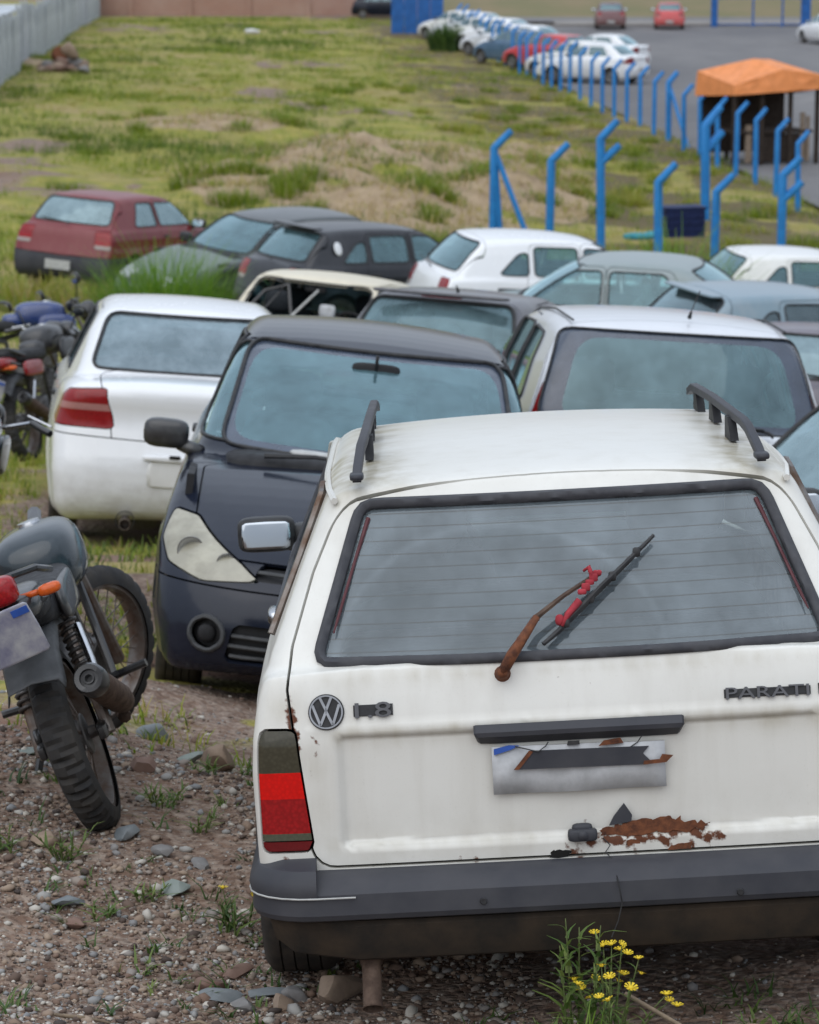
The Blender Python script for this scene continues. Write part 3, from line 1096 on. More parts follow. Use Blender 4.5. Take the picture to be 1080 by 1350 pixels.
VAN = dict(id='tallhatch', L=3.85, W=1.68, H=1.56, tm=1.7, belt=1.0, ws_base=2.95, rear_seat=1.0, mirror_in=(2.3, 1.38),
    lower=[(.1, .2), (0, .32), (-.03, .5), (.0, .7), (.03, .9), (.08, 1.0), (1.5, 1.0), (2.9, .99), (3.3, .93), (3.7, .73), (3.82, .5), (3.8, .3), (3.7, .2)],
    green=[(.06, .85), (.07, 1.0), (.25, 1.42), (.36, 1.50), (1.0, 1.55), (1.7, 1.54), (2.2, 1.46), (2.98, .99), (3.0, .85)],
    plan=[(-.1, .785), (.5, .825), (1.2, .84), (2.8, .84), (3.4, .82), (4.0, .76)],
    sec=[(.1, .09), (.3, .03), (.5, .004), (.72, 0), (.8, .012), (.98, .045), (1.1, .10)],
    gw=[(.85, .81), (1.0, .785), (1.25, .705), (1.45, .615), (1.58, .52)],
    gplan=[(0, .035), (.9, .005), (2.2, 0), (3.0, .05)],
    wheels=dict(t=(.68, 3.14), R=.295), rw=[(.70, .955), (.715, 1.03), (.605, 1.435)], rw_frit=[(.585, 1.0), (.60, 1.06), (.515, 1.40)], rw_r=.06,
    ws=[(.66, 1.02), (.57, 1.46)],
    sw=[[(.62, 1.05), (1.22, 1.03), (1.22, 1.42), (.78, 1.39)], [(1.30, 1.03), (1.86, 1.02), (1.86, 1.44), (1.30, 1.43)], [(1.94, 1.02), (2.8, 1.01), (2.3, 1.40), (1.94, 1.44)]],
    doors=[[(1.90, .32), (2.85, .32), (2.92, .75), (2.90, 1.0), (2.34, 1.46), (1.90, 1.485)], [(1.1, .60), (1.25, .32), (1.895, .32), (1.895, 1.485), (1.26, 1.47)]],
    lamps=[('tail_lamp', [(.715, .74), (1.0, .74), (.95, 1.16), (.80, 1.21)], 'lens_red', [(-9, .80, 'lens_white'), (.80, 9, 'lens_red2')]),
           ('headlight', [(.45, .62), (1.1, .66), (1.25, .84), (.5, .78)], 'lamp_glass', None)],
    bump_r=(.58, .60), bump_f=(.56, .66), gate=dict(name='tailgate', w=[(.66, .5), (.735, .9), (.735, 1.05), (.60, 1.52)], z0=.60, t1=.42),
    hood=dict(w=.68, t0=2.97, z0=.70), mirror=(.88, 2.62, 1.06), plate=(0, -.03, .72), wiper=(.46, .035, .975), shelf=(.3, .9, .97), crg=.06, rw_seal=.006)
FRONT = dict(id='round_hatch', L=3.96, W=1.69, H=1.48, tm=1.7, belt=.99, ws_base=2.97, rear_seat=1.05, mirror_in=(2.28, 1.34),
    lower=[(.10, .20), (.0, .30), (-.02, .45), (.0, .60), (.04, .80), (.10, .98), (.2, 1.01), (1.5, 1.01), (2.95, .985), (3.35, .905), (3.66, .785), (3.83, .67), (3.91, .58), (3.95, .48), (3.96, .38), (3.93, .27), (3.84, .2)],
    green=[(.12, .85), (.16, 1.0), (.42, 1.36), (.58, 1.43), (1.2, 1.475), (1.7, 1.475), (2.2, 1.415), (2.98, .98), (3.0, .85)],
    plan=[(-.1, .785), (.5, .825), (1.2, .845), (3.0, .845), (3.5, .84), (4.0, .80)],
    sec=[(.1, .10), (.25, .045), (.42, .008), (.68, 0), (.78, .014), (.98, .06), (1.1, .12)],
    gw=[(.85, .80), (1.0, .75), (1.25, .675), (1.42, .61), (1.55, .50)],
    gplan=[(0, .05), (.9, .01), (2.3, 0), (3.0, .03)], cf=.30, cfg=.13,
    wheels=dict(t=(.70, 3.17), R=.30, w=.185), rw=[(.62, 1.03), (.53, 1.36)], ws=[(.655, .995), (.575, 1.405)],
    ws_frit=[(.62, 1.03), (.548, 1.385)],
    sw=[[(.62, 1.03), (1.25, 1.02), (1.25, 1.37), (.92, 1.34)], [(1.33, 1.02), (1.90, 1.015), (1.90, 1.40), (1.33, 1.385)], [(1.98, 1.015), (2.84, 1.005), (2.34, 1.35), (1.98, 1.395)]],
    doors=[[(1.94, .32), (2.9, .32), (2.98, .75), (2.96, 1.0), (2.36, 1.372), (1.94, 1.408)], [(1.1, .60), (1.25, .32), (1.935, .32), (1.935, 1.408), (1.22, 1.385)]],
    lamps=[('tail_lamp', [(.56, .72), (.95, .72), (.92, .98), (.60, .98)], 'lens_red', None),
           ('headlight', [(.50, .598), (.80, .572), (1.10, .615), (1.28, .69), (1.36, .80), (1.16, .79), (.88, .715), (.66, .655)], 'lamp_fog', None)],
    bump_r=(.62, .60), bump_f=(.56, .78), fog=(.60, .375, .068), grilles=[(-1, .525, .265, .43), (-1, .44, .60, .665)],
    gate=dict(name='tailgate', w=[(.66, .5), (.67, .95), (.59, 1.45)], z0=.64, t1=.55),
    hood=dict(w=.70, t0=2.99, z0=.665), mirror=(.89, 2.66, 1.01), mirror_s=.95, plate=(0, 3.985, .33), shelf=(.3, .9, .98),
    fwipers=[((.45, 3.02, 1.0), (.02, 3.075, 1.015)), ((-.15, 3.07, 1.01), (-.55, 2.98, 1.02))])
BOXY = dict(id='boxy', L=3.64, W=1.54, H=1.43, tm=1.5, belt=.94, ws_base=2.70, rear_seat=.95, mirror_in=(2.1, 1.27), kl=.03, kg=.05, cfg=.05, cf=.08,
    lower=[(.05, .22), (.0, .30), (-.02, .45), (.0, .60), (.03, .90), (.06, .95), (1.5, .95), (2.75, .935), (3.2, .87), (3.52, .80), (3.58, .72), (3.62, .45), (3.6, .28), (3.5, .2)],
    green=[(.04, .8), (.06, .95), (.28, 1.34), (.42, 1.395), (1.2, 1.43), (1.9, 1.415), (2.16, 1.36), (2.72, .94), (2.75, .8)],
    plan=[(-.1, .755), (.5, .765), (2.6, .77), (3.7, .75)], sec=[(.1, .06), (.3, .02), (.5, 0), (.7, 0), (.93, .03), (1.1, .1)],
    gw=[(.8, .76), (.95, .735), (1.2, .66), (1.37, .60), (1.5, .53)],
    wheels=dict(t=(.66, 3.02), R=.275), rw=[(.60, .97), (.54, 1.33)], ws=[(.63, .96), (.56, 1.335)],
    sw=[[(.42, .97), (1.25, .965), (1.25, 1.33), (.55, 1.31)], [(1.33, .965), (2.42, .955), (2.08, 1.31), (1.33, 1.335)]],
    doors=[[(1.29, .32), (2.52, .32), (2.58, .75), (2.54, .95), (2.12, 1.35), (1.29, 1.37)]],
    lamps=[('tail_lamp', [(.5, .62), (.8, .62), (.8, .85), (.5, .85)], 'lens_red', None), ('headlight', [(.42, .58), (.85, .58), (.85, .72), (.42, .72)], 'lamp_glass', None)],
    bump_r=(.50, .5), bump_f=(.50, .55), gate=dict(name='tailgate', w=[(.64, .5), (.64, .95), (.57, 1.4)], z0=.55, t1=.40),
    hood=dict(w=.66, t0=2.72, z0=.72), plate=(0, -.035, .42), shelf=(.2, .75, .92))
# ------------------------------------------------------------------ material list
plain('tyre', (.022, .021, .020), .85, var=.35, scale=14, col2=(.075, .06, .048))
plain('tyre_moto', (.018, .019, .021), .8, var=.35, scale=14, col2=(.050, .045, .040))
plain('plate_smudged', (.42, .42, .43), .45, var=.5, scale=14, col2=(.13, .13, .22))
plain('rim_steel', (.20, .20, .20), .5, .6, var=.5, scale=12)
plain('rim_alloy', (.35, .35, .36), .4, .7, var=.4, scale=12)
plain('underbody', (.012, .011, .010), .9, scale=9)
plain('dark_plastic', (.022, .022, .024), .6, var=.3, scale=20)
plain('grey_plastic', (.075, .077, .080), .6, var=.3, scale=20)
plain('black_trim', (.018, .018, .020), .5, var=.4, scale=25, col2=(.05, .05, .05))
plain('old_rubber', (.040, .041, .048), .65, var=.4, scale=22, col2=(.075, .076, .082))
plain('bumper_plastic', (.032, .034, .042), .55, var=.3, scale=6, col2=(.058, .058, .064), bumpy=.0006)
plain('frit', (.055, .072, .105), .25, var=.3, scale=10, coat=.5)
plain('cloth_grey', (.07, .075, .085), .9, scale=30)
plain('cloth_dark', (.022, .026, .030), .9, scale=30)
plain('cloth_light', (.22, .22, .21), .9, scale=30)
plain('lining', (.36, .38, .38), .9)
plain('mirror', (.40, .43, .46), .16, 1.0, var=.05, scale=5)
plain('plate', (.50, .50, .48), .45, var=.3, scale=16)
plain('plate_grey', (.56, .57, .58), .5, var=.35, scale=16)
plain('chrome', (.55, .56, .58), .22, 1.0, var=.3, scale=20)
plain('steel_worn', (.22, .21, .20), .5, .8, var=.5, scale=16, col2=(.12, .07, .045))
plain('rust', (.20, .065, .022), .9, var=.5, scale=45, col2=(.055, .020, .012), bumpy=.002)
plain('rusty_pipe', (.13, .085, .06), .8, .3, var=.5, scale=30, col2=(.05, .03, .022), bumpy=.001)
plain('mud_brown', (.052, .036, .023), .9, var=.4, scale=8, col2=(.018, .016, .014), bumpy=.002)
plain('red_cloth', (.42, .035, .05), .8, var=.4, scale=40)
plain('red_trim', (.10, .025, .03), .7, var=.3)
plain('blue_film', (.03, .10, .42), .4)
plain('engine_metal', (.16, .16, .16), .5, .7, var=.5, scale=20, col2=(.07, .06, .055))
plain('moto_black', (.012, .012, .014), .35, var=.3, coat=.4, col2=(.035, .034, .033))
plain('tank_dark', (.008, .016, .022), .22, var=.3, scale=4, coat=.4, col2=(.016, .028, .036))
plain('tank_blue', (.012, .035, .16), .25, var=.3, scale=5, coat=.8)
plain('tank_red', (.30, .012, .012), .3, var=.3, scale=5, coat=.6)
plain('seat_vinyl', (.03, .03, .032), .55, var=.4, scale=25)
plain('lamp_glass', (.42, .44, .45), .15, var=.4, scale=30, coat=.8)
clouded('lamp_fog', (.40, .375, .29), .95)
plain('lamp_bowl', (.34, .33, .30), .4, .3, var=.3)
lens('lens_red', (.36, .010, .012)); lens('lens_red2', (.30, .014, .016)); lens('lens_red_bright', (.66, .006, .004), .12, .3)
lens('lens_white', (.42, .36, .33)); lens('lens_smoke', (.062, .056, .036), .15, .4); lens('lens_pink', (.42, .20, .18), .2, .3); lens('lens_grey', (.085, .09, .06), .25, .3)
lens('lens_frame', (.14, .006, .008), .3, .3); lens('lens_orange', (.65, .11, .015), .2, .3); lens('lens_amber', (.5, .18, .03))
glass('glass_mid', (.56, .80, .80), .19, (.28, .50, .57), patchy=.4, refl=1.9)  # teal of the dust film paints in sky reflection on the glass
glass('glass_dark', (.22, .28, .32), .16, (.24, .28, .32))
glass('glass_clear', (.70, .82, .80), .10, (.38, .43, .45))
glass('glass_van', (.66, .84, .84), .24, (.34, .52, .57), patchy=.4, refl=1.4)
glass('glass_front', (.55, .72, .70), .55, (.42, .56, .55), patchy=.4)
glass('glass_dusty', (.42, .54, .55), .46, (.31, .41, .44), patchy=.35)
glass('glass_hero', (.78, .90, .88), .26, (.39, .46, .505), lines=(.90, .031), patchy=.4, refl=1.15, gcol=(.90, .97, 1.0), wipe=(-.175, .876, .40))
glass('glass_film', (.34, .42, .46), .42, (.32, .38, .42), patchy=.42)
paint('paint_hero', (.70, .69, .64), rough=.35, coat=.35, dust=.30, dustcol=(.40, .37, .31), mud=.6)
paint('paint_white', (.76, .77, .78), rough=.25, coat=.8, dust=.07, mud=.45)
paint('paint_white2', (.74, .74, .72), rough=.3, coat=.6, dust=.14, mud=.4)
paint('paint_silver', (.62, .64, .67), rough=.28, coat=.8, dust=.12, mud=.35)
paint('paint_black', (.006, .009, .019), rough=.18, coat=.25, spec=.25, dust=.03, dustcol=(.12, .13, .16), mud=.05)
paint('paint_charcoal', (.035, .036, .045), rough=.30, coat=.7, dust=.35, dustcol=(.22, .20, .21), mud=.3)
paint('paint_dark', (.009, .010, .014), rough=.3, coat=.3, spec=.4, dust=.12, dustcol=(.15, .15, .16), mud=.2)
plain('badge_grey', (.10, .10, .108), .45, var=.3)
plain('emblem_grey', (.30, .31, .33), .4, .3, var=.3)
paint('paint_darkgreen', (.012, .018, .020), rough=.3, coat=.5, dust=.2, dustcol=(.16, .17, .15), mud=.3)
paint('paint_hoodgreen', (.10, .14, .12), rough=.5, coat=.3, dust=.5, dustcol=(.20, .22, .18), mud=.3)
paint('paint_red', (.16, .009, .012), rough=.40, coat=.3, dust=.20, dustcol=(.30, .15, .13), mud=.25)
paint('paint_cream', (.66, .60, .46), rough=.45, coat=.2, dust=.25, dustcol=(.36, .30, .22), mud=.3)
paint('paint_greygreen', (.20, .25, .25), rough=.35, coat=.5, dust=.4, dustcol=(.32, .34, .34), mud=.3)
paint('paint_bluegrey', (.16, .24, .29), rough=.32, coat=.6, dust=.35, dustcol=(.32, .34, .36), mud=.3)
paint('paint_blue', (.035, .10, .19), rough=.3, coat=.6, dust=.3, dustcol=(.22, .26, .28), mud=.3)
paint('paint_purple', (.09, .08, .10), rough=.35, coat=.5, dust=.45, dustcol=(.28, .25, .27), mud=.3)
paint('paint_brightred', (.50, .016, .020), rough=.3, coat=.7, dust=.1)
paint('paint_winered', (.10, .010, .016), rough=.3, coat=.7, dust=.1)
# ------------------------------------------------------------------ where the cars stand
POSE = dict(
    hero=((.444, 6.768, 3.833), -.18, -5.126, -3.0),
    sedan=((-1.36, 17.10, 2.68), -6.0, -3.4, 4.6),
    black=((-.36, 15.35, 2.99), 178.5, 3.2, -6.5),
    silver=((1.31, 14.44, 2.97), -4.0, -6.0, 3.9),
    dark=((.02, 20.9, 2.40), 14.4, -6.6, 2.8),
    cream=((-.62, 30.3, 1.38), 191.6, 6.2, -5.0),
    blackhatch=((-1.87, 36.3, 1.25), 58.0, -2.5, .8),
    mossy=((-.65, 40.9, 1.03), 230.0, .5, -3.5),
    red=((-4.91, 40.97, 1.18), 24.2, -3.7, 3.3),
    whitehatch=((.05, 34.2, 1.43), 74.0, -3.7, 1.6),
    greygreen=((4.04, 31.35, 1.33), -78.7, .9, -1.8),
    bluegrey=((2.25, 28.7, 1.48), 66.7, -3.6, 2.0),
    whiteright=((3.96, 41.3, .42), 78.0, -3.0, 2.0),
    purple=((3.28, 22.2, 1.93), 1.7, -5.9, 4.0),
    blue=((1.60, 13.0, 2.90), 62.0, -3.0, 4.0),
)
_DIM = dict(hero=(.62, 3.25, .7), default=(.7, 3.15, .72))
_cp = []
for k, (loc, ya, pi_, ro) in POSE.items():
    Mx = np.array(pose(loc, ya, pi_, ro))
    t0, t1, hx = _DIM.get(k, _DIM['default'])
    for tt in (t0, t1):
        for sx in (-hx, hx):
            p = Mx[:3, :3] @ np.array([sx, tt, 0]) + Mx[:3, 3]
            _cp.append((p[0], p[1], p[2] + (.012 if k != 'hero' else -.02)))
_cp += [(-6, 8, 4.0), (-1.6, 7.2, 3.84), (-.94, 8.5, 3.80), (-1.02, 9.6, 3.74), (-1.9, 8.6, 3.83), (-2.4, 10, 3.66), (-2.3, 13.5, 3.18), (-1.5, 11.5, 3.5), (-4, 16, 2.9), (-3.8, 22, 2.4), (-6, 30, 1.9), (5, 8, 3.4), (6, 16, 2.4), (0, 0, 4.6), (-8, 0, 4.6), (8, 0, 4.2), (.4, 6.0, 3.93), (-1, 6.0, 3.9),
        (7, 26, 1.3), (9, 40, .2), (-10, 45, 1.4), (-12, 70, 1.1), (-5, 60, .85), (0, 55, .60), (3.0, 52, .45), (6.2, 54, .2), (8.6, 58, .0), (11, 50, -.1),
        (-3, 75, .62), (-9, 100, .7), (2, 75, .35), (6.0, 75, .15), (3.5, 100, .12), (5.1, 100, .06), (0, 100, .3), (-16, 110, .9), (-18, 140, .6), (-6, 140, .1), (1.2, 150, .02), (-2, 176, 0), (-20, 178, 0),
        (-60, 178, 0), (-60, 90, 1.2), (-60, 20, 3), (-30, 40, 2), (-25, 0, 4.5), (30, 0, 2.5), (40, 40, -.6), (14, 64, -.25), (30, 70, -.4), (30, 120, -.4), (12, 120, -.4), (9, 150, -.3), (60, 100, -.4), (60, 200, -.3), (0, 230, -.2), (-60, 260, 0), (60, 260, -.3),
        (0, -40, 6.0), (-60, -40, 6.0), (60, -40, 4)]
_cp = np.array(_cp)
_sc = 1.0
def _phi(r):
    return np.sqrt(r * r + .6 ** 2)
_n = len(_cp)
_A = np.zeros((_n + 3, _n + 3))
_A[:_n, :_n] = _phi(np.hypot(_cp[:, None, 0] - _cp[None, :, 0], _cp[:, None, 1] - _cp[None, :, 1])) - np.eye(_n) * .02
_Pm = np.column_stack([np.ones(_n), _cp[:, :2] / 50])
_A[:_n, _n:] = _Pm; _A[_n:, :_n] = _Pm.T
_w = np.linalg.solve(_A, np.concatenate([_cp[:, 2], np.zeros(3)]))

def vnoise(x, y, seed=0):
    xi = np.floor(x).astype(np.int64); yi = np.floor(y).astype(np.int64)
    fx, fy = x - xi, y - yi
    fx = fx * fx * (3 - 2 * fx); fy = fy * fy * (3 - 2 * fy)
    def h(a, b):
        n = (a * 374761393 + b * 668265263 + seed * 1442695041) & 0x7fffffff
        n = ((n ^ (n >> 13)) * 1274126177) & 0x7fffffff
        return ((n ^ (n >> 16)) & 0xffff) / 65535.0
    return (h(xi, yi) * (1 - fx) * (1 - fy) + h(xi + 1, yi) * fx * (1 - fy) + h(xi, yi + 1) * (1 - fx) * fy + h(xi + 1, yi + 1) * fx * fy)
def fbm(x, y, o=4, seed=0):
    s = 0; a = .5
    for i in range(o):
        s = s + a * vnoise(x * 2 ** i, y * 2 ** i, seed + i * 17); a *= .5
    return s / (1 - .5 ** o)

MOUNDS = [(-.9, 66, 2.6, 1.6, .75), (-2.6, 62, 2.2, 1.5, .55), (1.6, 68, 2.2, 1.5, .6), (.9, 60, 1.8, 1.4, .55), (-.6, 57.5, 1.5, 1.2, .4), (-3.4, 58, 1.2, 1.0, .35), (2.0, 61.5, 1.6, 1.1, .5), (-2.2, 46.5, 1.0, .8, .25), (-14.0, 108, 2.0, 2.2, .35), (-5.2, 78, 2.5, 2.5, .4), (3.0, 72, 1.6, 1.6, .4)]
def fence_x(y):
    return np.interp(y, [40, 64, 103, 149, 200], [10.4, 8.5, 5.5, 2.35, -1.0])
def gz(x, y):
    x = np.atleast_1d(np.asarray(x, float)); y = np.atleast_1d(np.asarray(y, float))
    out = np.empty(x.shape)
    xf, yf = x.ravel(), y.ravel(); o = out.ravel()
    for i in range(0, len(xf), 20000):
        xs = np.clip(xf[i:i + 20000], -150, 150); ys = np.clip(yf[i:i + 20000], -60, 300)
        K = _phi(np.hypot(xs[:, None] - _cp[None, :, 0], ys[:, None] - _cp[None, :, 1]))
        o[i:i + 20000] = K @ _w[:_n] + _w[_n] + _w[_n + 1] * xs / 50 + _w[_n + 2] * ys / 50
    z = o.reshape(x.shape)
    near = np.clip((20 - y) / 8, 0, 1)
    field = np.clip((y - 34) / 14, 0, 1) * np.clip((172 - y) / 20, 0, 1)
    z = z + near * ((fbm(x * 2.2, y * 2.2, 4, 3) - .5) * .07 + (fbm(x * 14, y * 14, 3, 9) - .5) * .018)
    z = z + field * ((fbm(x * .35, y * .35, 4, 5) - .5) * .42)
    for (mx, my, sx, sy, hh) in MOUNDS:
        g = np.exp(-((x - mx) / sx) ** 2 - ((y - my) / sy) ** 2)
        z = z + hh * g * (.7 + .9 * (fbm(x * 1.3 + 5, y * 1.3, 3, 21) - .3))
    dd = np.clip(1.2 - ((x + .4) / 5.0) ** 2 - ((y - 65) / 13.0) ** 2, 0, 1)
    z = z + dd * ((fbm(x * .8, y * .6, 4, 83) - .5) * .55)
    lot = np.clip((x - fence_x(y) + .2) / 1.6, 0, 1) * np.clip((y - 60) / 4, 0, 1) * np.clip((230 - y) / 20, 0, 1)
    z = z * (1 - lot) + np.minimum(z, -.12) * lot
    return z
def gz1(x, y):
    return float(gz(x, y)[0])

def mound_mask(x, y):
    m = np.zeros(np.shape(x))
    for (mx, my, sx, sy, hh) in MOUNDS:
        m = np.maximum(m, np.exp(-((x - mx) / (sx * .85)) ** 2 - ((y - my) / (sy * .85)) ** 2) * min(1, hh / .4))
    d = ((x + .4 - (y - 64) * .02) / 4.6) ** 2 + ((y - 65) / 13.0) ** 2
    m = np.maximum(m, np.clip((1.15 - d) / .5, 0, 1) * np.clip((fbm(x * .55, y * .28, 4, 57) - .40) / .14, 0, 1))
    return m

def grass_mask(x, y):
    """0 bare dirt, 1 full grass"""
    e = 22 + 3.5 * np.sin(x * .6) + (fbm(x * .5, y * .5, 3, 31) - .5) * 14
    e = np.where(x < -1.6, 15.0 + (fbm(x * .8, y * .8, 3, 33) - .5) * 8, e)
    m = np.clip((y - e) / 9, 0, 1)
    p = fbm(x * .22, y * .16, 4, 41)
    m = m * (1 - .85 * np.clip((p - .66) / .08, 0, 1))
    m = m * (1 - .9 * np.clip((mound_mask(x, y) - .22) / .25, 0, 1) * np.clip((fbm(x * .9, y * .9, 3, 51) - .30) / .12, 0, 1))
    # little green islands on the bare ground by the motorcycles
    isl = np.clip((fbm(x * 1.3, y * 1.3, 3, 61) - .52) / .08, 0, 1) * np.clip((y - 9.6) / 1.5, 0, 1)
    return np.clip(np.maximum(m, isl * .8), 0, 1)

# ------------------------------------------------------------------ ground sheet
def spaced(segs):
    out = []
    for (a, b, st) in segs:
        n = max(1, int(round((b - a) / st)))
        out += list(a + (b - a) * np.arange(n) / n)
    return np.array(out + [segs[-1][1]])
gx = spaced([(-3000, -400, 520), (-400, -60, 45), (-60, -20, 4), (-20, -6, .8), (-6, -2.2, .16), (-2.2, 1.8, .04), (1.8, 4, .12), (4, 14, .6), (14, 60, 4), (60, 400, 45), (400, 3000, 520)])
gy = spaced([(-400, -40, 60), (-40, 0, 5), (0, 5.5, .5), (5.5, 12, .04), (12, 22, .14), (22, 52, .4), (52, 80, .35), (80, 180, .8), (180, 300, 8), (300, 3000, 400)])
X, Y = np.meshgrid(gx, gy, indexing='ij')
Z = gz(X, Y)
nx, ny = X.shape
ii = np.arange(nx * ny).reshape(nx, ny)
Fg = np.stack([ii[:-1, :-1], ii[1:, :-1], ii[1:, 1:], ii[:-1, 1:]], -1).reshape(-1, 4)
gm_ = grass_mask(X, Y).ravel()
bank = np.clip((X - fence_x(Y) + 9 - (Y - 60) * .02) / 5, 0, 1) * np.clip((Y - 46) / 8, 0, 1) * (fbm(X * .5, Y * .5, 3, 71) > .38)
dry = np.clip((mound_mask(X, Y) - .2) / .3, 0, 1)

m, nt, out = _new('ground')
b = N(nt, 'ShaderNodeBsdfPrincipled', Roughness=.95)
ag = N(nt, 'ShaderNodeAttribute', attribute_name='grass'); ad = N(nt, 'ShaderNodeAttribute', attribute_name='dry'); ab = N(nt, 'ShaderNodeAttribute', attribute_name='bank')
n1 = noise(nt, .55, 6.0); n2 = noise(nt, 3.2, 6.0); n3 = noise(nt, 24.0, 4.0); n4 = noise(nt, 1.4, 5.0)
dirt = mixc(nt, maprange(nt, n2, .32, .68), (.20, .125, .085), (.105, .062, .042))
dirt = mixc(nt, maprange(nt, n3, .42, .70), dirt, (.34, .27, .215))
vo = N(nt, 'ShaderNodeTexVoronoi', Scale=38.0); tc = N(nt, 'ShaderNodeTexCoord'); L_(nt, tc.outputs['Object'], vo.inputs['Vector'])
dirt = mixc(nt, math_(nt, 'MULTIPLY', maprange(nt, vo.outputs['Distance'], .10, .32, .8, 0), maprange(nt, n4, .35, .6)), dirt, (.28, .245, .22))
dirt = mixc(nt, maprange(nt, n1, .52, .70), dirt, (.17, .088, .055))
grs = mixc(nt, maprange(nt, n4, .35, .62), (.205, .215, .022), (.31, .265, .055))
grs = mixc(nt, maprange(nt, n2, .45, .7), grs, (.12, .145, .018))
grs = mixc(nt, maprange(nt, n1, .46, .64, 0, .85), grs, (.31, .235, .10))
strw = mixc(nt, maprange(nt, n2, .3, .7), (.42, .315, .20), (.26, .185, .11))
bnk = mixc(nt, maprange(nt, n2, .3, .7), (.135, .090, .040), (.085, .080, .028))
gf = maprange(nt, math_(nt, 'ADD', ag.outputs['Fac'], math_(nt, 'MULTIPLY', math_(nt, 'SUBTRACT', n2, .5), .7)), .35, .65)
c = mixc(nt, gf, dirt, grs)
c = mixc(nt, maprange(nt, math_(nt, 'ADD', ab.outputs['Fac'], math_(nt, 'MULTIPLY', math_(nt, 'SUBTRACT', n2, .5), .6)), .4, .7), c, bnk)
c = mixc(nt, maprange(nt, math_(nt, 'ADD', ad.outputs['Fac'], math_(nt, 'MULTIPLY', math_(nt, 'SUBTRACT', n2, .5), .8)), .35, .65), c, strw)
L_(nt, c, b.inputs['Base Color'])
hh = math_(nt, 'ADD', math_(nt, 'MULTIPLY', n3, .6), math_(nt, 'MULTIPLY', vo.outputs['Distance'], -.5))
L_(nt, bump(nt, math_(nt, 'ADD', hh, n2), .9, .03), b.inputs['Normal'])
L_(nt, b.outputs[0], out.inputs['Surface'])
ground = link('ground', mesh_from('ground', np.column_stack([X.ravel(), Y.ravel(), Z.ravel()]), Fg, m, attrs=dict(grass=gm_, dry=dry.ravel(), bank=bank.ravel())))
tag(ground, 'sloping lot of bare stony dirt rising into rough grass field', None, None, 'structure')
# ------------------------------------------------------------------ the white station wagon in front
def _rec(s, t, z):
    m = sstep((.588 - np.abs(s)) / .03) * sstep((z - .476) / .012) * sstep((.752 - z) / .018)
    lip = sstep((z - .756) / .008) * sstep((.775 - z) / .01) * sstep((.66 - np.abs(s)) / .03)
    return (-.017 * m + .003 * lip) * (np.abs(t) < .25)
HERO = dict(id='wagon', L=3.98, W=1.60, H=1.40, tm=1.6, belt=.92, ws_base=2.66, rear_seat=1.25, mirror_in=(2.02, 1.22), gh=.006,
    kl=.032, kg=.045, ku=.012, cr=.022, cf=.08, crg=.03, cfg=.06, crown_l=.03, crown_r=.028,
    lower=[(.66, .22), (.58, .31), (.10, .325), (.0, .33, 1), (.0, .50), (.0, .745), (.004, .775), (.03, .895), (.05, .93), (1.5, .925), (2.68, .915), (3.3, .86), (3.84, .77), (3.94, .70), (3.98, .45), (3.96, .28), (3.86, .2)],
    green=[(.03, .80), (.036, .895, 1), (.326, 1.302), (.350, 1.330), (.60, 1.354), (1.2, 1.374), (1.75, 1.366), (2.08, 1.325), (2.68, .91), (2.7, .80)],
    plan=[(-.1, .786), (.4, .798), (1.2, .80), (2.6, .80), (3.3, .79), (4.0, .76)],
    sec=[(.1, .07), (.3, .02), (.45, .004), (.66, 0), (.74, .006), (.80, .016), (.92, .045), (1.1, .10)],
    gw=[(.8, .79), (.92, .752), (1.1, .675), (1.30, .585), (1.42, .52)],
    gplan=[(0, .018), (.8, .0), (2.2, 0), (2.8, .04)],
    wheels=dict(t=(.72, 3.25), R=.295, w=.185, flare=.012, arch=.05, **{'in': -.022}), rw=[(.622, .912), (.498, 1.268)], rw_r=.035, rw_seal=.0145, ws=[(.63, .945), (.54, 1.305)],
    sw=[[(.46, .955), (1.58, .95), (1.58, 1.275), (.60, 1.285)], [(1.66, .95), (2.44, .94), (2.09, 1.265), (1.66, 1.28)]],
    lamps=[('tail_lamp', [(.692, .768), (.800, .770), (.802, .470), (.656, .470)], 'lens_red', [(-9, .495, 'lens_frame'), (.495, .515, 'lens_grey'), (.515, .600, 'lens_red'), (.600, .664, 'lens_red_bright'), (.664, 9, 'lens_smoke')]),
           ('headlight', [(.42, .58), (.85, .58), (.85, .72), (.42, .72)], 'lamp_glass', None)],
    bump_r=(-1, .5), bump_f=(.50, .60), gate=dict(name='tailgate', w=[(.648, .42), (.668, .60), (.694, .86), (.680, .95), (.623, 1.115), (.549, 1.27), (.505, 1.36)], z0=.430, t1=.347),
    hood=dict(w=.66, t0=2.68, z0=.72), doors=[[(1.62, .32), (2.52, .32), (2.58, .75), (2.54, .93), (2.12, 1.30), (1.62, 1.315)]], shelf=(.30, .85, .86))

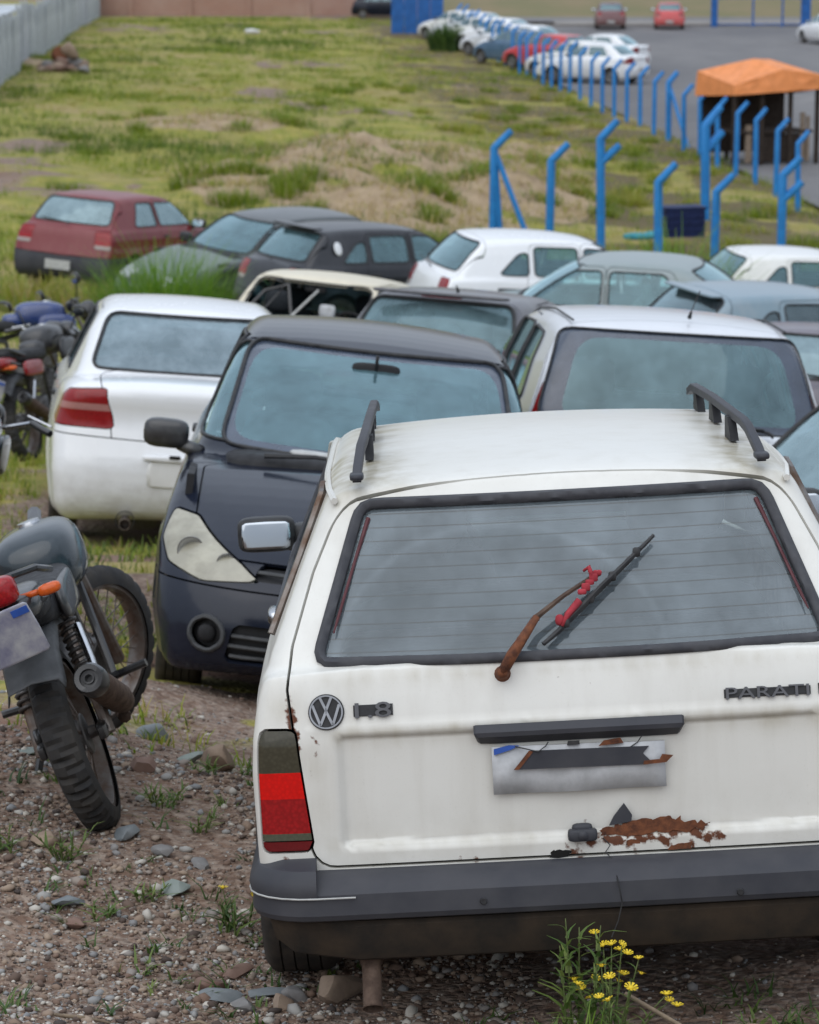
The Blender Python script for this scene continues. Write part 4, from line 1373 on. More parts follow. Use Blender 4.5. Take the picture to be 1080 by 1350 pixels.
def spots(lst):
    A = np.array([q[:3] for q in lst]); r = np.array([q[3] for q in lst]); k = np.array([q[4] for q in lst])
    def fn(V):
        d = np.linalg.norm(V[:, None, :] - A[None], axis=2)
        return np.clip((k * np.exp(-(d / r) ** 2)).max(1), 0, 1.2)
    return fn
_rs = []
for z in np.linspace(.72, .98, 16):
    w = np.interp(z, [.72, .86, .95, 1.1], [.68, .694, .68, .63])
    _rs.append((-w, .02 if z < .9 else .02 + (z - .9) * .75, z, .024, .62 + .4 * random.random()))
for z, s_ in ((.755, -.655), (.735, -.628), (.70, -.636), (.66, -.645), (.775, -.66)):
    _rs.append((s_, 0, z, .017, .85))
_rs += [(-.70, 0, .775, .024, .9), (-.72, 0, .775, .022, .9), (-.75, 0, .772, .02, .85), (-.175, .03, .865, .03, .45), (-.05, .02, .86, .025, .5), (.03, .015, .835, .03, .42), (-.26, .03, .875, .016, .6),
        (-.30, 0, .437, .02, .55), (.30, 0, .44, .02, .5), (-.02, 0, .437, .05, .6), (.12, 0, .44, .04, .55), (.0, 0, .505, .028, .75), (-.06, 0, .52, .02, .6), (-.72, 0, .445, .03, .8), (-.69, 0, .455, .02, .6), (.02, 0, .46, .02, .6),
        (.40, 0, .545, .012, .6), (.62, .10, 1.06, .010, .9), (-.56, .45, 1.33, .02, .55), (.06, .016, .84, .008, 1.0), (.2, .35, 1.328, .01, .5), (-.28, .352, 1.328, .012, .6)]
for x in np.linspace(.02, .33, 14):
    _rs += [(x, 0, .471 + rng.uniform(-.014, .004), .020, .85), (x, 0, .506 + rng.uniform(-.004, .014), .019, .80)]
for x, z in ((.22, .66), (.19, .66), (-.16, .65), (.07, .705), (.1, .71), (-.26, .43), (.2, .44), (.26, .44), (.40, .555), (.38, .55)):
    _rs.append((x, 0, z, .018, .7))
for i in range(14):
    _rs.append((rng.uniform(-.6, .6), 0, rng.uniform(.43, .47), .010, .52))
_gs = [(s_, .42 + .12 * abs(k), 1.345, .11, 1.0) for s_ in (-.49, .49) for k in range(4)] + [(s_, 1.0 + .2 * k, 1.37, .09, .8) for s_ in (-.47, .47) for k in range(4)]
_gs += [(-.56, .5 + .1 * k, 1.31, .06, 1.1) for k in range(5)] + [(x, 0, .742, .026, .62) for x in np.linspace(-.58, .6, 26)] + [(.45 + .03 * k, 0, .738, .03, .9) for k in range(5)]
_gs += [(x, 0, .48, .02, .30) for x in np.linspace(-.6, .6, 24)] + [(x, .03, .885, .02, .35) for x in np.linspace(-.6, .6, 24)] + [(-.70, .02, .82, .04, .4), (-.64, 0, .68, .05, .25), (-.64, 0, .58, .05, .2)]
HM = pose(*POSE['hero'])
hero, hf = build_car(dict(HERO, extra=_rec), HM, 'old white station wagon with rusty tailgate and black bumper', 'station_wagon', 'station wagon', 'paint_hero', h=.0175, lod=0,
    opts=dict(glass='glass_mid', rear_glass='glass_hero', ws_glass='glass_front', trim='old_rubber', cloth='cloth_dark', attr=dict(rust=spots(_rs), grime=spots(_gs)), mirror_sides=()))
def hpart(mb, name, mat, parent=None, **k):
    return mb.build(name, MATS[mat], parent or hero, **k)

# bumper, its corner caps and the valance below it
def bpath(s0=-1, s1=1, tend=.56):
    P = []; Nn = []
    for t in np.linspace(tend, .07, 5): P.append((-.705, t, 0)); Nn.append((-1, 0, 0))
    for a in np.linspace(0, 90, 7)[1:]:
        P.append((-.705 + .06 * (1 - math.cos(R_(a))), .07 - .06 * math.sin(R_(a)), 0)); Nn.append((-math.cos(R_(a)), -math.sin(R_(a)), 0))
    for x in np.linspace(-.645, .645, 15)[1:-1]:
        P.append((x, .01 - .008 * math.cos(x / .645 * 1.57), 0)); Nn.append((0, -1, 0))
    P2 = [(-p[0], p[1], 0) for p in P[:11]][::-1]; N2 = [(-n[0], n[1], 0) for n in Nn[:11]][::-1]
    return P + P2, Nn + N2
bp, bn = bpath()
mb = MB(); mb.sweep([(-.02, .4235), (.045, .4235), (.062, .415), (.094, .392), (.100, .384), (.103, .335), (.097, .322), (.085, .317), (-.02, .317)], bp, bn)
bumper = hpart(mb, 'rear_bumper', 'bumper_plastic', sharp=28)
mb = MB(); mb.sweep([(-.02, .455), (.040, .453), (.085, .440), (.104, .415), (.109, .392), (.106, .380), (-.02, .380)], bp[:11], bn[:11])
hpart(mb, 'bumper_corner', 'bumper_plastic', bumper, sharp=28)
mb = MB(); mb.sweep([(-.02, .455), (.040, .453), (.085, .440), (.104, .415), (.109, .392), (.106, .380), (-.02, .380)], bp[-11:], bn[-11:])
hpart(mb, 'bumper_corner', 'bumper_plastic', bumper, sharp=28)
mb = MB(); mb.tube([(p[0] + n[0] * .107, p[1] + n[1] * .107, .378) for p, n in zip(bp[3:12], bn[3:12])], .0024, 6)
hpart(mb, 'trim_strip', 'plate', bumper)
vp = [(-.735, .05, .05), (-.70, .03, .02)] + bp[11:-11] + [(.70, .03, .02), (.735, .05, .05)]
vn = [(-.4, -.9, 0), (-.2, -1, 0)] + bn[11:-11] + [(.2, -1, 0), (.4, -.9, 0)]
mb = MB(); mb.sweep([(-.02, .313), (.072, .312), (.078, .300), (.070, .262), (.045, .212), (.03, .205), (-.02, .205)], vp, vn)
hpart(mb, 'rear_valance', 'mud_brown', sharp=28)
for x, z in ((-.25, .355), (.36, .345)):
    mb = MB(); mb.lathe([(.009, 0), (.007, .004), (.0, .004)], 10, 'Z', T(x, -.106 + .002, z) @ RX(90)); hpart(mb, 'bolt', 'black_trim', bumper)

# roof rails
for sg in (-1, 1):
    P = [(sg * .505, .355, 1.335), (sg * .503, .40, 1.352), (sg * .494, .52, 1.396), (sg * .488, .58, 1.408), (sg * .475, 1.2, 1.422), (sg * .468, 1.66, 1.420), (sg * .464, 1.74, 1.402)]
    mb = MB()
    mb.sweep([(-.011, -.014), (-.011, .005), (-.008, .007), (.009, .007), (.011, .005), (.011, -.014)], P, [(sg, 0, 0)] * len(P))
    rail = hpart(mb, 'roof_rail', 'bumper_plastic', sharp=30)
    for (y, zt) in ((.78, 1.402), (1.18, 1.414), (1.62, 1.406)):
        ft = MB(); zb = float(np.interp(y, [.6, 1.2, 1.75], [1.337, 1.358, 1.350]))
        ft.prism([(-.09, 0), (.05, 0), (.03, zt - zb), (-.03, zt - zb)], .022, T(sg * .476 - .011, y, zb) @ Matrix(((0, 0, 1, 0), (1, 0, 0, 0), (0, 1, 0, 0), (0, 0, 0, 1))))
        hpart(ft, 'rail_foot', 'dark_plastic', rail)
    ft = MB(); ft.sbox((sg * .505, .36, 1.336), (.036, .09, .018), .5, 12, 8); hpart(ft, 'rail_foot', 'bumper_plastic', rail, sharp=None)

# drip gutter along the roof edge and the seam over the tailgate
for sg in (-1, 1):
    pts = []
    for y in np.linspace(.34, 2.0, 14):
        w = float(np.interp(1.30, *zip(*HERO['gw']))) - float(np.interp(y, *zip(*HERO['gplan'])))
        q = np.array([[sg * w, y, 1.30]])
        for _ in range(6):
            g = grad(hf, q); q = q - (hf(q) / (g * g).sum())[:, None] * g
        pts.append((q[0, 0] + sg * .006, y, q[0, 2]))
    pts = pts + [(sg * .612, 2.15, 1.262), (sg * .640, 2.36, 1.13), (sg * .675, 2.58, .98)]
    mb = MB(); mb.tube(pts, .009, 6); hpart(mb, 'drip_gutter', 'paint_hero')
for sg in (-1, 1):   # window reveal strip by the rear side glass
    mb = MB(); mb.tube([(sg * .742, .40, .945), (sg * .665, .47, 1.12), (sg * .60, .545, 1.278), (sg * .597, .62, 1.295)], .011, 6); hpart(mb, 'window_trim', 'steel_worn')

# door mirrors
for sg in (-1, 1):
    h_ = MB(); h_.sbox((sg * .843, 2.40, .962), (.185, .085, .112), .42, 18, 12)
    h_.tube([(sg * .80, 2.41, .945), (sg * .715, 2.46, .925)], [.034, .040], 8); h_.sbox((sg * .728, 2.44, .945), (.07, .13, .085), .5, 12, 8)
    o = hpart(h_, 'door_mirror', 'black_trim', sharp=None)
    g_ = MB(); g_.sbox((0, 0, 0), (.158, .006, .088), .30, 18, 6, T(sg * .843, 2.356, .962) @ RX(-5)); hpart(g_, 'mirror_glass', 'mirror', o, sharp=None)
for sg in (-1, 1):
    h_ = MB(); h_.sbox((sg * .795, 1.72, .80), (.045, .15, .045), .5, 12, 8); hpart(h_, 'door_handle', 'chrome', sharp=None)

# badges
def text_mesh(txt, size, ext, off=0.0, sx=1.0, shear=0.0):
    cu = bpy.data.curves.new('lettering', 'FONT')
    cu.body = txt; cu.size = size; cu.extrude = ext; cu.offset = off; cu.shear = shear; cu.resolution_u = 3
    cu.align_x = 'LEFT'
    o = bpy.data.objects.new('lettering', cu); COL.objects.link(o)
    dg = bpy.context.evaluated_depsgraph_get(); dg.update()
    me = o.evaluated_get(dg).to_mesh()
    V = np.array([v.co[:] for v in me.vertices]); F = [tuple(p.vertices) for p in me.polygons]
    o.evaluated_get(dg).to_mesh_clear()
    bpy.data.objects.remove(o); bpy.data.curves.remove(cu)
    V[:, 0] *= sx
    return V, F
def on_gate(x, z, lift=.0, al=None):
    """local frame on the outer tailgate skin at (x, z): X right, Y up the panel, Z outwards"""
    q = np.array([[x, 0.0, z]])
    for _ in range(8):
        g = grad(hf, q); st = hf(q) / max(g[0, 1] ** 2, .05) * g[0, 1]; q[0, 1] -= st[0]
    g = grad(hf, q)[0]; n = Vector(g).normalized()
    r = Vector((1, 0, 0)); r = (r - n * r.dot(n)).normalized(); u = n.cross(r)
    p = Vector(q[0]) + n * lift
    return Matrix(((r.x, u.x, n.x, p.x), (r.y, u.y, n.y, p.y), (r.z, u.z, n.z, p.z), (0, 0, 0, 1)))
gate_o = [c for c in hero.children if c.name.split('.')[0] == 'tailgate'][0]
bd = MB(); Mx = on_gate(-.602, .806)
bd.lathe([(.0, .004), (.036, .004), (.0385, .007), (.042, .007), (.0435, .004), (.0435, -.004)], 36, 'Z', Mx)
emb = hpart(bd, 'badge', 'black_trim', gate_o)
bd = MB()
bd.lathe([(.0362, .003), (.037, .0085), (.0405, .0085), (.0415, .003)], 36, 'Z', Mx)
def stroke(a, b, w=.0062):
    a = np.array(a) * .0375; b = np.array(b) * .0375; d = (b - a) / np.linalg.norm(b - a); n = np.array([-d[1], d[0]]) * w / 2
    bd.prism([tuple(a - n), tuple(b - n), tuple(b + n), tuple(a + n)], .004, Mx @ T(0, 0, .0045))
for a, b in (((-.36, .92), (0, .12)), ((.36, .92), (0, .12)), ((-.86, .46), (-.40, -.84)), ((-.40, -.84), (0, .04)), ((.40, -.84), (0, .04)), ((.86, .46), (.40, -.84))):
    stroke(a, b)
hpart(bd, 'emblem', 'emblem_grey', emb)
def lettering(txt, x0, x1, z0, z1, pad=.004):
    V, F = text_mesh(txt, 1.0, .1, .004)
    lo_, hi_ = V.min(0), V.max(0)
    V = (V - lo_) / (hi_ - lo_)
    Mx = on_gate(x0, z0)
    w, h = x1 - x0, z1 - z0
    st = MB(); st.prism([(-pad, h * .12), (w + pad, h * .12), (w + pad, h * .86), (-pad, h * .86)], .0035, Mx, bevel=.001)
    o = hpart(st, 'badge', 'black_trim', gate_o)
    VV = np.column_stack([V[:, 0] * w, V[:, 1] * h, V[:, 2] * .006 + .003])
    lab = list(range(len(VV)))
    def root_(i):
        while lab[i] != i: i = lab[i]
        return i
    for fc in F:
        for i in fc[1:]: lab[root_(i)] = root_(fc[0])
    isl = {}
    for fc in F: isl.setdefault(root_(fc[0]), []).append(fc)
    for fs in isl.values():                       # each raised letter is a piece of its own
        ids = sorted({i for fc in fs for i in fc}); mp_ = {i: k for k, i in enumerate(ids)}
        lt = MB(); lt.add(VV[ids], [tuple(mp_[i] for i in fc) for fc in fs], Mx); hpart(lt, 'letter', 'badge_grey', o, sharp=30)
lettering('1.8', -.533, -.446, .788, .825)
lettering('PARATI', .356, .556, .788, .816)
st = MB(); st.prism([(0, 0), (.06, 0), (.06, .026), (0, .026)], .006, on_gate(.579, .789), bevel=.001); hpart(st, 'badge', 'black_trim', gate_o)

# plate light bar, plate, handle slot
Mx = on_gate(0, .742)
st = MB(); st.prism([(-.252, .022), (-.243, -.022), (-.20, -.027), (.20, -.027), (.243, -.024), (.252, .020), (.247, .026), (-.247, .026)], .030, Mx @ T(0, 0, -.004), bevel=.008)
hpart(st, 'plate_light_bar', 'bumper_plastic', gate_o, sharp=25)
pl = MB()
for i in range(15):
    x = -.211 + .415 * i / 14
    pl.v += [(x, -.004 + .006 * math.sin(i * .9) * (i / 14), .705 - .006 * (i / 14)), (x, .002 - .006 * math.cos(i * .6), .640), (x, -.003 + .004 * math.sin(i * .7), .588)]
    if i:
        o_ = (i - 1) * 3
        pl.f += [(o_, o_ + 1, o_ + 4, o_ + 3), (o_ + 1, o_ + 2, o_ + 5, o_ + 4)]
plate = hpart(pl, 'licence_plate', 'plate_grey', gate_o, sharp=None)
sm = plate.modifiers.new('thick', 'SOLIDIFY'); sm.thickness = .003
bm_ = MB(); bm_.prism([(-.206, .686), (-.206, .700), (-.17, .708), (-.145, .706), (-.165, .697), (-.19, .690)], .004, Matrix(((1, 0, 0, 0), (0, 0, -1, -.006), (0, 1, 0, 0), (0, 0, 0, 1)))); hpart(bm_, 'plate_band', 'blue_film', plate)
ZF = Matrix(((1, 0, 0, 0), (0, 0, -1, 0), (0, 1, 0, 0), (0, 0, 0, 1)))
def flat(pts, y, th, name, mat, parent=None, bevel=0.0):
    q = MB(); q.prism(pts, th, T(0, y, 0) @ ZF, bevel=bevel); return hpart(q, name, mat, parent or gate_o)
flat([(-.160, .648), (.155, .645), (.168, .653), (.150, .672), (.165, .689), (-.120, .692)], -.006, .004, 'handle_slot', 'bumper_plastic', plate)
flat([(-.160, .648), (-.148, .648), (-.112, .690), (-.122, .693)], -.0105, .002, 'rust_patch', 'rust', plate)
flat([(.150, .645), (.205, .648), (.222, .664), (.196, .668), (.190, .656), (.152, .654)], -.009, .004, 'rust_patch', 'rust', plate)
flat([(.045, .695), (.058, .708), (.098, .713), (.105, .700), (.075, .698)], -.008, .003, 'rust_patch', 'rust', plate)
flat([(-.03, .701), (.0, .702), (.0, .711), (-.028, .711)], -.008, .003, 'rust_patch', 'black_trim', plate)
# rusted-through strip by the latch
def rag(pts, jit=.004, n=4):
    out = []
    for i in range(len(pts)):
        a, b = np.array(pts[i]), np.array(pts[(i + 1) % len(pts)])
        for k in range(n):
            out.append(tuple(a + (b - a) * k / n + (rng.normal(0, jit, 2) if k else 0)))
    return out
flat(rag([(.040, .474), (.13, .471), (.205, .474), (.292, .480), (.305, .494), (.235, .503), (.200, .513), (.112, .507), (.095, .500), (.045, .492)], .0036, 7), .0012, .0018, 'rust_patch', 'rust')
flat([(.062, .498), (.074, .520), (.100, .551), (.118, .522), (.116, .506)], .004, .006, 'torn_panel', 'bumper_plastic')
flat(rag([(.200, .431), (.258, .431), (.261, .449), (.225, .445)], .002), .001, .0025, 'rust_patch', 'rust')
flat(rag([(.10, .448), (.135, .450), (.130, .462), (.105, .460)], .002), .002, .002, 'rust_patch', 'rust')
flat(rag([(-.085, .428), (-.04, .428), (-.03, .441), (-.06, .446), (-.08, .441)], .002), .001, .003, 'rust_patch', 'underbody')
la = MB(); la.sbox((-.003, -.008, .481), (.072, .034, .030), .4, 14, 8); la.sbox((-.003, .0, .497), (.05, .025, .02), .6, 12, 6); la.lathe([(.0, .006), (.011, .005), (.013, 0)], 14, 'Z', T(-.003, -.024, .482) @ RX(90))
hpart(la, 'latch', 'bumper_plastic', gate_o, sharp=None)
wi = MB()
wi.tube([(.045, -.006, .470), (.062, -.008, .452), (.050, -.010, .436), (.066, -.03, .420), (.071, -.108, .385), (.078, -.112, .335), (.068, -.10, .29), (.05, -.10, .25)], .0017, 5)
hpart(wi, 'loose_wire', 'black_trim', gate_o); wi = MB()
wi.tube([(-.155, -.01, .705), (-.10, -.014, .690), (-.082, -.012, .702), (-.075, -.012, .712)], .0016, 5)
hpart(wi, 'loose_wire', 'black_trim', gate_o); wi = MB()
wi.tube([(.12, -.008, .688), (.138, -.012, .700), (.150, -.010, .716)], .0015, 5)
hpart(wi, 'loose_wire', 'black_trim', gate_o)
wi = MB()

# rear wiper with a rag tied round the arm
def gp(x, z, lift):
    return tuple((on_gate(x, z, lift)).translation)
wa = MB()
wa.lathe([(.0, .050), (.012, .048), (.016, .030), (.015, .012), (.020, .0)], 14, 'Z', on_gate(-.175, .876))
wa.tube([gp(-.175, .876, .038), gp(-.150, .905, .05), gp(-.085, .975, .052)], [.013, .014, .009], 8)
wiper = hpart(wa, 'rear_wiper', 'rust', sharp=None)
wb = MB(); wb.tube([gp(-.085, .975, .052), gp(-.02, 1.018, .050), gp(.055, 1.062, .040), gp(.075, 1.07, .036)], [.008, .0065, .006, .006], 6); hpart(wb, 'arm', 'rusty_pipe', wiper)
wb = MB()
a_, b_ = np.array([-.073, .924]), np.array([.215, 1.156])
bl = [gp(*(a_ + (b_ - a_) * q), .020) for q in np.linspace(0, 1, 9)]
for k in range(len(bl) - 1):
    wb.tube([bl[k], bl[k + 1]], [.0075 if 0 < k < 7 else .006, .0075 if k < 6 else .005], 6)
wb.tube([gp(*(a_ + (b_ - a_) * q), .034 - .03 * abs(q - .5)) for q in np.linspace(.18, .86, 7)], .006, 6)
for q in (.2, .42, .62, .84):
    wb.sbox(gp(*(a_ + (b_ - a_) * q), .024), (.02, .02, .024), .6, 8, 6)
hpart(wb, 'wiper_blade', 'black_trim', wiper)
cl = MB()
for k in range(5):
    q = gp(.028 + .010 * k, 1.028 + .010 * k, .046)
    cl.sbox((q[0], q[1] , q[2]), (.022, .012, .014 + .006 * (k % 2)), .5, 8, 6, None)
cl.tube([gp(.02, 1.012, .04), gp(-.01, .985, .034), gp(-.025, .962, .028)], [.010, .009, .004], 5); cl.tube([gp(.055, 1.06, .05), gp(.048, 1.08, .05), gp(.035, 1.072, .05)], [.006, .007, .004], 5)
cl.sbox(gp(-.03, .975, .03), (.022, .014, .028), .8, 8, 6)
hpart(cl, 'red_rag', 'red_cloth', wiper, sharp=None)
for sg in (-1, 1):
    tr = MB(); tr.tube([(sg * .481, .315, 1.235), (sg * .518, .25, 1.14), (sg * .566, .155, 1.01), (sg * .577, .13, .98)], [.006, .004, .004, .002], 6); hpart(tr, 'pillar_trim', 'red_trim')

# exhaust pipe, axle beam, floor plate, added box that blocks light
ex = MB(); ex.lathe([(.027, .0), (.0255, .003), (.0235, .0), (.0235, -.11), (.027, -.115), (.0275, -.22)], 20, 'Z', T(-.527, -.055, .095) @ RX(143) )
ex.tube([(-.525, .075, .265), (-.52, .20, .285), (-.45, .6, .28), (-.2, 1.2, .25)], .026, 10)
hpart(ex, 'exhaust_pipe', 'rusty_pipe', sharp=50)
ax = MB(); ax.tube([(-.62, .85, .28), (.62, .85, .28)], .035, 8); ax.sbox((.1, .62, .27), (.7, .5, .14), .4); hpart(ax, 'rear_axle', 'underbody')
fb = MB(); fb.sbox((.12, .36, .26), (.95, .52, .20), .4, 16, 8); hpart(fb, 'underbody_light_block', 'underbody', sharp=None)  # dark box added under the tail to cut light beneath the wagon
# ------------------------------------------------------------------ the other wrecks in the lot
BOFF = (0, 0, 0)
sedan, sf = build_car(SEDAN, pose(*POSE['sedan']), 'white four-door saloon seen from behind, parked beside the motorcycles', 'saloon_car', 'car', 'paint_white', h=.028, lod=0,
    opts=dict(rear_glass='glass_film', glass='glass_mid', cloth='cloth_dark', plate=False, mirror_mat='paint_white', mirror_sides=(1,)))
mb = MB(); mb.sbox((.02, -.02, .615), (.56, .035, .035), .4, 14, 8); mb.build('plate_light_bar', MATS['paint_white'], sedan, sharp=None)
mb = MB(); mb.sbox((.02, -.012, .52), (.50, .012, .16), .25, 14, 6); mb.build('plate_recess', MATS['paint_white2'], sedan, sharp=None)
for x in (-.07, .11):
    mb = MB(); mb.sbox((x, -.036, .628), (.07, .02, .022), .5, 10, 6); mb.build('lock_hole', MATS['underbody'], sedan, sharp=None)
mb = MB(); mb.lathe([(.034, 0), (.034, -.14), (.03, -.14), (.03, -.02), (.0, -.02)], 18, 'Y', T(-.34, .10, .215)); mb.build('exhaust_pipe', MATS['steel_worn'], sedan)
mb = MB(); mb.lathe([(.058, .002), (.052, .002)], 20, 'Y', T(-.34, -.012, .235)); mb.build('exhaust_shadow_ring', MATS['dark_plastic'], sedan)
mb = MB(); mb.sbox((-.62, -.012, .50), (.018, .012, .05), .5, 8, 6, RY(20)); 

black, bf = build_car(FRONT, pose(*POSE['black']), 'black hatchback facing the camera with a dusty clouded headlight', 'black_hatchback', 'car', 'paint_black', h=.025, lod=0,
    opts=dict(rear_glass='glass_front', glass='glass_mid', ws_glass='glass_mid', cloth='cloth_dark', mirror_mat='moto_black', style='steel'))
mb = MB(); mb.sbox((.22, 2.84, 1.005), (.26, .16, .03), .7, 12, 6); mb.sbox((.10, 2.88, 1.0), (.12, .10, .04), .8, 10, 6); mb.build('crumpled_paper', MATS['plate'], black, sharp=None)
mb = MB(); mb.tube([(-.46, 3.08, .975), (-.52, 3.12, .965)], .006, 6); mb.build('paint_scar', MATS['red_cloth'], black)

silver, vf = build_car(VAN, pose(*POSE['silver']), 'silver hatchback with a wide dark-bordered rear window, just beyond the white wagon', 'silver_hatchback', 'car', 'paint_silver', h=.028, lod=0,
    opts=dict(glass='glass_van', ws_glass='glass_front', cloth='cloth_dark', mirror_mat='paint_silver'))
for x in (-.40, .38):
    mb = MB(); mb.sbox((x, .66, 1.17), (.27, .10, .24), .6, 14, 10); mb.build('headrest', MATS['cloth_dark'], silver, sharp=None)
mb = MB(); mb.tube([(.06, .42, 1.52), (.06, .38, 1.55)], [.012, .006], 8); mb.tube([(.06, .38, 1.55), (.06, .16, 1.66)], .003, 5); mb.build('aerial', MATS['black_trim'], silver)
for sg in (-1, 1):
    mb = MB(); mb.tube([(sg * .545, .36, 1.475), (sg * .56, 1.0, 1.515), (sg * .56, 1.7, 1.50), (sg * .56, 2.15, 1.445)], .006, 5); mb.build('roof_seam', MATS['black_trim'], silver)
# the rear side doors carry black slot vents in the photograph's left quarter
mb = MB(); mb.sbox((-.655, .56, 1.20), (.02, .06, .20), .5, 10, 8); mb.build('quarter_vent', MATS['black_trim'], silver, sharp=None)

dark, df_ = build_car(dict(HATCH5, rw_seal=.016), pose(*POSE['dark']), 'charcoal hatchback with a red brake light strip above its rear window', 'charcoal_hatchback', 'car', 'paint_charcoal', h=.03, lod=1,
    opts=dict(glass='glass_van', ws_glass='glass_front', cloth='cloth_dark', mirror_mat='paint_charcoal'))
mb = MB(); mb.sbox((.0, .455, 1.362), (.32, .05, .028), .4, 14, 8); mb.build('brake_light', MATS['lens_red'], dark, sharp=None)
mb = MB(); mb.sbox((.0, .43, 1.375), (1.04, .11, .03), .35, 18, 8); mb.build('spoiler', MATS['paint_charcoal'], dark, sharp=None)
mb = MB(); mb.tube([(.05, .75, 1.40), (.05, .68, 1.44)], [.014, .004], 6); mb.build('aerial', MATS['black_trim'], dark)
mb = MB(); mb.tube([(-.42, .62, 1.28), (-.28, .78, 1.34), (-.34, .9, 1.20)], [.05, .04, .03], 8); mb.build('fallen_headlining', MATS['cloth_light'], dark)

cream, cf_ = build_car(BOXY, pose(*POSE['cream']), 'cream old car with its windscreen gone and wires hanging inside', 'cream_car', 'car', 'paint_cream', h=.03, lod=1,
    opts=dict(glass='glass_mid', ws=False, cloth='cloth_dark', mirror_mat='black_trim'))
mb = MB(); mb.tube([(.55, 2.62, 1.0), (.40, 2.5, 1.22), (.20, 2.40, 1.30), (.12, 2.5, 1.02)], .018, 6); mb.build('hanging_hose', MATS['moto_black'], cream)
mb = MB(); mb.tube([(.42, 2.6, .98), (.22, 2.40, 1.30), (.35, 2.3, 1.33)], .010, 6); mb.build('wiring_loom', MATS['moto_black'], cream)
mb = MB(); mb.tube([(.10, 2.76, .97), (-.12, 2.5, 1.28)], .012, 6); mb.build('wiper', MATS['plate'], cream)
mb = MB(); mb.sbox((-.18, 2.3, 1.08), (.16, .05, .13), .4, 10, 6); mb.build('dangling_mirror', MATS['plate_grey'], cream, sharp=None)
mb = MB(); mb.sbox((.36, 2.1, 1.12), (.26, .2, .22), .6, 12, 8); mb.build('torn_headrest', MATS['cloth_dark'], cream, sharp=None)

bh, _ = build_car(dict(HATCH5, plate=None), pose(*POSE['blackhatch']), 'black hatchback with a white oval sticker on its rear pillar', 'black_hatchback', 'car', 'paint_dark', h=.042, lod=1,
    opts=dict(glass='glass_mid', cloth='cloth_dark', mirror_mat='black_trim'))
mb = MB(); mb.sbox((0, 0, 0), (.13, .02, .17), .95, 16, 8, T(.665, .70, 1.16) @ RZ(-75) @ RX(20)); mb.build('oval_sticker', MATS['paint_white'], bh, sharp=None)
mb = MB(); mb.sbox((0, .50, 1.385), (1.06, .16, .03), .35, 16, 8); mb.build('spoiler', MATS['paint_dark'], bh, sharp=None)

mossy, _ = build_car(dict(HATCH, fwipers=[]), pose(*POSE['mossy']), 'dull green car half swallowed by a tall grass tuft at its bonnet', 'green_car', 'car', 'paint_hoodgreen', h=.042, lod=1,
    opts=dict(glass='glass_mid', cloth='cloth_dark', mirror_mat='black_trim'))
for c in mossy.children:
    if c.name.split('.')[0] in ('body', 'tailgate', 'door') and c.data.materials and c.data.materials[0] == MATS['paint_hoodgreen']:
        c.data.materials[0] = MATS['paint_darkgreen']

red, rf_ = build_car(HATCH, pose(*POSE['red']), 'faded dark red three-door hatchback on the grass, seen from behind', 'red_hatchback', 'car', 'paint_red', h=.036, lod=1,
    opts=dict(glass='glass_dusty', rear_glass='glass_dusty', bumper='bumper_plastic', cloth='cloth_grey', mirror_mat='black_trim'))
wh, _ = build_car(HATCH5, pose(*POSE['whitehatch']), 'white hatchback standing side-on beneath the blue posts, red tail lamp showing', 'white_hatchback', 'car', 'paint_white', h=.036, lod=1,
    opts=dict(glass='glass_mid', cloth='cloth_grey', mirror_mat='black_trim', bumper='bumper_plastic'))
mb = MB(); mb.sbox((.80, 1.66, 1.07), (.05, .12, .12), .6, 12, 8); mb.tube([(.79, 1.66, .96), (.80, 1.66, 1.04)], .02, 6); mb.build('side_mirror', MATS['black_trim'], wh, sharp=None)
gg, _ = build_car(SEDAN, pose(*POSE['greygreen']), 'grey-green saloon with an open side window, between the white hatchbacks', 'saloon_car', 'car', 'paint_greygreen', h=.042, lod=1,
    opts=dict(glass='glass_mid', cloth='cloth_light', mirror_mat='black_trim'))
bg, _ = build_car(HATCH5, pose(*POSE['bluegrey']), 'pale blue-grey hatchback with dark tinted windows and a roof spoiler', 'blue_grey_hatchback', 'car', 'paint_bluegrey', h=.036, lod=1,
    opts=dict(glass='glass_dark', cloth='cloth_dark', mirror_mat='black_trim'))
mb = MB(); mb.sbox((0, .475, 1.352), (1.02, .17, .03), .35, 16, 8); mb.build('spoiler', MATS['paint_bluegrey'], bg, sharp=None)
wr, _ = build_car(HATCH5, pose(*POSE['whiteright']), 'white hatchback behind the blue-grey one, only its upper half showing', 'white_hatchback', 'car', 'paint_white2', h=.042, lod=1,
    opts=dict(glass='glass_mid', cloth='cloth_grey', mirror_mat='black_trim'))
pu, _ = build_car(HATCH5, pose(*POSE['purple']), 'dusty purple-grey hatchback cut by the frame beside the silver one', 'purple_grey_hatchback', 'car', 'paint_purple', h=.036, lod=1,
    opts=dict(glass='glass_dusty', cloth='cloth_dark', mirror_mat='black_trim'))
mb = MB(); mb.tube([(-.12, .47, 1.345), (-.12, .42, 1.36)], [.014, .010], 6); mb.build('washer_nozzle', MATS['black_trim'], pu)
bl, _ = build_car(HATCH, pose(*POSE['blue']), 'blue hatchback with a dull grey rear window beside the wagon mirror', 'blue_hatchback', 'car', 'paint_blue', h=.036, lod=1,
    opts=dict(glass='glass_dusty', cloth='cloth_dark', mirror_mat='black_trim'))
